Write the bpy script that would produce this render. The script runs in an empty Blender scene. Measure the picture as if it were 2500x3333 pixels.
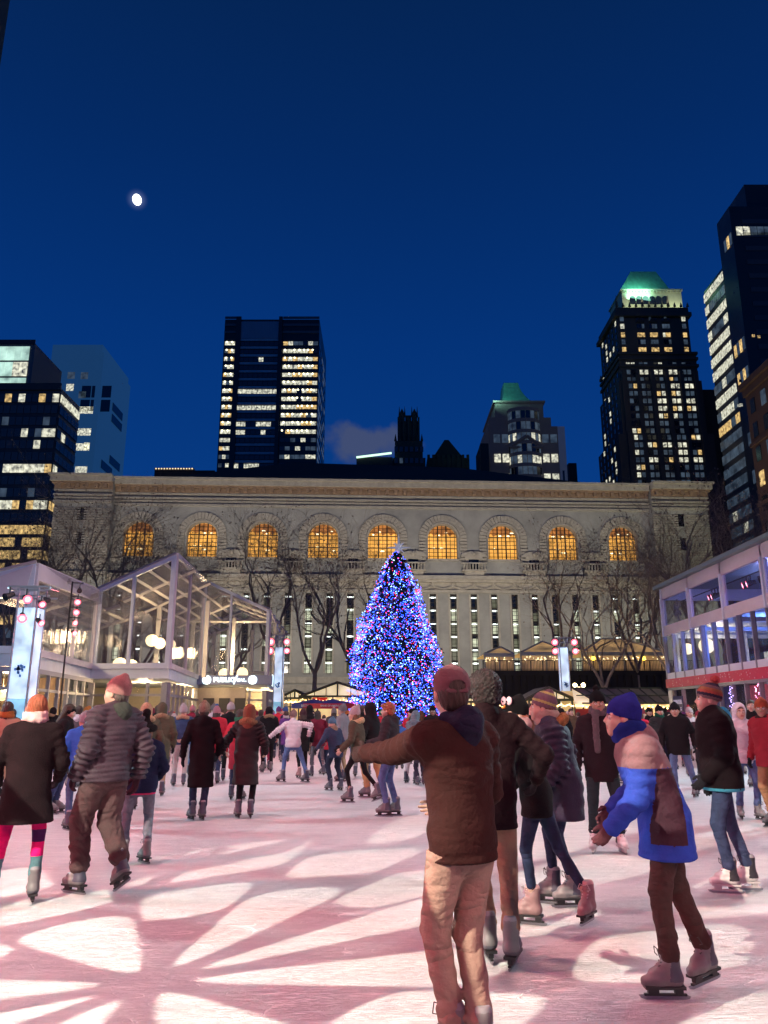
import bpy, math, random
import numpy as np
from mathutils import Vector, Matrix, Euler
R = math.radians
rnd = random.Random(7)
SC = bpy.context.scene
COL = SC.collection

# ------------------------------------------------------------ camera
F = 2550.0; CX = 1250.0; CY = 1666.5; PITCH = R(14.6); HC = 1.5
cam = bpy.data.cameras.new('camera'); camo = bpy.data.objects.new('camera', cam); COL.objects.link(camo)
cam.sensor_fit = 'VERTICAL'; cam.sensor_height = 24; cam.lens = 24*F/3333.0
cam.clip_start = 0.1; cam.clip_end = 20000
camo.location = (0, 0, HC); camo.rotation_euler = (R(90)+PITCH, 0, 0)
SC.camera = camo
CP, SP = math.cos(PITCH), math.sin(PITCH)
def dirpx(px, py):
    u, v = px-CX, CY-py
    return Vector((u, CP*F - SP*v, SP*F + CP*v))
def P(px, py, Y):
    d = dirpx(px, py); k = Y/d.y
    return Vector((d.x*k, Y, HC + d.z*k))
def G(px, py, z=0.0):
    d = dirpx(px, py); k = (z-HC)/d.z
    return Vector((d.x*k, d.y*k, z))
def XW(px, py, Y): return P(px, py, Y).x
def ZW(py, Y): return P(CX, py, Y).z

# ------------------------------------------------------------ world: clear dusk sky with one low cloud
W = bpy.data.worlds.new('World'); SC.world = W; W.use_nodes = True
nt = W.node_tree; nt.nodes.clear()
def N(t, typ, **kw):
    n = t.nodes.new(typ)
    for k, v in kw.items(): setattr(n, k, v)
    return n
wo = N(nt, 'ShaderNodeOutputWorld'); bg = N(nt, 'ShaderNodeBackground'); nt.links.new(bg.outputs[0], wo.inputs[0])
tc = N(nt, 'ShaderNodeTexCoord'); sx = N(nt, 'ShaderNodeSeparateXYZ'); nt.links.new(tc.outputs['Generated'], sx.inputs[0])
ramp = N(nt, 'ShaderNodeValToRGB'); nt.links.new(sx.outputs['Z'], ramp.inputs[0])
cr = ramp.color_ramp
cr.elements[0].position = 0.0; cr.elements[0].color = (0.0045, 0.047, 0.205, 1)
cr.elements[1].position = 1.0; cr.elements[1].color = (0.0012, 0.007, 0.034, 1)
for p_, c_ in ((0.25, (0.0018, 0.035, 0.182)), (0.45, (0.0010, 0.0265, 0.150)), (0.62, (0.0010, 0.0185, 0.102)), (0.78, (0.0012, 0.0135, 0.064))):
    e = cr.elements.new(p_); e.color = (*c_, 1)
# soft cloud bank low over the roofs
cd = dirpx(1185, 1440).normalized()
def vmath(t, op, a, b=None):
    n = N(t, 'ShaderNodeVectorMath', operation=op)
    for i, s in enumerate((a, b)):
        if s is None: continue
        if isinstance(s, (tuple, list, Vector)): n.inputs[i].default_value = tuple(s)
        else: t.links.new(s, n.inputs[i])
    return n
def fmath(t, op, a, b=None, c=None, clamp=False):
    n = N(t, 'ShaderNodeMath', operation=op); n.use_clamp = clamp
    for i, s in enumerate((a, b, c)):
        if s is None: continue
        if isinstance(s, (int, float)): n.inputs[i].default_value = s
        else: t.links.new(s, n.inputs[i])
    return n.outputs[0]
dv = vmath(nt, 'SUBTRACT', tc.outputs['Generated'], cd).outputs[0]
dv2 = vmath(nt, 'MULTIPLY', dv, (1/0.060, 1/0.060, 1/0.024)).outputs[0]
ln = vmath(nt, 'LENGTH', dv2).outputs['Value']
nz = N(nt, 'ShaderNodeTexNoise'); nz.inputs['Scale'].default_value = 34; nz.inputs['Detail'].default_value = 5
nt.links.new(tc.outputs['Generated'], nz.inputs['Vector'])
m1 = fmath(nt, 'ADD', ln, fmath(nt, 'MULTIPLY', fmath(nt, 'SUBTRACT', nz.outputs[0], 0.5), 1.6))
mr = N(nt, 'ShaderNodeMapRange', interpolation_type='SMOOTHSTEP'); nt.links.new(m1, mr.inputs[0])
mr.inputs[1].default_value = 0.45; mr.inputs[2].default_value = 1.15; mr.inputs[3].default_value = 0.8; mr.inputs[4].default_value = 0
mixc = N(nt, 'ShaderNodeMix', data_type='RGBA'); nt.links.new(mr.outputs[0], mixc.inputs[0]); nt.links.new(ramp.outputs[0], mixc.inputs[6])
mixc.inputs[7].default_value = (0.050, 0.065, 0.125, 1)
mdn = dirpx(446, 650).normalized()                            # soft glow around the moon, painted into the sky colour
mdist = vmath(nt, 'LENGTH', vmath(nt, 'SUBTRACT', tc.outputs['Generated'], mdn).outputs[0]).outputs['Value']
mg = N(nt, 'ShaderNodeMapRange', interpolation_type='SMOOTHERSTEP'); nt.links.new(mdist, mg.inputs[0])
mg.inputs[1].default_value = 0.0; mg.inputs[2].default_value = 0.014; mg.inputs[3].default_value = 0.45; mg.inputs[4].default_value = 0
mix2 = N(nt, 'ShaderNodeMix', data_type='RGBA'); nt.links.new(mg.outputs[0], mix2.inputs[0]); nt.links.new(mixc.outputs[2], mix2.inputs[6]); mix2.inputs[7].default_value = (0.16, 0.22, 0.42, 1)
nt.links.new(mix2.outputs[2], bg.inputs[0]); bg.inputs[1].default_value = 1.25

# ------------------------------------------------------------ exposure
SC.view_settings.view_transform = 'Standard'; SC.view_settings.look = 'None'
SC.view_settings.exposure = 0; SC.view_settings.gamma = 1
SC.render.engine = 'CYCLES'
cy = SC.cycles
cy.max_bounces = 6; cy.diffuse_bounces = 2; cy.glossy_bounces = 2; cy.transmission_bounces = 4; cy.transparent_max_bounces = 24
cy.sample_clamp_indirect = 4; cy.caustics_reflective = False; cy.caustics_refractive = False
cy.use_light_tree = True; cy.use_denoising = True

# ------------------------------------------------------------ rink lights
def lamp(kind, name, loc, aim, energy, color, size=0.3, spot=None, blend=0.6):
    l = bpy.data.lights.new(name, kind); o = bpy.data.objects.new(name, l); COL.objects.link(o)
    o.location = loc; l.energy = energy; l.color = color
    if aim is not None: o.rotation_euler = (Vector(aim)-Vector(loc)).to_track_quat('-Z', 'Y').to_euler()
    if kind == 'SPOT': l.spot_size = R(spot); l.spot_blend = blend; l.shadow_soft_size = size
    elif kind == 'AREA': l.size = size
    else: l.shadow_soft_size = size
    return o
RED = (1.0, 0.13, 0.16); PINK = (1.0, 0.42, 0.50); CYAN = (0.62, 0.93, 1.0); WARM = (1.0, 0.62, 0.26); BLUE = (0.16, 0.3, 1.0)
for p_, e_ in (((-5, 7, 17), 4700), ((6, 11, 17), 5100), ((-3, 26, 17), 8400), ((7, 33, 17), 7600)):  # unseen overhead spots, added to brighten the ice more than the clothes
    lamp('SPOT', 'added_overhead_spot', p_, (p_[0]*0.6, p_[1]+1.5, 0), e_, (1.0, 0.56, 0.54), 0.12, 118, 1.0)
lamp('SPOT', 'cool_rink_spot', (-17, 14, 7.2), (2, 14, 0), 6300, CYAN, 0.18, 150, 0.9)
lamp('SPOT', 'cool_rink_spot', (14.5, 20, 7.2), (-1, 13, 0), 5600, CYAN, 0.18, 150, 0.9)
lamp('SPOT', 'red_rink_spot', (-12, 5.5, 5.5), (3, 9.5, 0.8), 4600, RED, 0.3, 130, 0.9)
lamp('SPOT', 'red_rink_spot', (10, 1.5, 6.0), (0, 9, 0.5), 800, RED, 0.3, 130, 0.9)
lamp('SPOT', 'red_rink_spot', (-11.5, 27, 5.6), (0, 24, 0), 1800, RED, 0.3, 150, 0.9)
lamp('SPOT', 'pink_rink_spot', (-2.5, -7, 8.5), (0, 9, 0), 3000, (1.0, 0.27, 0.28), 0.5, 120, 0.9)
# two pattern projectors above the camera throw a snowflake of light on the ice
def gobo(loc, aim, energy, color, spot, roll=0.0, n=6, s=1.0):
    o = lamp('SPOT', 'pattern_projector', loc, aim, energy, color, 0.02, spot, 0.12)
    l = o.data; l.use_nodes = True; t = l.node_tree; t.nodes.clear()
    out = N(t, 'ShaderNodeOutputLight'); em = N(t, 'ShaderNodeEmission'); t.links.new(em.outputs[0], out.inputs[0])
    c = N(t, 'ShaderNodeTexCoord'); sp = N(t, 'ShaderNodeSeparateXYZ'); t.links.new(c.outputs['Normal'], sp.inputs[0])
    az = fmath(t, 'ABSOLUTE', sp.outputs[2])
    x = fmath(t, 'DIVIDE', sp.outputs[0], az); y = fmath(t, 'DIVIDE', sp.outputs[1], az)
    r = fmath(t, 'MULTIPLY', fmath(t, 'SQRT', fmath(t, 'ADD', fmath(t, 'MULTIPLY', x, x), fmath(t, 'MULTIPLY', y, y))), s)
    th = fmath(t, 'MULTIPLY', fmath(t, 'ADD', fmath(t, 'ARCTAN2', y, x), roll), n/(2*math.pi))
    fa = fmath(t, 'MULTIPLY', fmath(t, 'ABSOLUTE', fmath(t, 'SUBTRACT', fmath(t, 'FRACT', fmath(t, 'ADD', th, 10.0)), 0.5)), 2.0)
    fb = fmath(t, 'SUBTRACT', 1.0, fa)
    wv = fmath(t, 'MULTIPLY', r, math.pi/n)                    # half width of a sector at this radius
    da = fmath(t, 'MULTIPLY', fa, wv); db = fmath(t, 'MULTIPLY', fb, wv)
    def blob(d, w, r0, r1):                                    # rounded bar from r0 to r1 with half width w
        rc = fmath(t, 'DIVIDE', fmath(t, 'SUBTRACT', r, (r0+r1)/2), (r1-r0)/2)
        ww = fmath(t, 'DIVIDE', d, w)
        q = fmath(t, 'ADD', fmath(t, 'POWER', fmath(t, 'ABSOLUTE', rc), 7.0), fmath(t, 'MULTIPLY', ww, ww))
        m = N(t, 'ShaderNodeMapRange', interpolation_type='SMOOTHSTEP'); t.links.new(q, m.inputs[0])
        m.inputs[1].default_value = 0.93; m.inputs[2].default_value = 1.07; m.inputs[3].default_value = 1; m.inputs[4].default_value = 0
        return m.outputs[0]
    tot = blob(fa, 0.50, 0.05, 0.36)
    for b in (blob(fb, 0.42, 0.27, 0.44), blob(fa, 0.40, 0.42, 0.58), blob(fb, 0.50, 0.50, 0.74), blob(fa, 0.16, 0.62, 0.86)):
        tot = fmath(t, 'MAXIMUM', tot, b)
    em.inputs[0].default_value = (1, 1, 1, 1)
    t.links.new(tot, em.inputs[1])
    return o
gobo((-6.5, -1.2, 6.5), (-1.37, 5.1, 0), 11500, (1.0, 0.91, 0.72), 66, 0.55, 8, 2.35)
gobo((8.5, -1.5, 7.0), (3.8, 6.6, 0), 2100, (1.0, 0.78, 0.70), 60, 0.2, 6, 1.3)


# ------------------------------------------------------------ helpers: properties, mesh building, materials
def tag(o, label=None, cat=None, group=None, kind=None):
    if label: o['label'] = label
    if cat: o['category'] = cat
    if group: o['group'] = group
    if kind: o['kind'] = kind
    return o
def empty(name, loc, rz=0.0, label=None, cat=None, group=None):
    o = bpy.data.objects.new(name, None); COL.objects.link(o); o.empty_display_size = 0.2
    o.location = loc; o.rotation_euler = (0, 0, rz)
    return tag(o, label, cat, group)
class MB:
    def __init__(s): s.v = []; s.f = []; s.m = []
    def add(s, vs, fs, mi=0):
        b = len(s.v); s.v += [tuple(x) for x in vs]; s.f += [tuple(b+i for i in f) for f in fs]; s.m += [mi]*len(fs); return s
    def box(s, x0, x1, y0, y1, z0, z1, mi=0):
        if x1 < x0: x0, x1 = x1, x0
        if y1 < y0: y0, y1 = y1, y0
        if z1 < z0: z0, z1 = z1, z0
        return s.add([(x0,y0,z0),(x1,y0,z0),(x1,y1,z0),(x0,y1,z0),(x0,y0,z1),(x1,y0,z1),(x1,y1,z1),(x0,y1,z1)],
              [(0,3,2,1),(4,5,6,7),(0,1,5,4),(1,2,6,5),(2,3,7,6),(3,0,4,7)], mi)
    def prism(s, poly, t, mi=0):                 # poly: 3D points, t: offset vector
        n = len(poly); t = Vector(t); a = [Vector(p) for p in poly]; b = [p+t for p in a]
        return s.add(a+b, [tuple(range(n-1,-1,-1)), tuple(range(n, 2*n))]+[(i,(i+1)%n,(i+1)%n+n,i+n) for i in range(n)], mi)
    def frus(s, c0, c1, r0, r1, n=8, mi=0, caps=True, sq=False):
        c0, c1 = Vector(c0), Vector(c1); d = c1-c0
        if d.length < 1e-6: return s
        d.normalize(); u = d.orthogonal().normalized(); w = d.cross(u)
        if abs(d.z) > 0.999: u = Vector((1,0,0)); w = Vector((0,1,0))*(1 if d.z > 0 else -1)
        off = math.pi/n if sq else 0
        va = [c0+(u*math.cos(off+2*math.pi*i/n)+w*math.sin(off+2*math.pi*i/n))*r0 for i in range(n)]
        vb = [c1+(u*math.cos(off+2*math.pi*i/n)+w*math.sin(off+2*math.pi*i/n))*r1 for i in range(n)]
        fs = [(i,(i+1)%n,(i+1)%n+n,i+n) for i in range(n)]
        if caps: fs += [tuple(range(n-1,-1,-1)), tuple(range(n,2*n))]
        return s.add(va+vb, fs, mi)
    def tube(s, pts, r, n=6, mi=0):
        for a, b in zip(pts[:-1], pts[1:]): s.frus(a, b, r, r, n, mi)
        return s
    def bar(s, a, b, w, h=None, mi=0): return s.frus(a, b, w*0.7071, w*0.7071, 4, mi, sq=True)
    def ball(s, c, r, nu=10, nv=7, mi=0, sc=(1,1,1)):
        c = Vector(c); vs = [c+Vector((0,0,r*sc[2]))]; fs = []
        for j in range(1, nv):
            a = math.pi*j/nv
            for i in range(nu):
                b = 2*math.pi*i/nu
                vs.append(c+Vector((r*sc[0]*math.sin(a)*math.cos(b), r*sc[1]*math.sin(a)*math.sin(b), r*sc[2]*math.cos(a))))
        vs.append(c-Vector((0,0,r*sc[2]))); k = len(vs)-1
        for i in range(nu):
            fs.append((0, 1+i, 1+(i+1)%nu)); fs.append((k, 1+(nv-2)*nu+(i+1)%nu, 1+(nv-2)*nu+i))
        for j in range(nv-2):
            for i in range(nu):
                fs.append((1+j*nu+i, 1+(j+1)*nu+i, 1+(j+1)*nu+(i+1)%nu, 1+j*nu+(i+1)%nu))
        return s.add(vs, fs, mi)
    def lathe(s, c, prof, n=12, mi=0):
        c = Vector(c)
        for (r0,z0),(r1,z1) in zip(prof[:-1], prof[1:]): s.frus(c+Vector((0,0,z0)), c+Vector((0,0,z1)), max(r0,1e-4), max(r1,1e-4), n, mi, caps=False)
        return s
    def mesh(s, name, mats, smooth=False):
        me = bpy.data.meshes.new(name); me.from_pydata(s.v, [], s.f)
        for m in (mats if isinstance(mats, (list, tuple)) else [mats]): me.materials.append(m)
        if len(me.materials) > 1: me.polygons.foreach_set('material_index', s.m)
        if smooth: me.polygons.foreach_set('use_smooth', [True]*len(me.polygons))
        me.update(); return me
    def build(s, name, mats, parent=None, smooth=False, loc=None):
        o = bpy.data.objects.new(name, s.mesh(name, mats, smooth)); COL.objects.link(o)
        if parent: o.parent = parent
        if loc is not None: o.location = loc
        return o
def recalc(me):
    import bmesh
    bm = bmesh.new(); bm.from_mesh(me); bmesh.ops.recalc_face_normals(bm, faces=bm.faces); bm.to_mesh(me); bm.free()
def copy_tree(o, parent=None):
    c = o.copy(); COL.objects.link(c)
    if parent is not None:
        c.parent = parent
    for ch in o.children:
        copy_tree(ch, c)
    return c
MC = {}
def mat(name, col=(0.5,0.5,0.5), rough=0.6, metal=0.0, emit=None, es=0.0, var=0.0, vscale=6.0, bump=0.0, bscale=40.0, spec=0.5,
        stretch=None, alpha=None, fold=0.0, sheen=0.0, evar=0.0, wave=None, coat=0.0):
    if name in MC: return MC[name]
    m = bpy.data.materials.new(name); m.use_nodes = True; t = m.node_tree; b = t.nodes['Principled BSDF']
    b.inputs['Base Color'].default_value = (*col, 1); b.inputs['Roughness'].default_value = rough; b.inputs['Metallic'].default_value = metal
    b.inputs['Specular IOR Level'].default_value = spec; b.inputs['Sheen Weight'].default_value = sheen; b.inputs['Coat Weight'].default_value = coat
    t_c = N(t, 'ShaderNodeTexCoord'); mp = N(t, 'ShaderNodeMapping'); t.links.new(t_c.outputs['Object'], mp.inputs[0])
    if stretch: mp.inputs['Scale'].default_value = stretch
    if var > 0:
        n = N(t, 'ShaderNodeTexNoise'); n.inputs['Scale'].default_value = vscale; n.inputs['Detail'].default_value = 6; n.inputs['Roughness'].default_value = 0.65
        t.links.new(mp.outputs[0], n.inputs['Vector'])
        r = N(t, 'ShaderNodeMapRange'); t.links.new(n.outputs[0], r.inputs[0]); r.inputs[1].default_value = 0.25; r.inputs[2].default_value = 0.75
        r.inputs[3].default_value = 1-var; r.inputs[4].default_value = 1+var
        mx = vmath(t, 'SCALE', (col[0], col[1], col[2])); t.links.new(r.outputs[0], mx.inputs['Scale'])
        t.links.new(mx.outputs[0], b.inputs['Base Color'])
        r2 = fmath(t, 'MULTIPLY', r.outputs[0], rough, clamp=True); t.links.new(r2, b.inputs['Roughness'])
    if bump > 0:
        n = N(t, 'ShaderNodeTexNoise') if wave is None else N(t, 'ShaderNodeTexWave', bands_direction=wave)
        n.inputs['Scale'].default_value = bscale; n.inputs['Detail'].default_value = 4
        if wave is not None: n.inputs['Distortion'].default_value = 1.0
        t.links.new(mp.outputs[0], n.inputs['Vector'])
        bp = N(t, 'ShaderNodeBump'); bp.inputs['Strength'].default_value = min(1, bump); bp.inputs['Distance'].default_value = 0.02*max(1, bump)
        t.links.new(n.outputs[1] if wave is not None else n.outputs[0], bp.inputs['Height']); t.links.new(bp.outputs[0], b.inputs['Normal'])
        if fold > 0:
            m2 = N(t, 'ShaderNodeMapping'); m2.inputs['Scale'].default_value = (1, 1, 1.9); m2.inputs['Rotation'].default_value = (0.5, 0.35, 0); t.links.new(t_c.outputs['Object'], m2.inputs[0])
            f2 = N(t, 'ShaderNodeTexNoise'); f2.inputs['Scale'].default_value = 5.2; f2.inputs['Detail'].default_value = 1.6; f2.inputs['Distortion'].default_value = 0.5; t.links.new(m2.outputs[0], f2.inputs['Vector'])
            rg = fmath(t, 'ABSOLUTE', fmath(t, 'SUBTRACT', f2.outputs[0], 0.5))
            b2 = N(t, 'ShaderNodeBump'); b2.inputs['Strength'].default_value = fold; b2.inputs['Distance'].default_value = 0.09; t.links.new(rg, b2.inputs['Height'])
            t.links.new(b2.outputs[0], bp.inputs['Normal'])
    if emit:
        b.inputs['Emission Color'].default_value = (*emit, 1); b.inputs['Emission Strength'].default_value = es
        if evar > 0:
            n = N(t, 'ShaderNodeTexNoise'); n.inputs['Scale'].default_value = vscale; n.inputs['Detail'].default_value = 4
            geo = N(t, 'ShaderNodeNewGeometry'); t.links.new(geo.outputs['Position'], n.inputs['Vector'])
            r = N(t, 'ShaderNodeMapRange'); t.links.new(n.outputs[0], r.inputs[0]); r.inputs[1].default_value = 0.3; r.inputs[2].default_value = 0.7
            r.inputs[3].default_value = es*(1-evar); r.inputs[4].default_value = es*(1+evar); t.links.new(r.outputs[0], b.inputs['Emission Strength'])
        try: m.cycles.emission_sampling = 'AUTO'
        except Exception: pass
    if alpha is not None: b.inputs['Alpha'].default_value = alpha
    MC[name] = m; return m
def glassmat(name, tint=(0.9,0.9,0.95), trans=0.8, rough=0.08, haze=(0.5,0.5,0.55)):
    if name in MC: return MC[name]
    m = bpy.data.materials.new(name); m.use_nodes = True; t = m.node_tree; t.nodes.clear()
    out = N(t, 'ShaderNodeOutputMaterial'); tr = N(t, 'ShaderNodeBsdfTransparent'); tr.inputs[0].default_value = (*tint, 1)
    pb = N(t, 'ShaderNodeBsdfPrincipled'); pb.inputs['Base Color'].default_value = (*haze, 1); pb.inputs['Roughness'].default_value = rough
    geo = N(t, 'ShaderNodeNewGeometry')
    mp = N(t, 'ShaderNodeMapping'); mp.inputs['Scale'].default_value = (1.2, 1.2, 0.35); t.links.new(geo.outputs['Position'], mp.inputs[0])
    n = N(t, 'ShaderNodeTexNoise'); n.inputs['Scale'].default_value = 1.7; n.inputs['Detail'].default_value = 4; t.links.new(mp.outputs[0], n.inputs['Vector'])
    bp = N(t, 'ShaderNodeBump'); bp.inputs['Strength'].default_value = 0.35; bp.inputs['Distance'].default_value = 0.1
    t.links.new(n.outputs[0], bp.inputs['Height']); t.links.new(bp.outputs[0], pb.inputs['Normal'])
    fr = N(t, 'ShaderNodeFresnel'); fr.inputs[0].default_value = 1.45
    k0 = fmath(t, 'ADD', fmath(t, 'MULTIPLY', n.outputs[0], (1-trans)*0.9), fmath(t, 'MULTIPLY', fr.outputs[0], 0.8), clamp=True)
    k = fmath(t, 'MULTIPLY', k0, fmath(t, 'SUBTRACT', 1.0, geo.outputs['Backfacing']))
    mx = N(t, 'ShaderNodeMixShader'); t.links.new(k, mx.inputs[0]); t.links.new(tr.outputs[0], mx.inputs[1]); t.links.new(pb.outputs[0], mx.inputs[2])
    t.links.new(mx.outputs[0], out.inputs[0]); MC[name] = m; return m
def many(root, name, specs, mats, cap=100, smooth=False):
    """specs: list of (size, MB); the largest become parts of their own, the rest one stuff part"""
    specs = sorted(specs, key=lambda s: -s[0])
    for _, mb in specs[:cap]: mb.build(name, mats, root, smooth)
    if len(specs) > cap:
        big = MB()
        for _, mb in specs[cap:]:
            b = len(big.v); big.v += mb.v; big.f += [tuple(b+i for i in f) for f in mb.f]; big.m += mb.m
        o = big.build(name, mats, root, smooth); o['kind'] = 'stuff'

# ------------------------------------------------------------ setting: ground, plaza, ice
M_ASPH = mat('asphalt', (0.035,0.035,0.04), 0.75, var=0.35, vscale=0.8, bump=0.3, bscale=30)
M_PAVE = mat('paving', (0.12,0.11,0.10), 0.7, var=0.3, vscale=1.5, bump=0.3, bscale=12)
def sheet(name, x0, x1, y0, y1, z, m, th=0.0):
    mb = MB()
    if th: mb.box(x0, x1, y0, y1, z-th, z)
    else: mb.add([(x0,y0,z),(x1,y0,z),(x1,y1,z),(x0,y1,z)], [(0,1,2,3)])
    return tag(mb.build(name, m), kind='structure')
sheet('ground', -1500, 1500, -300, 2500, -0.12, M_ASPH)
sheet('plaza', -70, 70, -30, 125, -0.03, M_PAVE, 0.08)
def ice_material():
    m = bpy.data.materials.new('ice'); m.use_nodes = True; t = m.node_tree; b = t.nodes['Principled BSDF']
    g = N(t, 'ShaderNodeNewGeometry'); 
    def noise(scale, st, det=5, rough=0.6, dist=0.0):
        mp = N(t, 'ShaderNodeMapping'); mp.inputs['Scale'].default_value = st[:3]; mp.inputs['Rotation'].default_value = (0,0,st[3]); t.links.new(g.outputs['Position'], mp.inputs[0])
        n = N(t, 'ShaderNodeTexNoise'); n.inputs['Scale'].default_value = scale; n.inputs['Detail'].default_value = det; n.inputs['Roughness'].default_value = rough; n.inputs['Distortion'].default_value = dist
        t.links.new(mp.outputs[0], n.inputs['Vector']); return n.outputs[0]
    big = noise(0.35, (1,1,1,0), 3); fine = noise(5.0, (1,9,1,0.25), 6, 0.7, 0.6); fine2 = noise(7.0, (1,12,1,-0.5), 6, 0.7, 0.8); snow = noise(2.6, (1,3,1,0.1), 8, 0.72)
    def thin(v, w):                                            # thin skate cuts: bright where the noise crosses its middle
        a = fmath(t, 'ABSOLUTE', fmath(t, 'SUBTRACT', v, 0.5))
        r = N(t, 'ShaderNodeMapRange'); t.links.new(a, r.inputs[0]); r.inputs[1].default_value = 0; r.inputs[2].default_value = w; r.inputs[3].default_value = 1; r.inputs[4].default_value = 0; return r.outputs[0]
    cuts = fmath(t, 'MAXIMUM', fmath(t, 'MAXIMUM', thin(fine, 0.018), thin(fine2, 0.016)), fmath(t, 'MAXIMUM', thin(noise(1.1, (1,4,1,1.1), 3, 0.5, 1.5), 0.006), thin(noise(0.7, (1,3,1,-0.8), 2, 0.5, 1.2), 0.004)))
    sr = N(t, 'ShaderNodeMapRange'); t.links.new(snow, sr.inputs[0]); sr.inputs[1].default_value = 0.35; sr.inputs[2].default_value = 0.68; sr.inputs[3].default_value = 0; sr.inputs[4].default_value = 1
    k = fmath(t, 'ADD', fmath(t, 'MULTIPLY', sr.outputs[0], 0.55), fmath(t, 'MULTIPLY', cuts, 0.5), clamp=True)
    mx = N(t, 'ShaderNodeMix', data_type='RGBA'); t.links.new(k, mx.inputs[0]); mx.inputs[6].default_value = (0.60,0.62,0.66,1); mx.inputs[7].default_value = (0.92,0.92,0.92,1)
    mb_ = N(t, 'ShaderNodeMix', data_type='RGBA'); mb_.blend_type = 'MULTIPLY'; mb_.inputs[0].default_value = 0.22
    t.links.new(mx.outputs[2], mb_.inputs[6]); cr_ = N(t, 'ShaderNodeCombineColor'); 
    for i in range(3): t.links.new(fmath(t, 'ADD', big, 0.45), cr_.inputs[i])
    t.links.new(cr_.outputs[0], mb_.inputs[7]); t.links.new(mb_.outputs[2], b.inputs['Base Color'])
    rr = N(t, 'ShaderNodeMapRange'); t.links.new(k, rr.inputs[0]); rr.inputs[3].default_value = 0.48; rr.inputs[4].default_value = 0.75; t.links.new(rr.outputs[0], b.inputs['Roughness'])
    bp = N(t, 'ShaderNodeBump'); bp.inputs['Strength'].default_value = 0.8; bp.inputs['Distance'].default_value = 0.016
    t.links.new(fmath(t, 'ADD', fmath(t, 'MULTIPLY', cuts, 0.6), fmath(t, 'MULTIPLY', snow, 1.2)), bp.inputs['Height']); t.links.new(bp.outputs[0], b.inputs['Normal'])
    b.inputs['IOR'].default_value = 1.31
    return m
sheet('ice_rink', -12.6, 15.0, -9, 43.5, 0.0, ice_material())
M_BOARD = mat('board', (0.55,0.60,0.66), 0.45, var=0.15, vscale=2)
rb = MB()
for x0, x1, y0, y1 in ((-12.75,15.1,43.5,43.62), (-12.75,-12.6,-9,43.5), (15.0,15.12,-9,43.5)):
    rb.box(x0, x1, y0, y1, -0.02, 1.05); rb.box(x0-0.03, x1+0.03, y0-0.03, y1+0.03, 1.052, 1.10, 1)
tag(rb.build('rink_barrier', [M_BOARD, mat('board_cap', (0.1,0.2,0.5), 0.4)]), 'low white barrier with blue cap around the ice rink', 'barrier')

# ------------------------------------------------------------ window materials
M_DARKG = mat('dark_glass', (0.015,0.02,0.03), 0.12, spec=0.8)
M_DIMG = mat('dim_glass', (0.05,0.07,0.10), 0.2, emit=(0.20,0.30,0.42), es=0.16, evar=0.7, vscale=0.5)
M_LWARM = mat('lit_warm', (0.4,0.3,0.15), 0.5, emit=(1.0,0.66,0.24), es=0.62, evar=0.98, vscale=1.3)
M_LWHITE = mat('lit_white', (0.4,0.4,0.35), 0.5, emit=(0.95,0.93,0.70), es=0.62, evar=0.98, vscale=1.3)
M_LGREEN = mat('lit_green', (0.4,0.4,0.35), 0.5, emit=(0.62,0.95,0.80), es=0.75, evar=0.6, vscale=0.3)
WM = [M_DARKG, M_DIMG, M_LWARM, M_LWHITE, M_LGREEN]

# ------------------------------------------------------------ the library
LA = R(2.7); LO = Vector((0, 125, 0)); LX = Vector((math.cos(LA), math.sin(LA), 0)); LN = Vector((-math.sin(LA), math.cos(LA), 0))
def lib(px, py):
    d = dirpx(px, py); o = Vector((0,0,HC)); k = (LO-o).dot(LN)/d.dot(LN); p = o+d*k
    return (p-LO).dot(LX), p.z
M_STONE = mat('limestone', (0.32,0.31,0.285), 0.85, var=0.32, vscale=0.22, bump=0.6, bscale=1.4)
M_STONE2 = mat('limestone_trim', (0.40,0.36,0.30), 0.85, var=0.25, vscale=1.2)
M_TERRA = mat('brown_frieze', (0.30,0.20,0.13), 0.85, var=0.35, vscale=1.5)
M_ROOF = mat('roof_dark', (0.02,0.02,0.022), 0.8, var=0.3)
M_IRON = mat('window_iron', (0.03,0.02,0.015), 0.6)
M_ARCHG = mat('arch_glass', (0.3,0.2,0.08), 0.4, emit=(1.0,0.46,0.075), es=0.92, evar=0.45, vscale=0.7)
M_ARCHT = mat('arch_ceiling', (0.2,0.1,0.05), 0.5, emit=(0.75,0.26,0.05), es=0.45, evar=0.8, vscale=0.9)
libr = empty('library', LO, LA, 'long pale stone library with nine glowing arched windows beyond the decorated tree', 'building')
arch_c = [lib(x, 1760)[0] for x in (450, 657, 855, 1052, 1247, 1441, 1637, 1832, 2028)]
AW = (lib(1489,1760)[0]-lib(1393,1760)[0])/2
az0 = lib(1440,1820)[1]; az1 = lib(1440,1706)[1]
sL, sR = lib(182, 1700)[0], lib(2296, 1720)[0]
pL, pR = lib(372, 1650)[0], lib(2110, 1650)[0]
zT = lib(1440, 1572)[1]; zD1 = lib(1440,1594)[1]; zD0 = lib(1440,1618)[1]
zF1, zF0 = lib(1440,1636)[1], lib(1440,1652)[1]
zL = lib(1440,1877)[1]; zFr0 = lib(1440,1928)[1]; zS1 = lib(1440,1934)[1]; zS0 = lib(1440,2192)[1]; zB = 0.0
slit_s = []
sp = (lib(1677,2000)[0]-lib(1410,2000)[0])/4; s0 = lib(1410,2000)[0]
k = -30
while k < 40:
    s = s0+k*sp
    if pL+1.5 < s < pR-1.0: slit_s.append(s)
    k += 1
SW = (lib(1421,2000)[0]-lib(1400,2000)[0])/2
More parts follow.
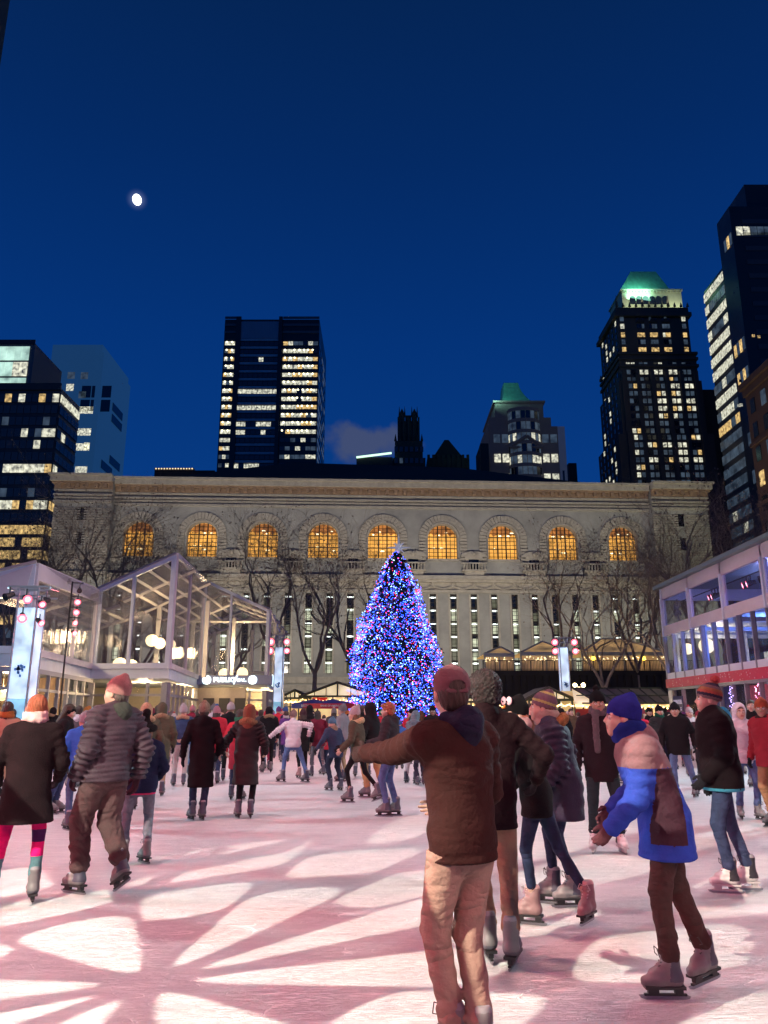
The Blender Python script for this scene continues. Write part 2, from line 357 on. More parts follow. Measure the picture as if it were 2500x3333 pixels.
def arch_pts(cx, w, z0, z1, n=14):
    zc = z1-w
    return [(cx-w, z0), (cx+w, z0)]+[(cx+w*math.cos(math.pi*i/n), zc+w*math.sin(math.pi*i/n)) for i in range(n+1)]
# wall: front sheet with real openings, built column by column
wb = MB()
def wall_rect(x0, x1, z0, z1, y=0.0, mi=0):
    if x1-x0 > 1e-3 and z1-z0 > 1e-3: wb.add([(x0,y,z0),(x1,y,z0),(x1,y,z1),(x0,y,z1)], [(0,1,2,3)], mi)
holes_top = [(c, AW) for c in arch_c]
# upper storey with arches
edge = pL
for c, w in holes_top:
    wall_rect(edge, c-w, zL, zD1); edge = c+w
    wall_rect(c-w, c+w, zL, az0)
    ap = arch_pts(c, w, az0, az1)[2:]
    wb.add([(x,0,z) for x,z in ap]+[(x,0,zD1) for x,z in ap], [(i,i+1,i+1+len(ap),i+len(ap)) for i in range(len(ap)-1)])
    full = [(c-w,az0)]+[(x,z) for x,z in ap[::-1]]+[(c+w,az0)]
    wb.add([(x,0,z) for x,z in full]+[(x,1.3,z) for x,z in full], [(i,i+len(full),i+1+len(full),i+1) for i in range(len(full)-1)], 1)
    wb.box(c-w-0.2, c+w+0.2, -0.35, 1.3, az0-0.35, az0, 1)
wall_rect(edge, pR, zL, zD1)
# lower storey with slits
edge = pL
for s in slit_s:
    wall_rect(edge, s-SW, zB, zFr0); edge = s+SW
    wall_rect(s-SW, s+SW, zB, zS0); wall_rect(s-SW, s+SW, zS1, zFr0)
    for xx in (s-SW, s+SW): wb.add([(xx,0,zS0),(xx,1.0,zS0),(xx,1.0,zS1),(xx,0,zS1)], [(0,1,2,3)])
    wb.box(s-SW, s+SW, 0.0, 1.0, zS0-0.2, zS0, 1)
    for sg in (-1, 1): wb.box(s+sg*SW*1.0, s+sg*(SW*1.0+0.3), -0.12, 0.0, zS0, zS1, 1)
wall_rect(edge, pR, zB, zFr0)
# frieze between: plain sheet, ledges, swags
wall_rect(pL, pR, zFr0, zL, 0.0, 1)
wb.box(pL, pR, -1.0, 0, zL-0.6, zL+0.05, 1); wb.box(pL, pR, -0.65, 0, zL-1.0, zL-0.6, 1); wb.box(pL, pR, -0.5, 0, zFr0-0.1, zFr0+0.35, 1)
for i in range(len(slit_s)-1):
    a, b = slit_s[i], slit_s[i+1]
    pts = [Vector((a+(b-a)*q/8, -0.18, zFr0+(zL-1.0-zFr0)*(0.72-0.38*math.sin(math.pi*q/8)))) for q in range(9)]
    wb.tube(pts, 0.2, 5, 1); wb.ball((a, -0.15, zFr0+1.35), 0.34, 8, 5, 1)
# rusticated base courses
for i in range(5):
    z = 1.5+i*(zS0-1.8)/5; wb.box(pL, pR, -0.35, 0, z, z+(zS0-1.8)/5-0.28, 1)
# end pavilions
PP = -1.5
for a, b in ((sL, pL), (pR, sR)):
    sl = lib(268 if a == sL else 2205, 1760)[0]
    for (x0, x1, z0, z1) in ((a, sl-0.75, zB, zD1), (sl+0.75, b, zB, zD1), (sl-0.75, sl+0.75, zB, lib(1440,1995)[1]), (sl-0.75, sl+0.75, lib(1440,1950)[1], lib(1440,1790)[1]),
                             (sl-0.75, sl+0.75, lib(1440,1750)[1], lib(1440,1712)[1]), (sl-0.75, sl+0.75, lib(1440,1672)[1], zD1)): wall_rect(x0, x1, z0, z1, PP)
    for x in (a, b): wb.add([(x,PP,zB),(x,25 if x in (sL, sR) else 0,zB),(x,25 if x in (sL,sR) else 0,zD1),(x,PP,zD1)], [(0,1,2,3)])
    for i in range(26):
        z = zL+i*(zF0-zL-1)/26
        for q0, q1 in ((a, a+4.2), (b-4.2, b)): wb.box(q0, q1, PP-0.14, PP, z, z+(zF0-zL-1)/26-0.16, 1)
    wb.box(a-0.2, b+0.2, PP-0.8, PP, zL-0.6, zL+0.05, 1)
    wb.box(sl-0.75, sl+0.75, PP+0.6, PP+0.7, zB, zF0, 2)
# string courses and cornice
def course(z0, z1, d, mi=1):
    wb.box(pL, pR, -d, 0, z0, z1, mi)
    wb.box(sL-d*0.6, pL, PP-d, PP, z0, z1, mi); wb.box(pR, sR+d*0.6, PP-d, PP, z0, z1, mi)
    wb.box(sL-d*0.6, sL, PP, 24, z0, z1, mi); wb.box(sR, sR+d*0.6, PP, 24, z0, z1, mi)
h = (zF1-zF0)
course(zF0-0.3, zF0+0.05, 0.30); course(zF0+h*0.45, zF0+h*0.72, 0.22); course(zF1, zF1+0.28, 0.38)
course(zD0-0.2, zD0+0.05, 0.35); course(zD0+0.05, zD1-0.35, 0.28, 3); course(zD1-0.35, zD1, 0.75, 3)
course(zD1, zT-0.35, 1.15); course(zT-0.35, zT, 1.5)
x = pL+0.6
while x < pR-0.5:
    wb.box(x, x+0.5, -0.85, -0.28, zD1-1.0, zD1-0.35, 3); x += 1.45
for a, b in ((sL, pL), (pR, sR)):
    x = a+0.5
    while x < b-0.4: wb.box(x, x+0.5, PP-0.85, PP-0.28, zD1-1.0, zD1-0.35, 3); x += 1.45
wb.box(sL+0.5, sR-0.5, 1.6, 2.0, zB, zT-0.5, 2)
wb.build('wall', [M_STONE, M_STONE2, M_DARKG, M_TERRA], libr)
rf = MB(); rz = ZW(1524, 148)
rx0, rx1 = sL+6, sR-4
rf.add([(rx0,3,zT-0.3),(rx1,3,zT-0.3),(rx1,50,zT-0.3),(rx0,50,zT-0.3),(rx0+30,22,rz+0.6),(rx1-34,22,rz),(rx1-34,34,rz),(rx0+30,34,rz+0.6)],
       [(0,1,5,4),(1,2,6,5),(2,3,7,6),(3,0,4,7),(4,5,6,7)])
rf.box(sL+0.3, sR-0.3, 0.2, 60, zT-0.6, zT-0.31)
rf.build('roof', M_ROOF, libr)
for c in arch_c:                                              # voussoir ring, keystones; window with frame and glass
    vb = MB(); nv = 19
    w1, w2 = AW*1.16, AW*1.62; zc = az1-AW
    for i in range(nv):
        a0, a1 = math.pi*(i+0.06)/nv, math.pi*(i+0.94)/nv
        q = [(c+r*math.cos(a), -0.02, zc+r*math.sin(a)) for r, a in ((w1,a0),(w2,a0),(w2,a1),(w1,a1))]
        vb.prism(q, (0,-0.22,0))
    for i in range(8):
        z = az0-0.8+i*(zc-az0+0.8)/8
        for sg in (-1,1): vb.box(c+sg*w1, c+sg*w2, -0.24, -0.02, z+0.08, z+(zc-az0+0.8)/8-0.06)
    n = 16
    for i in range(n):
        a0, a1 = math.pi*i/n, math.pi*(i+1)/n
        vb.prism([(c+r*math.cos(a), -0.02, zc+r*math.sin(a)) for r, a in ((AW*1.0,a0),(AW*1.13,a0),(AW*1.13,a1),(AW*1.0,a1))], (0,-0.3,0))
    vb.build('arch_surround', M_STONE2, libr)
    g = MB(); ap = arch_pts(c, AW, az0, az1, 20); g.add([(x,1.22,z) for x,z in ap], [tuple(range(len(ap)))])
    win = MB()
    zc = az1-AW
    def half(z): return AW if z < zc else math.sqrt(max(0, AW*AW-(z-zc)**2))
    for i in range(-3, 4):
        x = i*AW*2/7; hh = zc+math.sqrt(max(0.01, AW*AW-x*x)); t_ = 0.10 if abs(i) in (1,) else 0.035
        win.box(c+x-t_, c+x+t_, 0.98, 1.15, az0, hh)
    for i in range(1, 9):
        z = az0+(az1-az0)*i/9; hw = half(z); t_ = 0.07 if i in (3,6) else 0.03; win.box(c-hw, c+hw, 1.0, 1.13, z-t_, z+t_)
    wo_ = win.build('window', M_IRON, libr)
    g.build('glass', M_ARCHG, wo_)
    top = MB()
    za = zc+AW*0.38; hw = half(za)
    tp = [(-hw+2*hw*i/10, za+0.25*math.sin(i*2.1)) for i in range(11)]
    arc = [(AW*math.cos(a_), zc+AW*math.sin(a_)) for a_ in [math.asin((za-zc)/AW)+ (math.pi-2*math.asin((za-zc)/AW))*i/10 for i in range(11)]]
    top.add([(c+x*0.985, 1.20, z-0.03) for x, z in tp+arc], [tuple(range(22))])
    top.build('ceiling_glow', M_ARCHT, wo_)
    for i in range(5):
        MB().ball((c+AW*rnd.uniform(-0.75,0.75), 1.19, az0+(az1-az0)*rnd.choice((0.25,0.35,0.72,0.8))), 0.16, 6, 4, 0, (rnd.uniform(0.8,2.2), 0.2, 0.7)).build('ceiling_light', mat('lib_lamp', (1,1,1), 0.5, emit=(1.0,0.9,0.55), es=2.2), wo_)
for i in range(len(arch_c)-1):                               # small pedimented windows with balustrades
    c = (arch_c[i]+arch_c[i+1])/2; z0, z1 = lib(1440,1856)[1], lib(1440,1827)[1]; w = 0.85
    b = MB()
    b.box(c-w-0.45, c-w, -0.3, 0, z0, z1+0.3); b.box(c+w, c+w+0.45, -0.3, 0, z0, z1+0.3); b.box(c-w-0.6, c+w+0.6, -0.45, 0, z1+0.3, z1+0.7)
    zz = z1+0.7; pr = [(c-2.2, -0.02, zz), (c+2.2, -0.02, zz)]+[(c+2.2*math.cos(math.pi*q/8), -0.02, zz+0.95*math.sin(math.pi*q/8)) for q in range(1,8)]
    b.prism(pr, (0,-0.45,0)); b.ball((c,-0.4,zz+0.5), 0.42, 8, 6)
    b.box(c-2.0, c+2.0, -1.0, 0, z0-0.25, z0); b.box(c-2.0, c+2.0, -1.0, -0.75, z0+0.95, z0+1.15)
    for q in range(8): b.frus((c-1.7+q*0.486,-0.87,z0), (c-1.7+q*0.486,-0.87,z0+0.95), 0.13, 0.10, 6)
    b.box(c-1.6, c+1.6, -0.7, 0, z0-1.3, z0-0.25)
    wi = b.build('window_balcony', M_STONE2, libr)
    MB().box(c-w, c+w, -0.04, 0.02, z0, z1+0.3).build('pane', M_DARKG, wi)
for i, s in enumerate(slit_s):                               # tall slit windows: bands of lit and dark stacks
    g = MB(); z = zS0; rows = 6; hh = (zS1-zS0)/rows
    r2 = random.Random(i*13+5)
    for r in range(rows):
        z0 = zS0+r*hh; lit = r2.random()
        mi = 0 if lit < 0.30 else (1 if lit < 0.5 else 3)
        if r == rows-1: mi = 0 if r2.random() < 0.6 else 1
        g.box(s-SW, s+SW, 0.62, 0.7, z0, z0+hh*0.62, mi)
        g.box(s-SW, s+SW, 0.60, 0.7, z0+hh*0.62, z0+hh*0.9, 0 if r2.random() < 0.5 else mi)
        g.box(s-SW, s+SW, 0.55, 0.7, z0+hh*0.9, z0+hh, 2)
        if r2.random() < 0.75: g.box(s-SW*0.95, s+SW*0.95, 0.50, 0.545, z0+hh*0.70, z0+hh*0.81, 4)
    fr = MB()
    for q in (-0.33, 0.33): fr.box(s+q*SW*2-0.05, s+q*SW*2+0.05, 0.40, 0.48, zS0, zS1)
    for q in range(19): fr.box(s-SW, s+SW, 0.41, 0.47, zS0+q*(zS1-zS0)/19-0.035, zS0+q*(zS1-zS0)/19+0.035)
    w_ = fr.build('slit_window', M_IRON, libr)
    g.build('glass', [M_DARKG, mat('stack_dim',(0.1,0.1,0.08),0.4,emit=(0.45,0.5,0.30),es=0.16,evar=0.6,vscale=0.7), M_IRON,
                      mat('stack_lit',(0.2,0.2,0.15),0.4,emit=(0.72,0.78,0.55),es=0.62,evar=0.8,vscale=0.6),
                      mat('stack_lamp',(1,1,1),0.4,emit=(0.9,1.0,0.92),es=2.6)], w_)

# ------------------------------------------------------------ towers beyond the library
def dep(px, py, Y): p = P(px, py, Y); return p.x, p.z
def tower(name, x0, x1, y, H, depth, m, label, cat='building'):
    r = empty(name, ((x0+x1)/2, y, 0), 0, label, cat)
    MB().box(-(x1-x0)/2, (x1-x0)/2, 0, depth, -0.1, H).build('wall', m, r)
    return r, (x1-x0)/2
def lit(p, r_): return r_.random() < p
def win_front(specs, cx, cz, w, h, mi, y=-0.12, d=0.14): specs.append((w*h, MB().box(cx-w/2, cx+w/2, y, y+d, cz-h/2, cz+h/2, mi)))
def win_side(specs, x, sgn, cy_, cz, w, h, mi): specs.append((w*h*0.5, MB().box(x+sgn*0.02, x+sgn*0.14, cy_-w/2, cy_+w/2, cz-h/2, cz+h/2, mi)))
M_BLACK = mat('tower_black', (0.012,0.014,0.018), 0.35, var=0.4, vscale=0.2)
M_BLACK2 = mat('tower_dark_stone', (0.050,0.042,0.038), 0.85, var=0.3, vscale=0.3)
M_BROWN = mat('tower_brown', (0.095,0.072,0.062), 0.85, var=0.25, vscale=0.25, bump=0.4, bscale=0.5)
M_SPAN = mat('white_spandrel', (0.42,0.42,0.46), 0.6, var=0.2, vscale=0.3)
M_COPPER = mat('copper_roof', (0.10,0.33,0.26), 0.5, var=0.35, vscale=0.3, stretch=(3,3,0.3))
M_CREAM = mat('crown_stone', (0.46,0.46,0.34), 0.8, var=0.2, vscale=0.3)
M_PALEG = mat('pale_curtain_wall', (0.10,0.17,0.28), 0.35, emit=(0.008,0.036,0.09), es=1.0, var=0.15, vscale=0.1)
r2 = random.Random(31)
# slab tower with white bands
D = 260; X0, Zt = dep(733, 1040, D); X1, _ = dep(1040, 1045, D); zt2 = ZW(1040, D)
t, hw = tower('office_tower', X0, X1, D, zt2, 34, M_BLACK, 'broad dark office tower with white bands and two glowing window strips')
def lx(px, py): return XW(px, py, D)-(X0+X1)/2
xa, xb, xc, xd = lx(781,1050), lx(783,1050), lx(911,1050), lx(919,1050)
MB().box(xa-1.2, xa+0.6, -0.9, 0.05, 0, zt2+0.8).box(xc-0.2, xd+0.2, -0.9, 0.05, 0, zt2+0.8).build('pillar', M_BLACK, t)
pn = MB(); z0p, z1p = ZW(1103, D), ZW(1048, D)
pn.box(xb, xc-0.3, -0.35, 0.02, z0p, z1p)
for i in range(24): pn.box(xb+i*(xc-xb)/24, xb+i*(xc-xb)/24+0.18, -0.5, -0.35, z0p, z1p)
pn.build('plant_screen', mat('grey_panel', (0.34,0.34,0.40), 0.6, var=0.1, vscale=0.2), t)
specs = []; nfl = 24; fh = 3.1
spn = MB()
zz = z0p; row = 0
while zz > 25:
    zc_ = zz-fh/2
    spn.box(xb, xc-0.3, -0.3, 0.02, zz-fh*0.30, zz-0.05)
    for side, (a, b) in enumerate(((-hw+0.4, xa-1.4), (xd+0.6, hw-0.3))):
        n = 3 if side == 0 else 7; pitch_ = (b-a)/n
        on = row < 12 if side == 1 else row < 13
        for i in range(n):
            p = 0.93 if on else 0.3
            if side == 1 and row == 0: p = 0.3
            mi = (3 if r2.random() < 0.75 else 2) if lit(p, r2) else (1 if lit(0.5, r2) else 0)
            win_front(specs, a+(i+0.5)*pitch_, zc_-fh*0.08, pitch_*0.93, fh*0.46, mi)
    pr = 0.85 if row in (6, 8) else (0.4 if row in (10, 11, 13, 15) else 0.05)
    n = 8; pitch_ = (xc-xb)/n
    for i in range(n): win_front(specs, xb+(i+0.5)*pitch_, zz-fh*0.66, pitch_*0.9, fh*0.5, 3 if lit(pr, r2) else 0)
    for i in range(5): win_side(specs, hw, 1, 3+i*6.2, zc_, 5, fh*0.46, 1 if lit(0.5, r2) else 0)
    zz -= fh; row += 1
for i in range(3):
    for a, b in ((-hw, xa-1.3), (xd+0.3, hw)): spn.box(a, b, -0.25, 0.02, z0p+2.2+i*2.9, z0p+3.1+i*2.9, 1)
spn.build('spandrel', [M_SPAN, mat('grey_band', (0.10,0.10,0.12), 0.6)], t)
many(t, 'window', specs, WM)
# ceiling lamps seen in the glowing strips
zz = z0p; row = 0; lsp = []
while row < 12:
    if row > 0:
        for i in range(7):
            if lit(0.85, r2): lsp.append((1, MB().ball((xd+1.2+i*(hw-xd-2)/7+r2.uniform(0,0.6), -0.25, zz-fh*0.45), 0.34, 6, 4)))
    for i in range(3): lsp.append((0.9, MB().ball((-hw+1.2+i*1.9, -0.25, zz-fh*0.45), 0.34, 6, 4)))
    zz -= fh; row += 1
many(t, 'ceiling_lamp', lsp, [mat('ceil_lamp', (1,1,1), 0.5, emit=(1.0,0.94,0.6), es=3.2)])

# pale glass tower at the side of the stepped one
D = 300; X0, _ = dep(140,1400,D); X1, Zt = dep(335,1125,D)
Hh = ZW(1122, D)
t, hw = tower('glass_tower', X0, X1, D, Hh, 34, M_PALEG, 'pale blue hazy glass tower behind the stepped dark office block')
MB().box(hw-1.0, hw+1.2, -1.0, 34, 0, Hh-4).build('corner_wall', M_PALEG, t)
specs = []
def L2(px, py): return XW(px, py, D)-(X0+X1)/2, ZW(py, D)
x_, z_ = L2(352, 1275)
for i in range(3):
    for j in range(2): win_front(specs, x_-9+i*4.2, z_-j*6.2, 3.8, 5.2, 0)
for (px_, py_, w_, mi) in ((347,1335,7,3),(340,1406,8,3),(334,1455,8,3),(318,1530,5,3),(232,1222,3,1),(275,1223,3,1),(228,1261,3,3),(268,1285,3,1),(300,1452,2.5,3),(210,1300,3,1)):
    x_, z_ = L2(px_, py_); win_front(specs, min(x_, hw-w_/2-1.2), z_, w_, 3.0, mi)
for (zc_, mi) in ((Hh-22, 0),(Hh-27, 0),(Hh-45, 0),(Hh-50, 0),(Hh-70, 1),(Hh-86, 3),(Hh-104, 1),(Hh-66, 3)):
    win_side(specs, hw+1.3, 1, 17+r2.uniform(-6,6), zc_, 13 if mi == 0 else 3.5, 3.6, mi)
many(t, 'window', specs, WM)

# stepped dark glass block in front of it
D = 140; X1, _ = dep(200,1264,D); X0 = X1-60; Hh = ZW(1264, D)
t, hw = tower('office_block', X0, X1, D, Hh, 9.5, M_BLACK, 'stepped black glass office block with brightly lit floors and a bright top corner')
X1u = XW(115,1118,150); Hu = ZW(1118,150)
MB().box(-hw, X1u-(X0+X1)/2, 10-0.01, 24, Hh-3, Hu).build('upper_storeys', mat('upper_grey', (0.10,0.11,0.13), 0.5, var=0.2, vscale=0.2), t)
specs = []
uy = 10-0.15; ur = X1u-(X0+X1)/2
for j in range(4):
    for i in range(9):
        win_front(specs, ur-1.0-i*1.55-0.75, Hu-3.3-j*3.55+1.0, 1.5, 3.1, 4 if j != 1 or i > 1 else 3, y=uy)
fl = 26; fh = 2.36
for j in range(fl):
    zc_ = Hh-2.0-j*fh
    if zc_ < 3: break
    for i in range(22):
        xx = hw-0.2-(i+0.5)*1.3
        p = {0:0.8, 3:0.2, 6:0.5, 9:0.95, 11:0.95, 12:0.95, 13:0.9, 14:0.95, 16:0.8}.get(j, 0.04)
        if j == 6: p = 0.98 if i < 7 else 0.3
        mi = (2 if j >= 11 or lit(0.2, r2) else 3) if lit(p, r2) else (1 if lit(0.14, r2) else 0)
        win_front(specs, xx, zc_, 1.2, fh*0.70, mi)
    for i in range(5):
        p = {0:0.6, 6:0.6, 7:0.3, 9:0.9, 10:0.2, 11:0.9, 12:0.8, 13:0.8, 14:0.8}.get(j, 0.04)
        win_side(specs, hw, 1, 1+i*1.9, zc_, 1.7, fh*0.66, (2 if j >= 8 else 3) if lit(p, r2) else 0)
many(t, 'window', specs, WM)
MB().box(-hw, hw, -0.3, 0.05, Hh-0.4, Hh+1.0).box(ur-12, ur, 9.8, 10.05, Hu-0.2, Hu+0.8).build('parapet', M_BLACK, t)

# twin-spired gothic tower, pyramid roofed block
D = 250
def gothic():
    X0 = XW(1297,1400,D); X1 = XW(1363,1400,D); c = (X0+X1)/2
    t = empty('gothic_tower', (c, D, 0), 0, 'slim dark gothic tower topped by twin pointed spires', 'building')
    w = (X1-X0)/2; z1 = ZW(1370, D); z2 = ZW(1440, D)
    b = MB().box(-w, w, 0, 2*w, 0, z1).box(-w*1.35, w*1.35, -1.5, 2*w+2, 0, z2).box(-w*1.6, w*1.6, -1.6, 2*w+2, 0, z2-6)
    for i in range(5): b.box(-w+i*w/2-0.3, -w+i*w/2+0.3, -0.6, 0, z2, z1+1.2)
    for i in range(7): b.frus((-w*1.3+i*w*0.43,-1.2,z2), (-w*1.3+i*w*0.43,-1.2,z2+2.6), 0.5, 0.05, 4)
    b.build('wall', M_BLACK2, t)
    for sx_ in (-1, 1):
        s = MB().box(sx_*w*0.62-w*0.27, sx_*w*0.62+w*0.27, w*0.5, w*1.2, z1-2, z1+3.5).frus((sx_*w*0.62, w*0.85, z1+3.5), (sx_*w*0.62, w*0.85, ZW(1320, D)), w*0.36, 0.1, 4, sq=True)
        for q in (-1,1): s.frus((sx_*w*0.62+q*w*0.27, w*0.5, z1+2), (sx_*w*0.62+q*w*0.27, w*0.5, z1+6), 0.35, 0.04, 4)
        s.build('spire', M_BLACK2, t)
    MB().box(-w*0.3, w*0.3, w*0.7, w, z1-1, z1+3).build('bridge', M_BLACK2, t)
    sp_ = []
    for j in range(5):
        for i in range(6): win_front(sp_, -w*1.25+i*w*0.5, z2-3-j*4, 1.1, 1.8, 1 if lit(0.45, r2) else 0, y=-1.75)
    many(t, 'window', sp_, WM)
    MB().box(-w-14, -w*1.62, -4, 6, 0, ZW(1500,D)).build('side_wing', M_BLACK2, t)
    MB().bar((-w-14,-4.3,ZW(1502,D)), (-w*1.7,-4.3,ZW(1488,D)), 0.5).build('edge_light', mat('green_edge', (1,1,1), 0.5, emit=(0.6,1.0,0.7), es=1.6), t)
gothic()
D = 255; X0 = XW(1391,1500,D); X1 = XW(1527,1500,D); c = (X0+X1)/2; w = (X1-X0)/2
t = empty('pyramid_block', (c, D, 0), 0, 'squat dark block under a steep black pyramid roof', 'building')
zb = ZW(1490, D); b = MB().box(-w, w, 0, 2*w, 0, zb)
for i in range(9): b.box(-w+i*w*0.235, -w+i*w*0.235+0.9, -0.5, 0.3, zb-4, zb+1.0)
b.build('wall', M_BLACK2, t)
MB().frus((0,w*0.8,zb), (0,w*0.8,ZW(1434,D+w*0.8)), w*1.06, 1.0, 4, sq=True).build('roof', M_ROOF, t)

# block with green copper mansard, curved glass bay
D = 225; X0 = XW(1600,1400,D); X1 = XW(1775,1400,D); c = (X0+X1)/2; w = (X1-X0)/2
def Z(py): return ZW(py, D)
t = empty('mansard_block', (c, D, 0), 0, 'grey stone block with a curved glass bay under a flared green copper roof', 'building')
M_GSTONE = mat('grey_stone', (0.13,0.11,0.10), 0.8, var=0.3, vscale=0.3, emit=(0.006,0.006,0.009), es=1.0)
x_l, x_r = XW(1612,1330,D)-c, XW(1768,1330,D)-c
b = MB().box(x_l, x_r, 0, 26, 0, Z(1312)).box(XW(1588,1400,D)-c, XW(1810,1400,D)-c, -2, 26, 0, Z(1395)).box(x_l-2, x_r+2, -0.8, 26, 0, Z(1362)).box(x_l-0.6, x_r+0.6, -0.6, 26, Z(1312), Z(1306))
b.build('wall', M_GSTONE, t)
ra, rb_ = XW(1636,1308,D)-c, XW(1745,1308,D)-c; rc_, rd_ = XW(1655,1248,D)-c, XW(1704,1248,D)-c
z0, z1 = Z(1311), ZW(1246, D+9); n = 6; prof = []
for i in range(n+1):
    q = i/n; e = q**1.6 if q < 1 else 1; e = 1-(1-q)**1.55
    prof.append((ra+(rc_-ra)*e, rb_+(rd_-rb_)*e, z0+(z1-z0)*q, 1+8*e, 23-8*e))
vs = []; fs = []
for a_, b_, z_, y0_, y1_ in prof: vs += [(a_,y0_,z_),(b_,y0_,z_),(b_,y1_,z_),(a_,y1_,z_)]
for i in range(n):
    for q in range(4): fs.append((4*i+q, 4*i+(q+1)%4, 4*i+4+(q+1)%4, 4*i+4+q))
fs.append((4*n,4*n+1,4*n+2,4*n+3))
MB().add(vs, fs).build('roof', M_COPPER, t)
lamp('AREA', 'roof_floodlight', (c-8, D-3, z0+1.5), (c-2, D+8, z1), 1100, (0.4,1.0,0.75), 4)
bay = []; xb0, xb1 = XW(1650,1380,D)-c, XW(1752,1380,D)-c; zz = Z(1345); zend = Z(1545)
bm_ = MB(); j = 0; fh = (Z(1345)-Z(1545))/5.6
while zz > 20:
    for i in range(10):
        a0, a1 = math.pi*i/10, math.pi*(i+1)/10; rx = (xb1-xb0)/2; cxm = (xb0+xb1)/2
        def pt(a, z, o=0.0): return (cxm-(rx+o)*math.cos(a), -2.0-(3.2+o)*math.sin(a), z)
        if i == 0:
            aa = [math.pi*q/10 for q in range(11)]; MB().add([pt(a,zz-fh*0.3,0.2) for a in aa]+[pt(a,zz,0.2) for a in aa], [(q,q+1,q+12,q+11) for q in range(10)]).build('bay_band', M_GSTONE, t)
        mi = (3 if lit(0.4, r2) else 1) if j in (2,4) else (1 if lit(0.6, r2) else 0)
        bay.append((1, MB().add([pt(a0+0.02,zz-fh), pt(a1-0.02,zz-fh), pt(a1-0.02,zz-fh*0.3), pt(a0+0.02,zz-fh*0.3)], [(0,1,2,3)], mi)))
    zz -= fh; j += 1
for sgn in (-1, 1): bm_.bar((cxm+sgn*rx, -4.0, Z(1470)), (cxm, -5.8, Z(1440)), 0.8)
bm_.bar((cxm-rx, -4.6, Z(1472)), (cxm+rx, -4.6, Z(1472)), 0.7)
bm_.build('bay_frame', M_GSTONE, t)
for j in range(7):
    for sgn, xx in ((-1, XW(1628,1450,D)-c), (1, XW(1785,1450,D)-c)):
        for q in (-1, 1): bay.append((2, MB().box(xx+q*1.25-0.95, xx+q*1.25+0.95, -2.2, -2.0, Z(1422)-j*6.2-2.6, Z(1422)-j*6.2, (3 if lit(0.9, r2) else 1) if j in (1,2) else 1)))
many(t, 'window', bay, WM)
X0 = XW(1805,1400,D+25); X1 = XW(1850,1400,D+25)
t = empty('striped_tower', ((X0+X1)/2, D+30, 0), 0, 'narrow white tower with dark vertical window stripes beside the mansard block', 'building')
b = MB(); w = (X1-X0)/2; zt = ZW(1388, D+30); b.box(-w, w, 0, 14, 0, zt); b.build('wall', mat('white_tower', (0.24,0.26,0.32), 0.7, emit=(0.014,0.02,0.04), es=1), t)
MB().box(-w*0.35, -w*0.05, -0.1, 0.1, 0, zt-9).box(w*0.3, w*0.6, -0.1, 0.1, 0, zt-16).build('window', M_DARKG, t)
X0 = XW(1566,1500,D-10); X1 = XW(1592,1500,D-10); tw, _ = tower('low_block', X0, X1, D-10, ZW(1443, D-10), 12, M_BLACK2, 'plain dark block edging the mansard building')
X0 = XW(1852,1530,D+60); X1 = XW(1878,1530,D+60); tw, _ = tower('rooftop_box', X0, X1, D+60, ZW(1507, D+60), 12, M_BLACK2, 'small black block just above the library roof line')

# tall art deco tower with lit crown
D = 235
def Z(py): return ZW(py, D)
X0 = XW(2026,1250,D); X1 = XW(2262,1250,D); c = (X0+X1)/2; w = (X1-X0)/2
t = empty('crown_tower', (c, D, 0), 0, 'tall brown tower with a floodlit cream crown and green copper roof', 'building')
yb = 21
b = MB()
b.box(-w-1.6, w+1.6, -1.5, yb, 0, Z(1245)).box(-w-0.6, w+1.0, -0.7, yb, 0, Z(1155)).box(-w, w, 0, yb, 0, Z(1035)).box(-w-3.4, w+3.2, -2.4, yb, 0, Z(1420))
b.box(-w-1.0, w+1.0, -1.0, yb+1, Z(1032), Z(1020)).box(-w-0.3, w+0.3, -0.3, yb, Z(1020), Z(1002))
for zc_ in (1158, 1175, 1198): b.box(-w-1.2, w+1.5, -1.2, yb, Z(zc_), Z(zc_)+0.9)
nb = 5; bw = 2*w/nb
for i in range(nb+1):
    b.box(-w+i*bw-0.6, -w+i*bw+0.6, -1.95, 0, Z(1420), Z(1215)); b.box(-w+i*bw-0.6, -w+i*bw+0.6, -2.85, 0, Z(1580), Z(1420))
for i in range(12): b.frus((-w+i*2*w/11, -0.8, Z(1002)), (-w+i*2*w/11, -0.8, Z(1002)+(4.2 if i % 4 == 0 else 1.6)), 0.55, 0.05, 4)
for i in range(6): b.frus((-w-0.9, i*4, Z(1160)), (-w-0.9, i*4, Z(1160)+2.4), 0.5, 0.05, 4)
b.build('wall', M_BROWN, t)
cx0, cx1 = XW(2024,960,D+3)-c, XW(2218,960,D+3)-c
cr_ = MB().box(cx0, cx1, 3, yb-4, Z(1003), Z(930)).box(cx0-0.4, cx1+0.4, 2.6, yb-3.6, Z(932), Z(927))
for i in range(18): cr_.box(cx0+0.4+i*(cx1-cx0-1.2)/17, cx0+0.9+i*(cx1-cx0-1.2)/17, 2.45, 2.6, Z(940), Z(932))
cr_.build('crown', M_CREAM, t)
rx0, rx1 = XW(2028,930,D)-c, XW(2196,930,D)-c; tx0, tx1 = XW(2052,884,D+9)-c, XW(2134,884,D+9)-c
MB().add([(rx0,3.5,Z(929)),(rx1,3.5,Z(929)),(rx1,yb-5,Z(929)),(rx0,yb-5,Z(929)),(tx0,9,ZW(884,D+9)),(tx1,9,ZW(884,D+9)),(tx1,yb-11,ZW(884,D+9)),(tx0,yb-11,ZW(884,D+9))],
         [(0,1,5,4),(1,2,6,5),(2,3,7,6),(3,0,4,7),(4,5,6,7)]).build('roof', M_COPPER, t)
aw_ = MB()
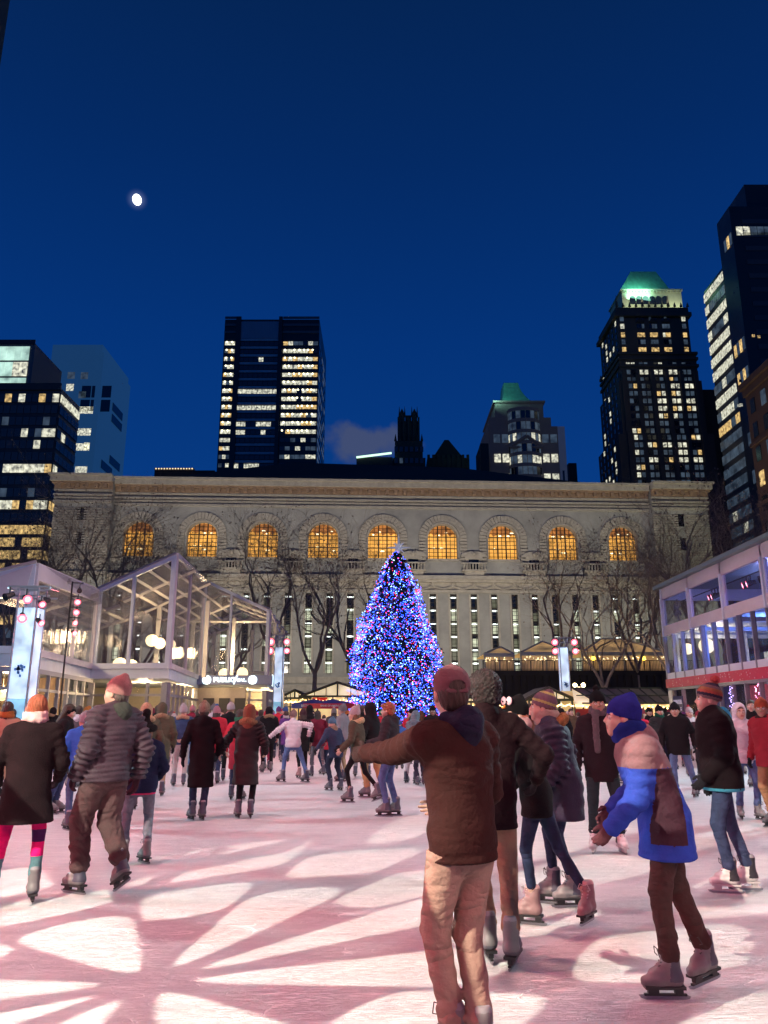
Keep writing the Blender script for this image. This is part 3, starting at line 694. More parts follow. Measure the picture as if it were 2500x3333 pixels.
for i in range(6):
    x_ = XW(2068+i*21.5,965,D)-c; ap = [(x_-1.0, 2.9, Z(976)), (x_+1.0, 2.9, Z(976))]+[(x_+1.0*math.cos(math.pi*q/6), 2.9, Z(958)+1.0*math.sin(math.pi*q/6)) for q in range(7)]
    MB().prism(ap, (0,-0.15,0)).build('arched_window', M_DARKG, t)
specs = []; rowy = [1038, 1062, 1090, 1113, 1138, 1162]
for j, py in enumerate(rowy):
    for i in range(5):
        if i in (0, 4):
            xx = -w+w*0.13 if i == 0 else w-w*0.13
            mi = 2 if j in (2,4) else (3 if (i == 0 and j == 1) or (i == 4 and j == 0) else 1)
            win_front(specs, xx, Z(py), 1.25, 1.7, mi)
        else:
            xc_ = (i-2)*w*0.36
            for q in (-1, 0, 1): win_front(specs, xc_+q*0.86, Z(py), 0.74, 1.5, (2 if lit(0.9, r2) else 3) if j in (2, 4) else (1 if lit(0.7, r2) else 0))
hot = {(3,4):1,(3,3):1,(1,1):1,(1,2):1,(1,3):1,(4,2):1,(4,3):1,(5,2):1,(5,3):1,(5,4):1,(6,2):1,(6,3):1,(6,4):1,(7,2):1,(9,0):1,(10,4):1,(11,1):1,(11,2):1,(11,3):.6,(12,3):1,(12,0):.6,(0,0):1,(13,1):.6,(13,3):1,(13,4):1,(14,0):1,(10,0):.7}
for j in range(17):
    py = 1190+j*24.2; yy = -0.82 if py < 1245 else (-1.62 if py < 1420 else -2.52)
    for i in range(5):
        xc_ = -w+(i+0.5)*2*w/5+(0 if 0 < i < 4 else (0.5 if i == 0 else -0.2))
        for q in (-1, 1):
            p = hot.get((j,i), 0.07)
            mi = (2 if r2.random() < 0.22 else 3) if lit(p, r2) else (1 if lit(0.78, r2) else 0)
            win_front(specs, xc_+q*0.78, Z(py), 1.12, 1.5, mi, y=yy)
    for i in range(5): win_side(specs, -w-(0.6 if py < 1245 else (1.6 if py < 1420 else 3.4)), -1, 2+i*3.9, Z(py), 1.2, 1.5, 3 if lit(0.22, r2) else 0)
for j in range(6):
    for i in range(5): win_side(specs, -w-(0.6 if j > 4 else 0), -1, 2+i*3.9, Z(1045+j*22), 1.2, 1.5, 3 if lit(0.25, r2) else 0)
many(t, 'window', specs, WM)
for i in range(3):
    x_ = (i-1)*w*0.36; z_ = Z(1050)
    MB().prism([(x_+1.35*math.cos(math.pi*q/8), -0.02, z_+1.35*math.sin(math.pi*q/8)) for q in range(9)], (0,-0.4,0)).build('arch', M_BLACK2, t)
lamp('AREA', 'crown_floodlight', (c-4, D+0.6, Z(1000)), (c-2, D+12, Z(900)), 700, (0.90,1.0,0.66), 8)
lamp('AREA', 'crown_floodlight', (c+8, D+0.6, Z(1000)), (c+6, D+12, Z(900)), 700, (0.90,1.0,0.66), 8)
lamp('AREA', 'roof_floodlight', (c-3, D+1.2, Z(934)), (c-2, D+12, Z(885)), 1500, (0.4,1.0,0.7), 8)

# black slab tower, slanting glass tower, dark gap block, brick block on the far right
D = 185; X0 = XW(2372,670,D); zt = ZW(672, D)
t = empty('black_tower', (X0+30, D, 0), 0, 'tallest black tower cut off by the picture edge with few lit windows', 'building')
MB().box(-30, 30, 0, 8, 0, zt).box(XW(2440,640,D)-X0-30, 30, 2, 14, zt-1, ZW(585,D)).build('wall', M_BLACK, t)
bands = MB(); z = zt-4
specs = []
while z > 20:
    bands.box(-27, 30, -0.12, 0.03, z-1.4, z); 
    z -= 4.1
bands.build('spandrel', mat('slab_band', (0.035,0.042,0.055), 0.5), t)
for i in range(9): win_front(specs, XW(2395,752,D)-X0-30+i*1.9+1, ZW(752,D), 1.7, 2.6, 3 if i in (0,1) else 1)
for px_, py_, mi in ((2452,1093,2),(2470,1096,2),(2410,1240,0),(2405,1320,3),(2412,1318,3),(2462,1300,2)): win_front(specs, XW(px_,py_,D)-X0-30, ZW(py_,D), 0.7, 0.7, mi)
for zz_, n_ in ((ZW(770,D),3),(ZW(1110,D),4),(ZW(1205,D),4),(ZW(1410,D),3),(ZW(1535,D),3)):
    for i in range(n_): win_side(specs, -30, -1, 1.2+i*1.6, zz_, 1.3, 3.4, 2 if i % 2 else 1)
many(t, 'window', specs, WM)
D = 200; X0 = 97.0
t = empty('slanted_glass_tower', (X0+8, D, 0), 0, 'narrow glass tower with slanting rows of lit ceilings against the black tower', 'building')
zt = ZW(873, D)
MB().box(-8, 8, -14, 13, 0, zt).build('wall', mat('side_glass', (0.05,0.06,0.075), 0.3), t)
specs = []; j = 0; z = zt-2.4
while z > 15:
    p = {0:.9,2:1,4:1,5:1,6:1,7:.3,8:1,9:.4,10:.9,13:.6}.get(j, 0.12)
    for i in range(10):
        win_side(specs, -8, -1, -12.6+i*2.75, z, 2.5, 2.6, (3 if not (j == 10) else 2) if lit(p, r2) else 1)
    z -= 4.3; j += 1
many(t, 'window', specs, WM)
D = 240; tw, _ = tower('gap_block', XW(2283,1400,D), XW(2345,1400,D), D, ZW(1268,D), 20, M_BLACK2, 'dark windowless block in the gap beside the crowned tower')
MB().box(-6.0, -4.6, 2, 3.4, ZW(1268,D)-0.1, ZW(1258,D)).build('chimney', M_BLACK2, tw)
X0 = 60.0; H_ = 54.8
t = empty('brick_block', (X0+15, 88, 0), 0, 'dark brown brick block with a corniced roof under the black tower', 'building')
b = MB().box(-15, 15, 0, 33, 0, H_).box(-15.9, 15, -0.5, 33.5, H_-1.0, H_).box(-15.4, 15, -0.3, 33.2, H_-2.2, H_-1.0)
for k_ in range(5): b.box(-15.35, -15, 0, 33, H_-11-k_*10, H_-10.4-k_*10)
b.build('wall', mat('dark_brick', (0.085,0.042,0.032), 0.85, var=0.35, vscale=0.8, bump=0.5, bscale=3), t)
specs = []
for j in range(12):
    for i in range(9): win_side(specs, -15, -1, 2+i*3.6, H_-4.5-j*4.1, 1.5, 2.4, 2 if (j, i) in ((3,7),(3,8),(5,6),(7,3)) else (1 if lit(0.12, r2) else 0))
many(t, 'window', specs, WM)
# lit low roofline at the far left of the library roof, thin edge of a near building
D = 210; t, hw = tower('lit_roof_block', XW(505,1510,D), XW(700,1510,D), D, ZW(1531,D), 12, M_BLACK2, 'low block with a row of cornice lights beyond the library roof')
b = MB().box(-hw, -hw+11, -0.3, 6, ZW(1531,D), ZW(1524,D))
b.build('penthouse', M_GSTONE, t)
for i in range(14): MB().ball((-hw+0.5+i*0.78, -0.5, ZW(1527,D)), 0.2, 6, 4).build('cornice_light', mat('cornice_light', (1,1,1), 0.5, emit=(1,0.75,0.4), es=1.5), t)
D = 60; X1 = XW(10, 150, D)
t = empty('edge_building', (X1-6, D, 0), 0, 'dim grey building edge rising along the top corner of the picture', 'building')
MB().box(-6, 6, -8, 0, 30, 75).box(-12, 5.2, -8, 0, 0, 30).build('wall', mat('edge_grey', (0.05,0.08,0.09), 0.8, var=0.3, vscale=0.4), t)
# the moon
md = dirpx(446, 650).normalized()*6000
mo = MB().ball((0,0,0), 37, 24, 16, 0, (0.80,0.80,1.10)).build('moon', mat('moon', (0.8,0.8,0.8), 0.9, emit=(1.0,0.98,0.95), es=4.0), smooth=True)
mo.location = md+Vector((0,0,HC)); mo.rotation_euler = (0, R(-14), 0)
tag(mo, 'small bright white moon in the clear dusk sky', 'moon')
# floodlights at the foot of the library
for i, xf in enumerate((-45, -18, 12, 42)):
    lamp('AREA', 'facade_floodlight', (xf, 99, 9), (xf*1.02, 127, 44), 4500, (1.0,0.90,0.76), 4)
lamp('AREA', 'facade_floodlight', (58, 112, 12), (52, 126, 34), 1300, (0.85,1.0,0.50), 3)

# ------------------------------------------------------------ lettering helper: real extruded letters
def text_mesh(name, body, size, m, parent, M, bold=0.0, shear=0.0, depth=0.01, spacing=1.0):
    cu = bpy.data.curves.new('lettering', 'FONT'); cu.body = body; cu.size = size; cu.align_x = 'CENTER'; cu.align_y = 'CENTER'
    cu.offset = bold; cu.shear = shear; cu.extrude = depth; cu.space_character = spacing; cu.resolution_u = 4
    o = bpy.data.objects.new('lettering', cu); COL.objects.link(o)
    me = bpy.data.meshes.new_from_object(o.evaluated_get(bpy.context.evaluated_depsgraph_get()))
    bpy.data.objects.remove(o); me.materials.clear(); me.materials.append(m)
    r = bpy.data.objects.new(name, me); COL.objects.link(r); r.parent = parent; r.matrix_local = M; return r
def wallM(p, ux):                                              # matrix with text x along ux, y up, facing ux x z
    ux = Vector(ux).normalized(); uz = Vector((0,0,1)); n = ux.cross(uz)
    return Matrix(((ux.x, uz.x, n.x, p[0]), (ux.y, uz.y, n.y, p[1]), (ux.z, uz.z, n.z, p[2]), (0,0,0,1)))

# ------------------------------------------------------------ materials
M_FRAME = mat('white_frame', (0.66,0.74,0.82), 0.45, var=0.10, vscale=1.5, bump=0.2, bscale=6)
M_FAB = mat('white_fabric', (0.66,0.62,0.66), 0.6, var=0.12, vscale=0.8, bump=0.6, bscale=3)
M_MULL = mat('grey_mullion', (0.30,0.31,0.34), 0.45, metal=0.3, var=0.1)
M_BLK = mat('black_metal', (0.02,0.02,0.022), 0.5)
M_CLEAR = glassmat('clear_vinyl', (0.95,0.95,0.96), 0.76, 0.08, (0.30,0.27,0.28))
M_GLASS = glassmat('shop_glass', (0.92,0.94,0.96), 0.90, 0.04, (0.25,0.27,0.3))
M_TREEG = glassmat('side_glazing', (0.80,0.82,0.90), 0.86, 0.02, (0.2,0.2,0.3))
M_GLOBE = mat('globe', (1,0.9,0.7), 0.5, emit=(1.0,0.80,0.42), es=1.9)
M_BULB = mat('warm_bulb', (1,0.9,0.7), 0.5, emit=(1.0,0.66,0.25), es=6.0)
M_BEAM = mat('roof_beam', (0.55,0.52,0.48), 0.5, var=0.1)

def V2(px, py, D): p = P(px, py, D); return Vector((p.x, p.y))
def face(root, A, B, zA, zB, z0, mull=(), fw=0.22, th=0.16, pane=M_CLEAR, fm=M_FRAME, valance=0.0, base=0.25):
    """framed wall from A to B (plan points), sloping head from zA to zB, foot at z0"""
    d = (B-A); L = d.length; d = d/L; n = Vector((d.y, -d.x, 0)); d3 = Vector((d.x, d.y, 0)); A3 = Vector((A.x, A.y, 0)); fw *= 0.8
    def pt(s, z): return A3+d3*s+Vector((0,0,z))
    def top(s): return zA+(zB-zA)*s/L
    fr = MB(); t = n*th
    def quad(q): fr.prism([p-t*0.5 for p in q], t)
    quad([pt(0, zA-fw-valance), pt(L, zB-fw-valance), pt(L, zB), pt(0, zA)])
    quad([pt(0, z0), pt(L, z0), pt(L, z0+base), pt(0, z0+base)])
    ms = [0]+[L*m for m in mull]+[L]
    for i, s in enumerate(ms):
        w = fw if i in (0, len(ms)-1) else fw*0.62
        a, b = (s, s+w) if i == 0 else ((s-w, s) if i == len(ms)-1 else (s-w/2, s+w/2))
        quad([pt(a, z0+base+0.002), pt(b, z0+base+0.002), pt(b, top(b)-fw-valance-0.002), pt(a, top(a)-fw-valance-0.002)])
    fr.build('frame', fm, root)
    for a, b in zip(ms[:-1], ms[1:]):
        q = [pt(a, z0+base), pt(b, z0+base), pt(b, top(b)-fw-valance), pt(a, top(a)-fw-valance)]
        MB().prism([p-n*0.012 for p in q], n*0.024).build('pane', pane, root)
def roofbars(root, E0, R0, E1, R1, n_raft=4, n_purl=3, r=0.11):
    b = MB()
    for i in range(n_raft+1):
        k = i/n_raft; b.bar(E0.lerp(E1, k), R0.lerp(R1, k), r*1.4)
    for j in range(1, n_purl+1):
        k = j/(n_purl+1); b.bar(E0.lerp(R0, k), E1.lerp(R1, k), r*1.2)
    b.build('roof_beam', M_BEAM, root)

# ------------------------------------------------------------ clear gabled pavilion on the near side of the rink
pav = empty('gabled_pavilion', (0,0,0), 0, 'clear walled pavilion with zigzag white gables and warm ground floor shops', 'building')
D0, D1, D2, D3 = 27.0, 36.0, 47.0, 60.0
A0 = V2(-190, 1900, D0-0.6); B0 = V2(112, 1900, D0)
zP0 = ZW(1832, D0); zE0 = ZW(1905, D0-0.6)
C1 = V2(308, 2050, D1); zV = ZW(1918, D1); Pk = V2(563, 2000, D1-0.4); zPk = ZW(1803, D1-0.4)
C2 = V2(657, 2050, D2); zC2 = ZW(1885, D2); E2 = V2(875, 2100, D2-0.3); zE2 = ZW(1985, D2-0.3)
E3 = V2(908, 2100, D3-2)
ZF = 3.55
face(pav, A0, B0, zE0, zP0, ZF, (0.45,), fw=0.30, valance=0.25)
arch = MB()
dA = (B0-A0).normalized(); dA3 = Vector((dA.x, dA.y, 0)); B3 = Vector((B0.x, B0.y-0.12, 0))
pts = []
for i in range(11):
    q = i/10; pts.append(B3-dA3*0.25-dA3*(q*1.9)+Vector((0,0,zP0-1.35+0.62*math.sin(q*math.pi*0.5)-(q*1.9)*0.36)))
arch.prism([B3-dA3*0.05+Vector((0,0,zP0-0.1)), B3-dA3*2.3+Vector((0,0,zP0-0.1-2.3*0.42))]+pts[::-1], (0,-0.02,0))
arch.build('fabric_gusset', M_FAB, pav)
face(pav, B0, C1, zP0, zV, ZF, (0.02, 0.62), fw=0.22, valance=0.42, fm=M_FAB)
face(pav, C1, Pk, zV, zPk, ZF, (0.47,), fw=0.26)
face(pav, Pk, C2, zPk+0.05, zC2, ZF, (0.45,), fw=0.16, fm=M_FAB, valance=0.1)
face(pav, C2, E2, zC2, zE2, ZF, (0.42,), fw=0.24)
face(pav, E2, E3, zE2, zE2-0.1, ZF, (0.5,), fw=0.16, fm=M_FAB)
def v3(p, z): return Vector((p.x, p.y, z))
back = D3
roofbars(pav, v3(A0, zE0), v3(B0, zP0), Vector((A0.x-1, D1+6, zE0)), Vector((B0.x-1, D1+6, zP0)))
roofbars(pav, v3(C1, zV), v3(Pk, zPk), Vector((C1.x-0.6, back, zV)), Vector((Pk.x-0.6, back, zPk)), 6, 4)
roofbars(pav, Vector((Pk.x-0.4, D2, zPk)), v3(E2, zE2), Vector((Pk.x-0.6, back, zPk)), Vector((E2.x-0.6, back, zE2)), 4, 3)
for q in (((C1, zV),(Pk, zPk)), ((A0, zE0),(B0, zP0))):
    (a, za), (b, zb_) = q
    MB().prism([v3(a, za), v3(b, zb_), Vector((b.x-0.6, back, zb_)), Vector((a.x-0.6, back, za))], (0,0,0.02)).build('roof_sheet', M_CLEAR, pav)
MB().prism([Vector((Pk.x-0.5, D2+0.2, zPk+0.03)), v3(E2, zE2+0.02), Vector((E2.x-0.6, back, zE2)), Vector((Pk.x-0.6, back, zPk))], (0,0,0.02)).build('roof_sheet', M_CLEAR, pav)
# posts inside, rear wall, upper floor
for x_, y_ in ((-12.6,44),(-12.6,52),(-9.9,44),(-9.9,52),(-7.2,52),(-9.9,59.5),(-7.6,59.5),(-12.8,59.5)): MB().bar((x_,y_,ZF), (x_,y_,zV+0.6), 0.22).build('post', M_BEAM, pav)
MB().bar((-13.4,52,zV+0.4), (-7,52,zV+0.4), 0.16).build('tie_beam', M_BEAM, pav); MB().bar((-13.4,59.5,ZF+1.1), (-7.5,59.5,ZF+1.1), 0.12).build('handrail', M_BEAM, pav)
fl = MB()
outl = [A0, B0, C1, Pk, C2, E2, E3, Vector((E3.x-0.5, 61)), Vector((-30, 61)), Vector((-30, A0.y))]
fl.prism([v3(p, ZF-0.42) for p in outl], (0,0,0.415)); fl.build('upper_floor', M_FRAME, pav)
bandm = mat('band_grey', (0.26,0.29,0.36), 0.5)
for a, b_, zb_ in ((A0,B0,2.95),(B0,C1,2.95),(C1,Pk,3.1),(Pk,C2,3.05)):
    d = (b_-a).normalized(); n = Vector((d.y,-d.x,0))*0.12
    MB().prism([v3(a,zb_), v3(b_,zb_), v3(b_,ZF-0.44), v3(a,ZF-0.44)], n).build('fascia', bandm if b_ is C1 or a is A0 else M_FRAME, pav)
# ground floor storefront
def shopfront(a, b_, n, ztop=2.95, pane=M_GLASS, m=M_MULL, w=0.12, thick=()):
    d = (b_-a); L = d.length; d = d/L; nn = Vector((d.y,-d.x,0)); fr = MB(); d3 = Vector((d.x,d.y,0)); a3 = Vector((a.x,a.y,0))
    for i in range(n+1):
        ww = w*(2.2 if i in thick else 1); s = min(max(L*i/n, ww/2), L-ww/2)
        fr.prism([a3+d3*(s-ww/2), a3+d3*(s+ww/2), a3+d3*(s+ww/2)+Vector((0,0,ztop)), a3+d3*(s-ww/2)+Vector((0,0,ztop))], nn*0.12)
    fr.prism([a3+Vector((0,0,0)), a3+d3*L, a3+d3*L+Vector((0,0,0.3)), a3+Vector((0,0,0.3))], nn*0.14)
    fr.prism([a3+Vector((0,0,2.35)), a3+d3*L+Vector((0,0,2.35)), a3+d3*L+Vector((0,0,2.45)), a3+Vector((0,0,2.45))], nn*0.10)
    fr.build('shopfront', m, pav)
    MB().prism([a3+Vector((0,0,0.3)), a3+d3*L+Vector((0,0,0.3)), a3+d3*L+Vector((0,0,ztop)), a3+Vector((0,0,ztop))], -nn*0.02).build('shop_window', pane, pav)
shopfront(A0, B0, 4); shopfront(B0, C1, 7, thick=(4,)); shopfront(C1, Pk, 4, thick=(0,4)); shopfront(Pk, C2, 8, w=0.07); shopfront(C2, E2, 4, thick=(4,)); shopfront(E2, E3, 8, w=0.07)
M_WOOD = mat('warm_wood', (0.55,0.36,0.20), 0.6, var=0.25, vscale=1.2, stretch=(6,6,0.4))
M_CREAMW = mat('cream_wall', (0.62,0.55,0.42), 0.7, var=0.1)
MB().box(-17.5, -8, 46.5, 46.7, 0, 3.1).build('interior_wall', M_CREAMW, pav); MB().box(-13.0, -6.9, 55.5, 55.7, 0, 3.1).build('interior_wall', M_CREAMW, pav)
ir = MB().box(-30, -13.8, 34.5, 34.7, 0, 3.1)
for i in range(14): ir.box(-14.2-i*1.15, -14.1-i*1.15, 34.4, 34.5, 0, 3.1)
ir.build('interior_wall', M_WOOD, pav)
for q in ((-16.5,-13.9,33.2,34.3,0,1.1), (-12.6,-9.5,44.5,45.3,0,1.1), (-10.5,-8.2,53,53.8,0,1.15)): MB().box(*q).build('counter', M_WOOD, pav)
for i in range(3): MB().box(-10.4+i*0.9, -9.8+i*0.9, 46.35, 46.5, 1.3, 2.5).build('menu_board', mat('menu_board', (0.05,0.05,0.05), 0.6), pav)
for p, e in (((-14.5,31,2.7),120), ((-18,29.5,2.7),110), ((-12.0,40,2.7),130), ((-10.6,43,2.7),110), ((-9.0,51,2.7),150), ((-8.0,54,2.7),90)): lamp('POINT', 'shop_lamp', p, None, e*2.8, (1.0,0.66,0.32), 0.25)
for p, e in (((-11.3,41,5.4),120), ((-9.6,51,5.4),110), ((-15,31.5,5.2),110)): lamp('POINT', 'upper_lamp', p, None, e*5.5, (1.0,0.72,0.40), 0.35)
# shop sign
sg = empty('shop_sign', v3((C2+E2)/2, 0)-Vector((0,0.0,0)), 0, 'blue grey shop sign with glowing white letters above the pavilion doors', 'sign')
c2 = (C2+E2)/2; Ls = (E2-C2).length
zs0, zs1 = ZW(2229, D2-0.5), ZW(2199, D2-0.5)
ext = XW(868, 2215, D2-0.7)-c2.x+0.3
MB().box(-Ls/2-0.3, ext, -0.75, -0.2, zs0, zs1).build('sign_box', mat('sign_blue', (0.20,0.24,0.38), 0.5, var=0.1), sg)
M_LET = mat('white_letters', (1,1,1), 0.5, emit=(0.75,1.0,1.0), es=1.7)
zc_ = (zs0+zs1)/2
def sxx(px): return XW(px, 2213, D2-0.75)-c2.x
text_mesh('lettering', 'PUBLIC', 0.355, M_LET, sg, wallM((sxx(731), -0.77, zc_), (1,0,0)), bold=0.018, spacing=1.08)
def stroke(pts, r, name='lettering'):
    mb = MB().tube([Vector(p) for p in pts], r, 6); return mb
fx = sxx(765); u_ = (zs1-zs0)*0.95
st = MB()
def bez(pts, k=1.0):
    P_ = [Vector((fx+x*u_, -0.78, zc_+z*u_)) for x, z in pts]; out = []
    for i in range(len(P_)-1):
        p0 = P_[max(i-1,0)]; p1 = P_[i]; p2 = P_[i+1]; p3 = P_[min(i+2,len(P_)-1)]
        for q in range(5):
            t_ = q/5; out.append(0.5*((2*p1)+(p2-p0)*t_+(2*p0-5*p1+4*p2-p3)*t_*t_+(3*p1-p0-3*p2+p3)*t_**3))
    return out+[P_[-1]]
st.tube(bez([(-0.12,0.02),(0.12,0.12),(0.33,0.42),(0.28,0.55),(0.17,0.30),(0.05,-0.25),(-0.03,-0.48),(-0.08,-0.35),(0.10,-0.08),(0.30,0.05)]), 0.022, 5)
st.tube(bez([(0.55,0.10),(0.42,0.14),(0.34,-0.05),(0.42,-0.18),(0.55,0.0),(0.58,0.12),(0.56,-0.12),(0.66,-0.12),(0.76,0.12),(0.78,0.04),(0.86,0.12),(0.86,-0.04),(0.90,-0.14),(1.02,-0.02),(1.14,0.10),(1.06,0.14),(1.0,-0.02),(1.08,-0.16),(1.40,-0.14)]), 0.022, 5)
st.build('lettering', M_LET, sg)
for px_ in (675, 824):
    MB().frus((sxx(px_), -0.76, zc_), (sxx(px_), -0.80, zc_), 0.255, 0.255, 24).build('light_disc', M_LET, sg)
wv = MB().tube([Vector((sxx(824)-0.13+i*0.03, -0.81, zc_-0.02+0.012*(i%2)+i*0.005)) for i in range(10)], 0.012, 4); wv.build('disc_mark', mat('grey_mark', (0.25,0.4,0.45), 0.6), sg)
d3_ = (E3-E2).normalized()
sd = MB().prism([v3(E2-c2, zs0)+Vector((0.12,-0.4,0)), v3(E2-c2, zs0)+Vector((0.12+d3_.x*5,-0.4+d3_.y*5,0)), v3(E2-c2, zs1)+Vector((0.12+d3_.x*5,-0.4+d3_.y*5,0)), v3(E2-c2, zs1)+Vector((0.12,-0.4,0))], (0.12,0,0)).build('side_sign', mat('sign_blue'), sg)
text_mesh('lettering', 'PUBLIC', 0.9, M_LET, sg, wallM(v3(E2-c2, zc_)+Vector((0.26+d3_.x*2.4, -0.4+d3_.y*2.4, 0)), (d3_.x, d3_.y, 0)), bold=0.03)
# globe lamps inside, string lights
def globe(px, py, D, r, label):
    p = P(px, py, D); t = empty('globe_lamp', p, 0, label, 'lamp')
    MB().ball((0,0,0), r, 20, 14).build('globe', M_GLOBE, t, True)
    MB().frus((0,0,r), (0,0,r+0.9), 0.012, 0.012, 5).frus((0,0,r-0.01),(0,0,r+0.06),0.05,0.04,8).build('cord', M_BLK, t)
globe(494, 2085, 41, 0.31, 'round glowing globe lamp upper of the pair near the tall white gable post')
globe(520, 2094, 43, 0.31, 'round glowing globe lamp partly behind its twin near the tall white gable post')
globe(390, 2164, 40, 0.36, 'large globe lamp low behind the slim middle mullion of the tall gable')
globe(428, 2168, 42, 0.34, 'globe lamp sinking behind the floor edge beside the larger low globe')
globe(556, 2098, 46, 0.29, 'globe lamp seen through the narrow folded side panel of the gable')
globe(729, 2193, 50, 0.33, 'half hidden globe lamp rising above the shop sign lettering')
globe(789, 2191, 49.5, 0.35, 'half hidden globe lamp rising over the far end of the shop sign')
globe(7, 2258, 31, 0.27, 'low globe lamp inside the ground floor shop at the picture edge')
def string_lights(name, label, pts, r=0.045, m=None, sag=0.0, parent=None):
    mb = MB(); w = MB()
    for p in pts: mb.ball(p, r*rnd.uniform(0.8,1.2), 5, 4)
    for a, b_ in zip(pts[:-1], pts[1:]): w.frus(a, b_, 0.008, 0.008, 3)
    o = mb.build(name, m or M_BULB); w.build('wire', M_BLK, o); tag(o, label, 'string lights'); return o
pts = []
for i in range(46):
    q = i/45; pts.append(Vector((-19+q*5.2, 30+1.6*math.sin(i*1.7), 2.75-0.75*abs(math.sin(i*0.9)))))
string_lights('string_lights', 'warm fairy lights scattered under the ceiling of the near corner shop', pts, 0.035)
pts = [Vector((-10.6+i*0.14+0.1*math.sin(i*3), 49.5, 2.0+0.13*math.sin(i*1.3))) for i in range(26)]
string_lights('string_lights', 'golden garland lights hanging inside the shop below the glowing sign', pts, 0.055, mat('gold_bulb', (1,0.8,0.3), 0.5, emit=(1.0,0.72,0.12), es=5))
pts = [Vector((-12.7+i*0.15, 39.5+0.3*math.sin(i), 1.45+0.05*math.sin(i*2.1))) for i in range(24)]
string_lights('string_lights', 'row of tiny lights low behind the glass under the tall gable', pts, 0.028)

# ------------------------------------------------------------ lighting towers
M_LENSR = mat('red_lens', (1,0.3,0.3), 0.3, emit=(1.0,0.10,0.16), es=3.0)
M_LENSW = mat('pink_core', (1,0.8,0.8), 0.3, emit=(1.0,0.55,0.6), es=4.0)
M_WRAP = mat('tower_wrap', (0.60,0.64,0.72), 0.55, emit=(0.55,0.75,1.0), es=0.8, evar=0.6, vscale=1.8, bump=0.6, bscale=4)
M_WRAPB = mat('tower_wrap_lower', (0.4,0.6,0.75), 0.5, emit=(0.25,0.70,1.0), es=0.55, evar=0.8, vscale=2.2)
M_ALU = mat('truss_metal', (0.45,0.46,0.5), 0.35, metal=0.6)
def spotlight(root, p, aim, r=0.13, lit_=True, name='spotlight'):
    p = Vector(p); a = Vector(aim).normalized()
    o = MB().frus(p-a*r*2.4, p-a*r*0.9, r*0.55, r*0.72, 10).frus(p-a*r*0.9, p, r*0.72, r, 12, caps=False).bar(p-a*r*1.2+Vector((0,0,r*0.6)), p-a*r*1.2+Vector((0,0,r*2.1)), r*0.25).build(name, M_BLK, root)
    if lit_:
        MB().frus(p-a*0.02, p-a*0.01, r*0.95, r*0.95, 14).build('lens', M_LENSR, o)
        MB().frus(p-a*0.009, p+a*0.003, r*0.5, r*0.5, 12).build('lamp_core', M_LENSW, o)
    else: MB().frus(p-a*0.02, p-a*0.01, r*0.9, r*0.9, 10).build('lens', M_DARKG, o)
def truss(px, py_top, D, w, label, lamps, wrap_top, tilt=0.0):
    p = P(px, 2300, D); H = ZW(py_top, D)
    t = empty('light_tower', (p.x, D, 0), 0, label, 'light tower')
    h = w/2; fr = MB()
    for sx_ in (-1,1):
        for sy in (-1,1): fr.frus((sx_*h, sy*h, 0), (sx_*h, sy*h, H), 0.035, 0.035, 8)
    n = int(H/w)
    for i in range(n+1):
        z = i*H/n
        if z < H-wrap_top-0.05: continue
        for sx_ in (-1,1): fr.tube([(sx_*h,-h,z),(sx_*h,h,z)], 0.018, 5); fr.tube([(-h,sx_*h,z),(h,sx_*h,z)], 0.018, 5)
        if i < n:
            for sx_ in (-1,1): fr.tube([(-h,sx_*h,z),(h,sx_*h,z+H/n)], 0.015, 5); fr.tube([(sx_*h,-h,z),(sx_*h,h,z+H/n)], 0.015, 5)
    fr.build('truss_frame', M_ALU, t)
    zt = H-wrap_top; zb_ = zt*0.42; k = h+0.006
    MB().box(-k, k, -k, k, zb_+0.02, zt).box(-k-0.012, k+0.012, -k-0.012, k+0.012, zt*0.72, zt*0.735).build('fabric_wrap', M_WRAP, t)
    MB().box(-k, k, -k, k, 0.1, zb_).build('fabric_wrap', M_WRAPB, t)
    mk = MB()                                                 # frayed blue print on the wrap
    for i in range(16):
        a = rnd.uniform(0, 6.28); q = rnd.uniform(0.02, w*0.3); mk.box(q*math.cos(a)-0.03, q*math.cos(a)+0.03, -k-0.02, -k-0.012, zt*0.60+q*math.sin(a)-0.04, zt*0.60+q*math.sin(a)+0.04)
    mk.build('blue_print', mat('wrap_print', (0.08,0.2,0.55), 0.6), t)
    fr = MB()
    for z in (H+0.04, H-0.25): fr.tube([(-w*1.1,-h,z),(w*1.1,-h,z)], 0.03, 6); fr.tube([(-w*1.1,h,z),(w*1.1,h,z)], 0.03, 6)
    fr.tube([(-w*1.1,-h,H),(-w*1.1,h,H)], 0.03, 6).tube([(w*1.1,-h,H),(w*1.1,h,H)], 0.03, 6)
    fr.build('cross_arm', M_ALU, t)
    for (x_, z_, aim, r_, on) in lamps: spotlight(t, (x_, -h-0.35, H+z_), aim, r_, on)
    return t
truss(904, 2068, 48, 0.50, 'white wrapped light tower beside the shop sign with four glowing red lamps', [(-0.48,-0.45,(0.1,-1,-0.3),0.24,True),(-0.50,-0.98,(0.1,-1,-0.35),0.23,True),(0.50,-0.45,(0.3,-1,-0.3),0.19,True),(0.52,-0.98,(0.3,-1,-0.3),0.18,True)], 0.75)
truss(1843, 2078, 50, 0.52, 'white wrapped light tower before the tented terrace with four round red lamps', [(-0.62,-0.30,(0,-1,-0.3),0.21,True),(-0.62,-0.85,(0,-1,-0.35),0.21,True),(0.60,-0.30,(0,-1,-0.3),0.21,True),(0.64,-0.85,(0,-1,-0.3),0.20,True)], 0.6)
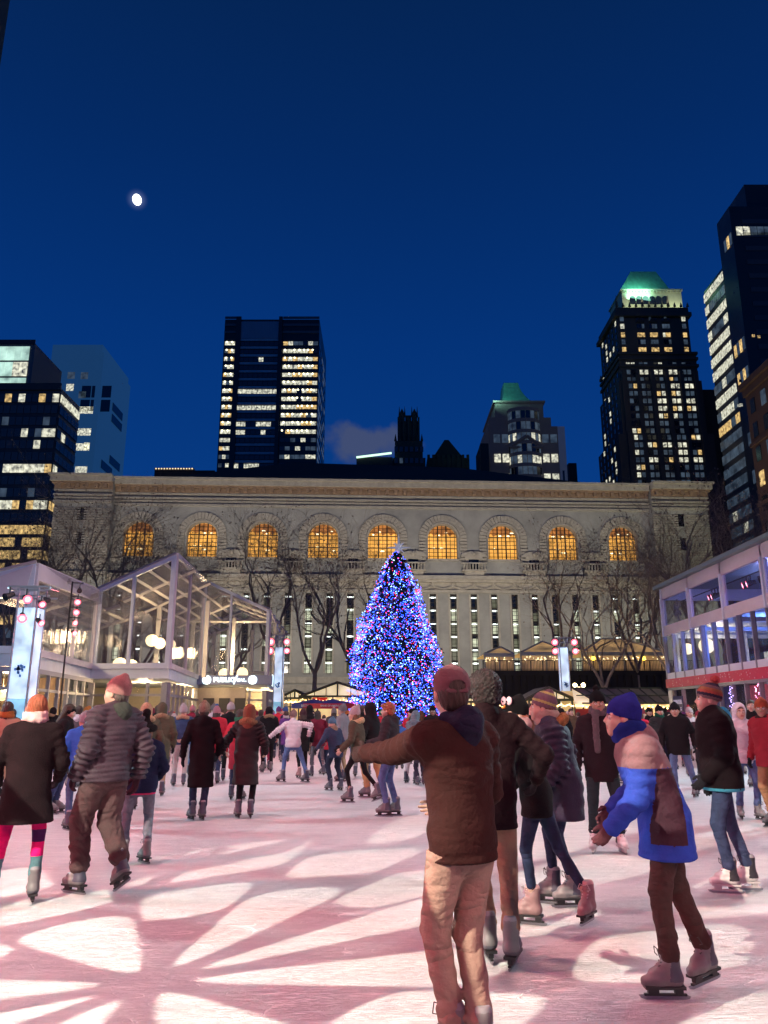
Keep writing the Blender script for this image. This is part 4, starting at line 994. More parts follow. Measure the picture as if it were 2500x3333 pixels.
truss(66, 1918, 24.5, 0.60, 'tallest looking white wrapped light tower standing close to the fabric gable corner', [(0.15,-0.42,(0.9,-1,-0.5),0.14,True),(0.05,-1.0,(0.5,-1,-0.6),0.14,True),(0.62,-0.58,(0.8,-0.8,-0.6),0.11,True),(0.66,-1.15,(1,-0.5,-0.7),0.11,True),(-0.55,-0.35,(-0.6,-1,-0.6),0.13,False),(0.78,-0.45,(0.9,-0.6,-0.5),0.09,False)], 0.62)
p0 = P(228, 2060, 30.5)
mast = empty('lamp_mast', (p0.x-0.1, 30.5, 0), 0, 'thin black mast carrying a column of red stage lamps on the pavilion wall', 'lamp mast')
mb = MB().frus((0,0,0), (0,0,ZW(1893,30.5)), 0.035, 0.035, 8)
ys = (1897, 1942, 1976, 2010, 2043)
for i, y_ in enumerate(ys): mb.tube([(0,0,ZW(y_,30.5)), (0.46,-0.05,ZW(y_,30.5)-0.02)], 0.02, 5)
mb.build('pole', M_BLK, mast)
for i, (px_, y_, on) in enumerate(((262,1925,False),(256,1962,True),(252,1995,True),(249,2029,True),(247,2063,True))):
    spotlight(mast, (XW(px_, y_, 30.4)-p0.x+0.1, -0.2, ZW(y_, 30.4)), (1.0 if i > 2 else 0.35, -0.9, -0.55), 0.125 if i in (1,2) else 0.105, on)

# ------------------------------------------------------------ two storey glazed pavilion along the other side of the rink
pr_ = empty('glass_pavilion', (15.5, 43.4, 0), R(-90), 'two storey glass pavilion with white valances and a red snow speckled band', 'building')
# local frame: x runs towards the camera along the wall, -y faces the rink
LW = 26.0; bays = [0, 3.9, 7.9, 11.9, 15.9, 19.9, 23.9]
EZ = 8.35
fr = MB(); va = MB(); lo = MB()
for i, (a, b_) in enumerate(zip(bays[:-1], bays[1:])):
    v_ = MB()
    for q in range(8):                                        # slightly billowed valance
        x0, x1 = a+0.06+(b_-a-0.12)*q/8, a+0.06+(b_-a-0.12)*(q+1)/8
        y0, y1 = -0.10-0.06*math.sin(math.pi*q/8), -0.10-0.06*math.sin(math.pi*(q+1)/8)
        v_.add([(x0,y0,7.72),(x1,y1,7.72),(x1,y1*0.8,EZ-0.02),(x0,y0*0.8,EZ-0.02),(x0,0.02,7.72),(x1,0.02,7.72),(x1,0.02,EZ-0.02),(x0,0.02,EZ-0.02)],
               [(0,1,2,3),(7,6,5,4),(0,4,5,1),(3,2,6,7)])
    v_.build('valance', M_FAB, pr_)
    MB().box(a+0.05, b_-0.05, -0.12, 0.05, 5.75, 6.28).build('fabric_band', M_FAB, pr_)
    fr.box(a-0.05, a+0.10, -0.18, 0.06, 5.72, 7.8); fr.box(a-0.12 if i else a, a+0.16, -0.08, 0.08, 6.28, 7.72)
    MB().box(a+0.16, b_-0.12, -0.01, 0.01, 6.28, 7.72).build('upper_window', M_TREEG, pr_)
    n = 3
    for q in range(n): fr.box(a+(b_-a)*q/n-0.04, a+(b_-a)*q/n+0.04, -0.16, 0.04, 3.42, 5.75, 1)
    MB().box(a+0.04, b_-0.04, -0.012, 0.012, 3.75, 5.74).build('window', M_TREEG, pr_)
    n = 3 if i else 2
    for q in range(n): lo.box(a+(b_-a)*q/n-0.05, a+(b_-a)*q/n+0.05, -0.14, 0.05, 0, 2.96)
    MB().box(a+0.05, b_-0.05, -0.012, 0.012, 0.1, 2.85).build('shop_window', M_GLASS, pr_)
fr.box(0, LW, -0.12, 0.06, 3.42, 3.74); fr.box(0, 0.16, -0.16, 10, 7.7, EZ-0.02).box(0, 0.12, 0.07, 10, 5.75, 6.28).box(0, 0.12, 0.07, 10, 3.4, 3.75)
fr.build('frame', [M_FRAME, M_MULL], pr_)
lo.box(0, LW, -0.13, 0.05, 2.84, 2.955); lo.build('shopfront', M_MULL, pr_)
MB().box(-0.25, LW, -0.30, 10.5, EZ, EZ+0.10).box(-0.25, LW, -0.42, -0.30, EZ-0.02, EZ+0.16).box(-0.2, LW, 0.6, 1.0, EZ+0.10, EZ+0.55).build('roof', mat('eave_metal', (0.22,0.32,0.33), 0.4, metal=0.4), pr_)
MB().add([(-0.2,0.3,EZ+0.1),(LW,0.3,EZ+0.1),(LW,5,EZ+1.5),(-0.2,5,EZ+1.5),(-0.2,10,EZ+0.1),(LW,10,EZ+0.1)], [(0,1,2,3),(3,2,5,4),(0,3,4),(1,5,2)]).build('roof_canopy', M_FAB, pr_)
for i, (a, b_) in enumerate(zip(bays[:-1], bays[1:])):
    bn = MB().box(a+0.02, b_-0.02, -0.24, -0.10, 2.965, 3.415).build('red_band', mat('red_band', (0.55,0.03,0.07), 0.5, var=0.1), pr_)
    dots = MB()
    for q in range(26 if i < 4 else 10):
        x_, z_, s_ = rnd.uniform(a+0.15, b_-0.15), rnd.uniform(3.0, 3.36), rnd.choice((0.012,0.018,0.035))
        dots.prism([(x_-s_*0.6,-0.243,z_),(x_,-0.243,z_-s_),(x_+s_*0.6,-0.243,z_),(x_,-0.243,z_+s_)], (0,-0.004,0))
    dots.build('snow_dots', mat('snow_dot', (0.8,0.75,0.78), 0.6), bn)
inn = MB().box(0.1, LW, 0.1, 10, 3.2, 3.4).box(0.1, LW, 9.8, 10, 0, EZ-0.1, 1).box(0.1, LW, 0.1, 10, 6.0, 6.12)
for a in bays[:5]:
    inn.box(a+0.2, a+0.45, 0.25, 0.5, 3.4, 5.9).box(a+0.2, a+0.45, 4, 4.25, 3.4, 5.9).box(a+0.2, a+0.35, 0.2, 9.8, 5.6, 5.8)
inn.build('interior', [M_FRAME, mat('dark_inner', (0.06,0.06,0.10), 0.7)], pr_)
pos = MB().box(4.05, 7.8, 0.06, 0.10, 0.3, 2.8).build('poster', mat('poster_blue', (0.02,0.03,0.18), 0.5), pr_)
def flake(mb, c, r, n=6, w=0.12, y=-0.0):
    c = Vector(c)
    for i in range(n):
        a = math.pi/2+2*math.pi*i/n; d = Vector((math.cos(a), 0, math.sin(a))); s = Vector((-math.sin(a), 0, math.cos(a)))
        mb.prism([c+s*r*w*0.6, c-s*r*w*0.6, c+d*r-s*r*w*0.4, c+d*r+s*r*w*0.4], (0,-0.01,0))
        for q in (0.45, 0.72):
            for sg_ in (-1,1):
                e = c+d*r*q; f_ = e+(d*0.6+s*sg_)*r*0.26; mb.prism([e, e+d*r*w*0.8, f_+d*r*w*0.5, f_], (0,-0.01,0))
fk = MB(); flake(fk, (4.75,0.055,2.25), 0.42)
for q in range(20): x_, z_ = rnd.uniform(4.2,7.6), rnd.uniform(0.8,2.7); fk.box(x_, x_+0.03, 0.045, 0.055, z_, z_+0.03)
flake(fk, (4.4,0.055,1.2), 0.25); fk.build('snowflake_print', mat('flake_white', (0.6,0.65,0.75), 0.6), pos)
ef = MB(); flake(ef, (2.0,0.03,6.95), 0.55, w=0.2); ef.build('snowflake_decal', mat('decal_grey', (0.35,0.34,0.38), 0.6), pr_)
cu = MB()
for i in range(60):
    x0 = 8.2+i*0.12; y0 = 0.5+0.06*math.sin(i*1.9); y1 = 0.5+0.06*math.sin((i+1)*1.9)
    cu.add([(x0,y0,0),(x0+0.12,y1,0),(x0+0.12,y1,2.8),(x0,y0,2.8)], [(0,1,2,3)])
cu.build('curtain', mat('red_curtain', (0.75,0.16,0.22), 0.6), pr_)
for k_, (a, p_) in enumerate(((8.1, 0.0), (10.6, 1.0), (13.0, 2.0))):
    pts = [Vector((15.5-0.28+0.05*math.sin(q*2.0+p_), 43.4-(a+0.12*math.sin(q*1.1+p_)), 2.75-q*0.055)) for q in range(46)]
    m_ = [mat('fairy_violet', (1,1,1), 0.5, emit=(0.45,0.35,1.0), es=5), mat('fairy_pink', (1,1,1), 0.5, emit=(1.0,0.3,0.6), es=5)][k_ % 2]
    string_lights('string_lights', ['violet fairy light strand hanging by the blue poster', 'pink fairy light strand hanging between the red curtains', 'second violet strand hanging nearest the hooded man'][k_], pts, 0.024, m_)
t = empty('kiosk_sign_panel', (15.28, 41.8, 0), R(-90), 'dark blue chalk lettered board behind the corner glass of the glass pavilion', 'sign board')
MB().box(-0.75, 0.55, 0.0, 0.04, 1.5, 2.5).build('board', mat('board_blue', (0.03,0.05,0.14), 0.5), t)
M_CHALK = mat('chalk', (0.6,0.62,0.7), 0.6, emit=(0.4,0.42,0.6), es=0.3)
text_mesh('lettering', 'WINTER', 0.30, M_CHALK, t, wallM((-0.1, -0.015, 2.2), (1,0,0)), bold=0.006)
text_mesh('lettering', 'DINING', 0.24, M_CHALK, t, wallM((-0.05, -0.015, 1.85), (1,0,0)), bold=0.006)
globe(2300, 2102, 40.5, 0.39, 'big creamy globe lamp glowing behind the slim mullions of the glass pavilion')
globe(2238, 2112, 42.6, 0.30, 'dimmer globe lamp near the far corner of the glass pavilion')
for p, e, c_ in (((18,36,5.2),90,BLUE), ((19,30,7.2),70,(0.35,0.3,1.0)), ((17.5,41.5,5.0),45,(1.0,0.75,0.45)), ((17.2,33.5,2.4),60,(1.0,0.25,0.35)), ((16.6,30.0,2.4),45,(1.0,0.25,0.35)), ((17.2,41.5,2.4),60,(1.0,0.8,0.5)), ((18.5,37.5,7.2),35,(0.5,0.45,1.0))): lamp('POINT', 'pavilion_lamp', p, None, e*6, c_, 0.25)
rig = empty('stage_light_bar', (16.2, 39.2, 0), R(-90), 'black bar of stage lamps behind the upper windows of the glass pavilion', 'stage lights')
rb = MB().tube([(-3.6,0,7.55),(9.5,0,7.55)], 0.03, 6)
rb.build('bar', M_BLK, rig)
for x_, on in ((0.6,True),(0.95,True),(1.3,False),(4.4,True),(4.8,True),(6.0,False),(7.0,False)): spotlight(rig, (x_, -0.15, 7.15), (-0.3,-1,-0.25), 0.17, on)
for i in range(16): MB().box(0.5+i*0.0+rnd.uniform(0,1.2), 0.6+rnd.uniform(1.2,1.6), 9.6, 9.7, 0.8+i*0.13, 0.83+i*0.13).build('shelf_light', mat('shelf_light', (1,1,0.8), 0.5, emit=(0.9,0.95,0.6), es=1.0), pr_)

# ------------------------------------------------------------ market kiosks, umbrellas, terrace tents
M_KFR = mat('kiosk_frame', (0.03,0.045,0.035), 0.5)
M_KROOF = glassmat('kiosk_roof_glass', (0.85,0.78,0.62), 0.55, 0.3, (0.30,0.30,0.24))
M_KROOF2 = mat('kiosk_roof_dull', (0.11,0.10,0.09), 0.45, var=0.3, vscale=1)
M_KIN = mat('kiosk_cream', (0.75,0.62,0.38), 0.6, emit=(1.0,0.72,0.30), es=0.35, evar=0.8, vscale=1.2)
M_GABLE = mat('kiosk_gable', (0.75,0.7,0.55), 0.5, emit=(1.0,0.80,0.46), es=0.65, evar=0.6, vscale=0.9)
def kiosk(label, x0, x1, y, d, ze, zr, xr=None, roof=M_KROOF2, gable=M_GABLE, bars=6, e=70, sign=None, lights=True):
    c = (x0+x1)/2; w = (x1-x0)/2; xr = (xr-c) if xr is not None else 0.0
    t = empty('market_kiosk', (c, y, 0), 0, label, 'kiosk')
    fr = MB()
    n = max(3, int(2*w/1.1))
    for i in range(n+1): x_ = -w+2*w*i/n; fr.box(x_-0.05, x_+0.05, -0.05, 0.05, 0, ze)
    fr.box(-w, w, -0.06, 0.06, ze-0.12, ze+0.02).box(-w, w, -0.06, 0.06, ze-0.75, ze-0.68)
    fr.bar((-w-0.3,-0.1,ze-0.1), (xr,-0.1,zr), 0.13); fr.bar((w+0.3,-0.1,ze-0.1), (xr,-0.1,zr), 0.13); fr.bar((xr,-0.08,ze), (xr,-0.08,zr), 0.12)
    for k_ in (-0.66, -0.33, 0.33, 0.66):
        xx = xr+k_*((w-xr) if k_ > 0 else (w+xr)); fr.bar((xx,-0.06,ze), (xx,-0.06,zr-(zr-ze)*abs(k_)), 0.06)
    fr.build('frame', M_KFR, t)
    MB().add([(-w,0,ze),(w,0,ze),(xr,0,zr)], [(0,1,2)]).prism([(-w,0.01,ze),(w,0.01,ze),(xr,0.01,zr)], (0,0.03,0)).build('gable', gable, t)
    rf = MB()
    for a, b_ in (((-w-0.3,ze-0.1),(xr,zr)), ((xr,zr),(w+0.3,ze-0.1))):
        rf.prism([(a[0],-0.2,a[1]+0.03),(b_[0],-0.2,b_[1]+0.03),(b_[0],d,b_[1]+0.03),(a[0],d,a[1]+0.03)], (0,0,0.04))
    rf.build('roof', roof, t)
    MB().box(-w, w, d-0.1, d, 0, ze).build('back_wall', M_KIN, t); MB().box(-w, w, 0.5, 0.9, 0, 0.95).build('counter', M_KIN, t)
    if sign:
        s_ = MB().box(sign[0]-c, sign[1]-c, -0.14, -0.08, ze-0.52, ze-0.14).build('sign', mat('kiosk_sign_red', (0.55,0.03,0.02), 0.5, emit=(0.6,0.02,0.01), es=0.3), t)
    if lights:
        pts = [Vector((c-w+2*w*i/22, y-0.25, ze-0.28-0.12*abs(math.sin(i*0.8)))) for i in range(23)]
        lb = MB(); [lb.ball(p-Vector((c,y,0)), 0.05, 5, 4) for p in pts]; lb.build('string_lights', M_BULB, t)
    lamp('POINT', 'kiosk_lamp', (c, y+d*0.45, ze-0.4), None, e, (1.0,0.72,0.36), 0.3)
    return t
kiosk('wide glowing market kiosk with cream gable beside the decorated tree', XW(986,2268,60), XW(1230,2268,60), 60, 5, ZW(2264,60), ZW(2221,60), XW(1099,2230,60), e=150, sign=(XW(1018,2275,60), XW(1066,2275,60)), bars=8)
kb = kiosk('low lit kiosk with flat cream awning between light tower and wide gabled kiosk', XW(918,2290,63), XW(1000,2290,63), 63, 4, ZW(2270,63), ZW(2246,63), e=110)
kiosk('small green roofed market kiosk with white gable front before the terrace', XW(1722,2280,46), XW(1862,2280,46), 46, 4.5, ZW(2275,46), ZW(2238,46), XW(1785,2240,46), e=60)
kiosk('slim market kiosk glowing between the skaters and the dark terrace wall', XW(1480,2290,56), XW(1640,2290,56), 56, 4, ZW(2282,56), ZW(2262,56), e=60)
# long glazed row: roof slopes towards the rink
D = 44; xk0, xk1 = XW(1868,2290,D), XW(2200,2290,D)
t = empty('glazed_market_row', ((xk0+xk1)/2, D, 0), 0, 'long glass roofed market row with dull panes and glowing shop openings', 'kiosk row')
w = (xk1-xk0)/2; ze, zr = ZW(2292, D), ZW(2243, D+2.2)
rf = MB().prism([(-w+1.3,-0.2,ze),(w,-0.2,ze),(w,2.2,zr),(-w+0.45,2.2,zr)], (0,0,0.03)); rf.build('roof', M_KROOF2, t)
MB().prism([(-w,-0.2,ze),(-w+1.25,-0.2,ze),(-w+0.45,2.2,zr)], (0,0,0.03)).build('gable', M_GABLE, t)
fr = MB()
for i in range(9): x_ = -w+0.5+(2*w-0.5)*i/8; fr.bar((x_+0.75*(1-i/8),-0.22,ze+0.03), (x_,2.2,zr+0.05), 0.07)
for q in (0.0, 0.5, 1.0): fr.bar((-w+0.4,-0.2+2.4*q,ze+(zr-ze)*q+0.05), (w,-0.2+2.4*q,ze+(zr-ze)*q+0.05), 0.06)
for i in range(13): x_ = -w+2*w*i/12; fr.box(x_-0.04, x_+0.04, -0.2, -0.12, 0, ze)
fr.build('frame', M_KFR, t)
MB().box(-w, w, -0.26, -0.2, ze-0.16, ze-0.02).build('light_strip', mat('awning_light', (1,0.8,0.5), 0.5, emit=(1.0,0.66,0.25), es=1.3, evar=0.9, vscale=2.5), t)
MB().box(-w, w, 3.0, 3.1, 0, ze+0.8).build('back_wall', M_KIN, t)
for q in ((-w, -w+1.6, -0.3, -0.22, 1.2, ze-0.25), (-w+2.6, -w+3.6, -0.3, -0.22, ze-0.5, ze-0.28), (w-2.5, w-1.4, -0.3, -0.22, ze-0.55, ze-0.3)): MB().box(*q).build('red_panel', mat('kiosk_red', (0.30,0.03,0.015), 0.6), t)
lb = MB()
for i in range(26): lb.ball((-w+0.4+i*(2*w-0.6)/25, -0.33, ze-0.1-0.06*(i % 3)), 0.045, 5, 4)
lb.build('string_lights', M_BULB, t)
lamp('POINT', 'kiosk_lamp', ((xk0+xk1)/2, D+1.5, 1.8), None, 80, WARM, 0.3)
# umbrellas with lettered valances
def umbrella(label, px, D, rot, txt, c1):
    t = empty('patio_umbrella', (XW(px,2290,D), D, 0), R(rot), label, 'umbrella')
    zt = ZW(2275, D); zb = ZW(2293, D); r = 1.45
    MB().frus((0,0,0), (0,0,zt), 0.03, 0.03, 8).build('pole', M_ALU, t)
    vs = [(0,0,zt)]+[(r*math.cos(R(45*i+22.5)), r*math.sin(R(45*i+22.5)), zb+0.05) for i in range(8)]
    MB().add(vs, [(0,1+i,1+(i+1)%8) for i in range(8)]).build('canopy', mat('umbrella_blue', (0.03,0.04,0.30), 0.6), t)
    v = MB()
    for i in range(8): v.add([vs[1+i], vs[1+(i+1)%8], (vs[1+(i+1)%8][0], vs[1+(i+1)%8][1], zb-0.24), (vs[1+i][0], vs[1+i][1], zb-0.24)], [(0,1,2,3)], i % 2)
    v.build('valance', [mat('valance_a'+c1, (0.04,0.05,0.33) if c1 == 'b' else (0.55,0.03,0.06), 0.6), mat('valance_b'+c1, (0.5,0.03,0.08), 0.6)], t)
    text_mesh('lettering', txt, 0.20 if len(txt) < 12 else 0.14, mat('umbrella_letters', (0.7,0.7,0.8), 0.6), t, wallM((0, -r*0.925-0.02, zb-0.09), (1,0,0)), bold=0.004)
umbrella('blue patio umbrella with white lettering in front of the wide kiosk', 1022, 50, 0, 'BRYANT PARK', 'b')
umbrella('blue patio umbrella with red valance next to the tree base', 1082, 49, 0, 'BANK OF AMERICA', 'r')
# terrace: dark retaining wall, railing, tents
D = 80
zd = ZW(2184, D); xt0, xt1 = XW(1572,2200,D), XW(2300,2200,D)
tw = empty('terrace_wall', ((xt0+xt1)/2, D, 0), 0, 'dark raised terrace wall with iron railing under the golden tents', 'terrace')
w = (xt1-xt0)/2
M_TW = mat('terrace_dark', (0.03,0.028,0.026), 0.9, var=0.4, vscale=0.5, bump=0.6, bscale=1.2)
mb = MB().box(-w, w, 0, 32, 0, zd)
for i in range(30): mb.box(-w+i*w/15, -w+i*w/15+0.5, -0.2, 0, 0, zd-0.4)
mb.box(-w-0.1, w+0.1, -0.3, 0.3, zd-0.4, zd+0.05); mb.build('wall', M_TW, tw)
rl = MB().box(-w, w, -0.05, 0, zd+1.0, zd+1.06).box(-w, w, -0.05, 0, zd+0.15, zd+0.2)
for i in range(150): rl.box(-w+i*w/75, -w+i*w/75+(0.03 if i % 8 else 0.1), -0.05, 0, zd+0.05, zd+1.05)
rl.build('railing', M_BLK, tw)
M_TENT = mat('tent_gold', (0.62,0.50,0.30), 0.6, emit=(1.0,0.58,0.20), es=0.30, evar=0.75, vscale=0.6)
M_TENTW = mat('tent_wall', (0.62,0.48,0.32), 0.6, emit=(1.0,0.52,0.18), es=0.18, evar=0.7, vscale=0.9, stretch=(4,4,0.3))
def tent(label, pxa, pxb, ppx0, ppx1, pyp, pye=2124, dd=83):
    xa, xb = XW(pxa,2124,dd), XW(pxb,2124,dd); c = (xa+xb)/2; w = (xb-xa)/2
    t = empty('terrace_tent', (c, dd, 0), 0, label, 'tent')
    ze = ZW(pye, dd); zp = ZW(pyp, dd+4); p0, p1 = XW(ppx0,2100,dd+4)-c, XW(ppx1,2100,dd+4)-c
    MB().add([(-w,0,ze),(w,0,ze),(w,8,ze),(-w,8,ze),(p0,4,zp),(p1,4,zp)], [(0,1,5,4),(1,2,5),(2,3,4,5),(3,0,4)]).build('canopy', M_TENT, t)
    fr = MB().box(-w-0.1, w+0.1, -0.12, 0.0, ze-0.32, ze+0.06)
    for a, b_ in (((-w,0,ze),(p0,4,zp)), ((w,0,ze),(p1,4,zp)), ((p0,4,zp),(p1,4,zp))): fr.bar(a, b_, 0.18)
    n = max(2, int(w/1.6))
    for i in range(n+1): fr.box(-w+2*w*i/n-0.07, -w+2*w*i/n+0.07, -0.06, 0.06, zd, ze-0.3)
    fr.build('frame', mat('tent_frame', (0.40,0.42,0.42), 0.5), t)
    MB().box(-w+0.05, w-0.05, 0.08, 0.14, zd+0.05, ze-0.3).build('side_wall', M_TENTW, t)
    lb = MB()
    for i in range(int(w*14)): lb.ball((-w+rnd.uniform(0,2*w), -0.25, ze-0.42-rnd.uniform(0,0.45)), rnd.uniform(0.025,0.05), 4, 3)
    lb.build('string_lights', mat('tent_bulbs', (1,1,0.8), 0.5, emit=(1.0,0.82,0.45), es=5), t)
    lamp('POINT', 'tent_lamp', (c, dd+3, ze-0.6), None, 90, (1.0,0.62,0.25), 0.4)
tent('small golden terrace tent with a low peak furthest from the glass pavilion', 1577, 1672, 1625, 1632, 2107, 2128)
tent('golden terrace tent with a sharp peak in the middle of the row', 1695, 1860, 1764, 1768, 2089)
tent('longest golden terrace tent with a flat ridge behind the forked bare tree', 1893, 2165, 1956, 2032, 2081)
for px_ in (1931, 2095):
    t = empty('wall_lantern', P(px_, 2143, 82.5), 0, 'yellow lantern glowing under the long golden tent, ' + ('nearer the light tower' if px_ < 2000 else 'nearer the glass pavilion'), 'lantern')
    MB().ball((0,0,0), 0.22, 10, 8).build('glow', mat('lantern', (1,0.8,0.3), 0.5, emit=(1.0,0.62,0.06), es=5), t)
    MB().frus((0,0,0.2), (0,0,0.5), 0.1, 0.02, 8).box(-0.03,0.03,-0.03,0.03,-1.2,-0.2).build('bracket', M_BLK, t)
for px_, lb_ in ((1885, 'twin headed street lamp lit above the glazed market row'), (1605, 'twin headed street lamp lit above the penguin hat')):
    t = empty('street_lamp', (XW(px_,2232,64), 64, 0), 0, lb_, 'street lamp'); z_ = ZW(2230,64)
    MB().frus((0,0,0), (0,0,z_-0.1), 0.07, 0.05, 8).bar((-0.35,0,z_-0.15), (0.35,0,z_-0.15), 0.05).build('pole', M_BLK, t)
    for s_ in (-1,1): MB().ball((s_*0.35,0,z_), 0.17, 10, 8).build('lamp_globe', mat('street_globe', (1,0.9,0.6), 0.5, emit=(1.0,0.8,0.42), es=4), t)
    lamp('POINT', 'street_lamp_light', (XW(px_,2232,64), 63.6, z_), None, 900, (1.0,0.74,0.42), 0.3)

# ------------------------------------------------------------ bare plane trees
M_BARK = mat('bark', (0.30,0.24,0.19), 0.9, var=0.35, vscale=1.2, bump=0.6, bscale=6)
M_TWIG = mat('twigs', (0.27,0.20,0.15), 0.9, var=0.3, vscale=1.0)
def make_tree(seed, H=18.0, fork=0.22, spread=0.55, lean=0.0):
    r = random.Random(seed); tr = MB(); tw = MB(); ends = []
    def limb(p, d, L, rad, lev):
        n = 5 if lev < 2 else (4 if lev < 4 else 3); pts = [p]; q = p.copy(); dd = d.copy()
        for i in range(n):
            j = 0.16 if lev < 2 else 0.30
            dd = (dd+Vector((r.gauss(0,j), r.gauss(0,j), r.gauss(0,j*0.6)+(0.10 if lev < 3 else 0.03)))).normalized()
            q = q+dd*L/n; pts.append(q.copy())
        for i in range(n):
            a, b = rad*(1-0.45*i/n), rad*(1-0.45*(i+1)/n)
            (tr if lev < 3 else tw).frus(pts[i], pts[i+1], a, b, 7 if lev < 2 else (5 if lev < 3 else 3), caps=False)
        if lev >= 6:
            if r.random() < 0.5: ends.append(q)
            return
        kids = {0: 3, 1: 4, 2: 4, 3: 4, 4: 4, 5: 3}[lev]; ra_ = 0.62 if lev == 2 else 1.0
        for i in range(kids):
            t_ = 1.0 if i == 0 else r.uniform(0.35, 1.0)
            k = min(n-1, int(t_*n)); s = pts[k].lerp(pts[k+1], t_*n-k) if k < n and t_ < 1 else pts[-1]
            ax = dd.orthogonal().normalized(); ax.rotate(Matrix.Rotation(r.uniform(0, 6.283), 3, dd))
            a = r.uniform(0.3, 0.75)*spread*1.5 if i else r.uniform(0.05, 0.3)
            nd = (dd*math.cos(a)+ax*math.sin(a)).normalized()
            limb(s, nd, L*r.uniform(0.58, 0.80), rad*ra_*(0.62 if i == 0 else r.uniform(0.38, 0.55)), lev+1)
    p0 = Vector((0,0,-0.1)); 
    tr.frus(p0, Vector((lean*0.4,0,H*fork*0.5)), H*0.0115, H*0.0095, 9, caps=False); t1 = Vector((lean,0,H*fork)); tr.frus(Vector((lean*0.4,0,H*fork*0.5)), t1, H*0.0095, H*0.0085, 9, caps=False)
    for i in range(3):
        a = i*2.1+r.uniform(-0.4,0.4)+0.2; s = r.uniform(0.25,0.5)
        limb(t1, Vector((math.cos(a)*s, math.sin(a)*s, 1)).normalized(), H*0.27, H*0.0066, 1)
    for e in ends[::7]: tw.ball(e+Vector((0,0,-0.12)), 0.06, 4, 3)
    return tr.mesh('trunk', M_BARK), tw.mesh('crown', M_TWIG)
tm = [make_tree(3), make_tree(11, spread=0.65), make_tree(23, fork=0.16, spread=0.5), make_tree(37, fork=0.3)]
def plant(i, px, D, H, rot, label, sx=1.0):
    t = empty('bare_tree', (XW(px, 2200, D), D, 0), R(rot), label, 'tree', 'bare plane trees in front of the library'); s = H/18.0*1.16; t.scale = (s*sx, s*sx, s)
    for n_, me in zip(('trunk', 'crown'), tm[i]):
        o = bpy.data.objects.new(n_, me); COL.objects.link(o); o.parent = t
def HT(py, D): return ZW(py, D)
for a in ((0, -70, 78, HT(1690,78), 20, 'bare tree whose twigs cover the dark office block at the picture edge'),
          (1, 95, 84, HT(1680,84), 100, 'bare tree standing below the stepped office block, first beside the library end'),
          (2, 215, 72, HT(1700,72), 210, 'bare tree rising behind the fabric gable before the narrow library windows'),
          (3, 335, 80, HT(1650,80), 10, 'tall bare tree in front of the first dim arched library window'),
          (0, 460, 74, HT(1700,74), 150, 'bare tree spreading before the first two arched windows above the gable peak'),
          (1, 610, 86, HT(1770,86), 300, 'low bare tree filling the wall between the second and third arched window'),
          (2, 735, 78, HT(1760,78), 60, 'bare tree behind the falling roof of the zigzag pavilion'),
          (3, 880, 90, HT(1700,90), 250, 'slender bare tree right behind the light tower by the shop sign'),
          (1, 1025, 82, HT(1690,82), 190, 'large bare tree reaching over the fourth arched window beside the decorated tree'),
          (0, 1150, 92, HT(1700,92), 330, 'bare tree whose twigs cross the fifth arched window behind the tree star'),
          (2, 1965, 74, HT(1690,74), 70, 'forked bare tree with a thick leaning trunk rising behind the market roofs'),
          (3, 1830, 88, HT(1760,88), 35, 'bare tree spreading low between the pointed terrace tents'),
          (1, 2075, 80, HT(1700,80), 120, 'bare tree with a straight pale trunk before the last arched window'),
          (0, 2190, 66, HT(1720,66), 280, 'bare tree growing directly behind the corner of the glass pavilion'),
          (2, 2330, 62, HT(1640,62), 160, 'bare tree rising above the glass pavilion eave near the library corner'),
          (3, 2430, 70, HT(1640,70), 15, 'dark bare tree above the glass pavilion under the brick block'),
          (1, 20, 60, HT(1720,60), 140, 'nearest bare tree at the picture edge above the fabric gable'),
          (3, 165, 96, HT(1640,96), 45, 'bare tree reaching up beside the library end wall under the office block'),
          (0, 400, 90, HT(1670,90), 230, 'bare tree standing between the first and the second arched window'),
          (2, 545, 76, HT(1730,76), 340, 'bare tree just past the peak of the tall white gable'),
          (0, 2120, 90, HT(1650,90), 200, 'bare tree hiding the narrow windows at the library corner'),
          (3, 2270, 82, HT(1640,82), 310, 'bare tree in the dark gap between library corner and brick block'),
          (1, 2560, 66, HT(1620,66), 90, 'bare tree half cut by the picture edge above the glass pavilion roof')): plant(*a)

# ------------------------------------------------------------ the decorated tree
TD = 62.0; tx = XW(1283, 2250, TD); apex = P(1298, 1794, TD); TH = apex.z
tx = XW(1290, 2250, TD)
xt = empty('decorated_tree', (tx, TD, 0), 0, 'tall conical evergreen covered in blue white and red lights topped by a star', 'holiday tree')
rt = random.Random(5)
z_base = 0.9
prof = [(0.0, 3.75), (0.08, 3.95), (0.25, 3.65), (0.42, 3.20), (0.55, 2.75), (0.68, 2.15), (0.78, 1.72), (0.87, 1.25), (0.94, 0.75), (1.0, 0.10)]
def trad(k):
    for (a, ra), (b, rb_) in zip(prof[:-1], prof[1:]):
        if a <= k <= b: return ra+(rb_-ra)*(k-a)/(b-a)
    return 0.1
def lump(a, k): return 1+0.07*math.sin(3*a+9*k)+0.05*math.sin(5*a-23*k)+0.04*math.sin(9*a+41*k)
MB().frus((0,0,-0.05), (0,0,TH*0.95), 0.28, 0.03, 10).build('trunk', M_BARK, xt)
fo = MB(); tips = []
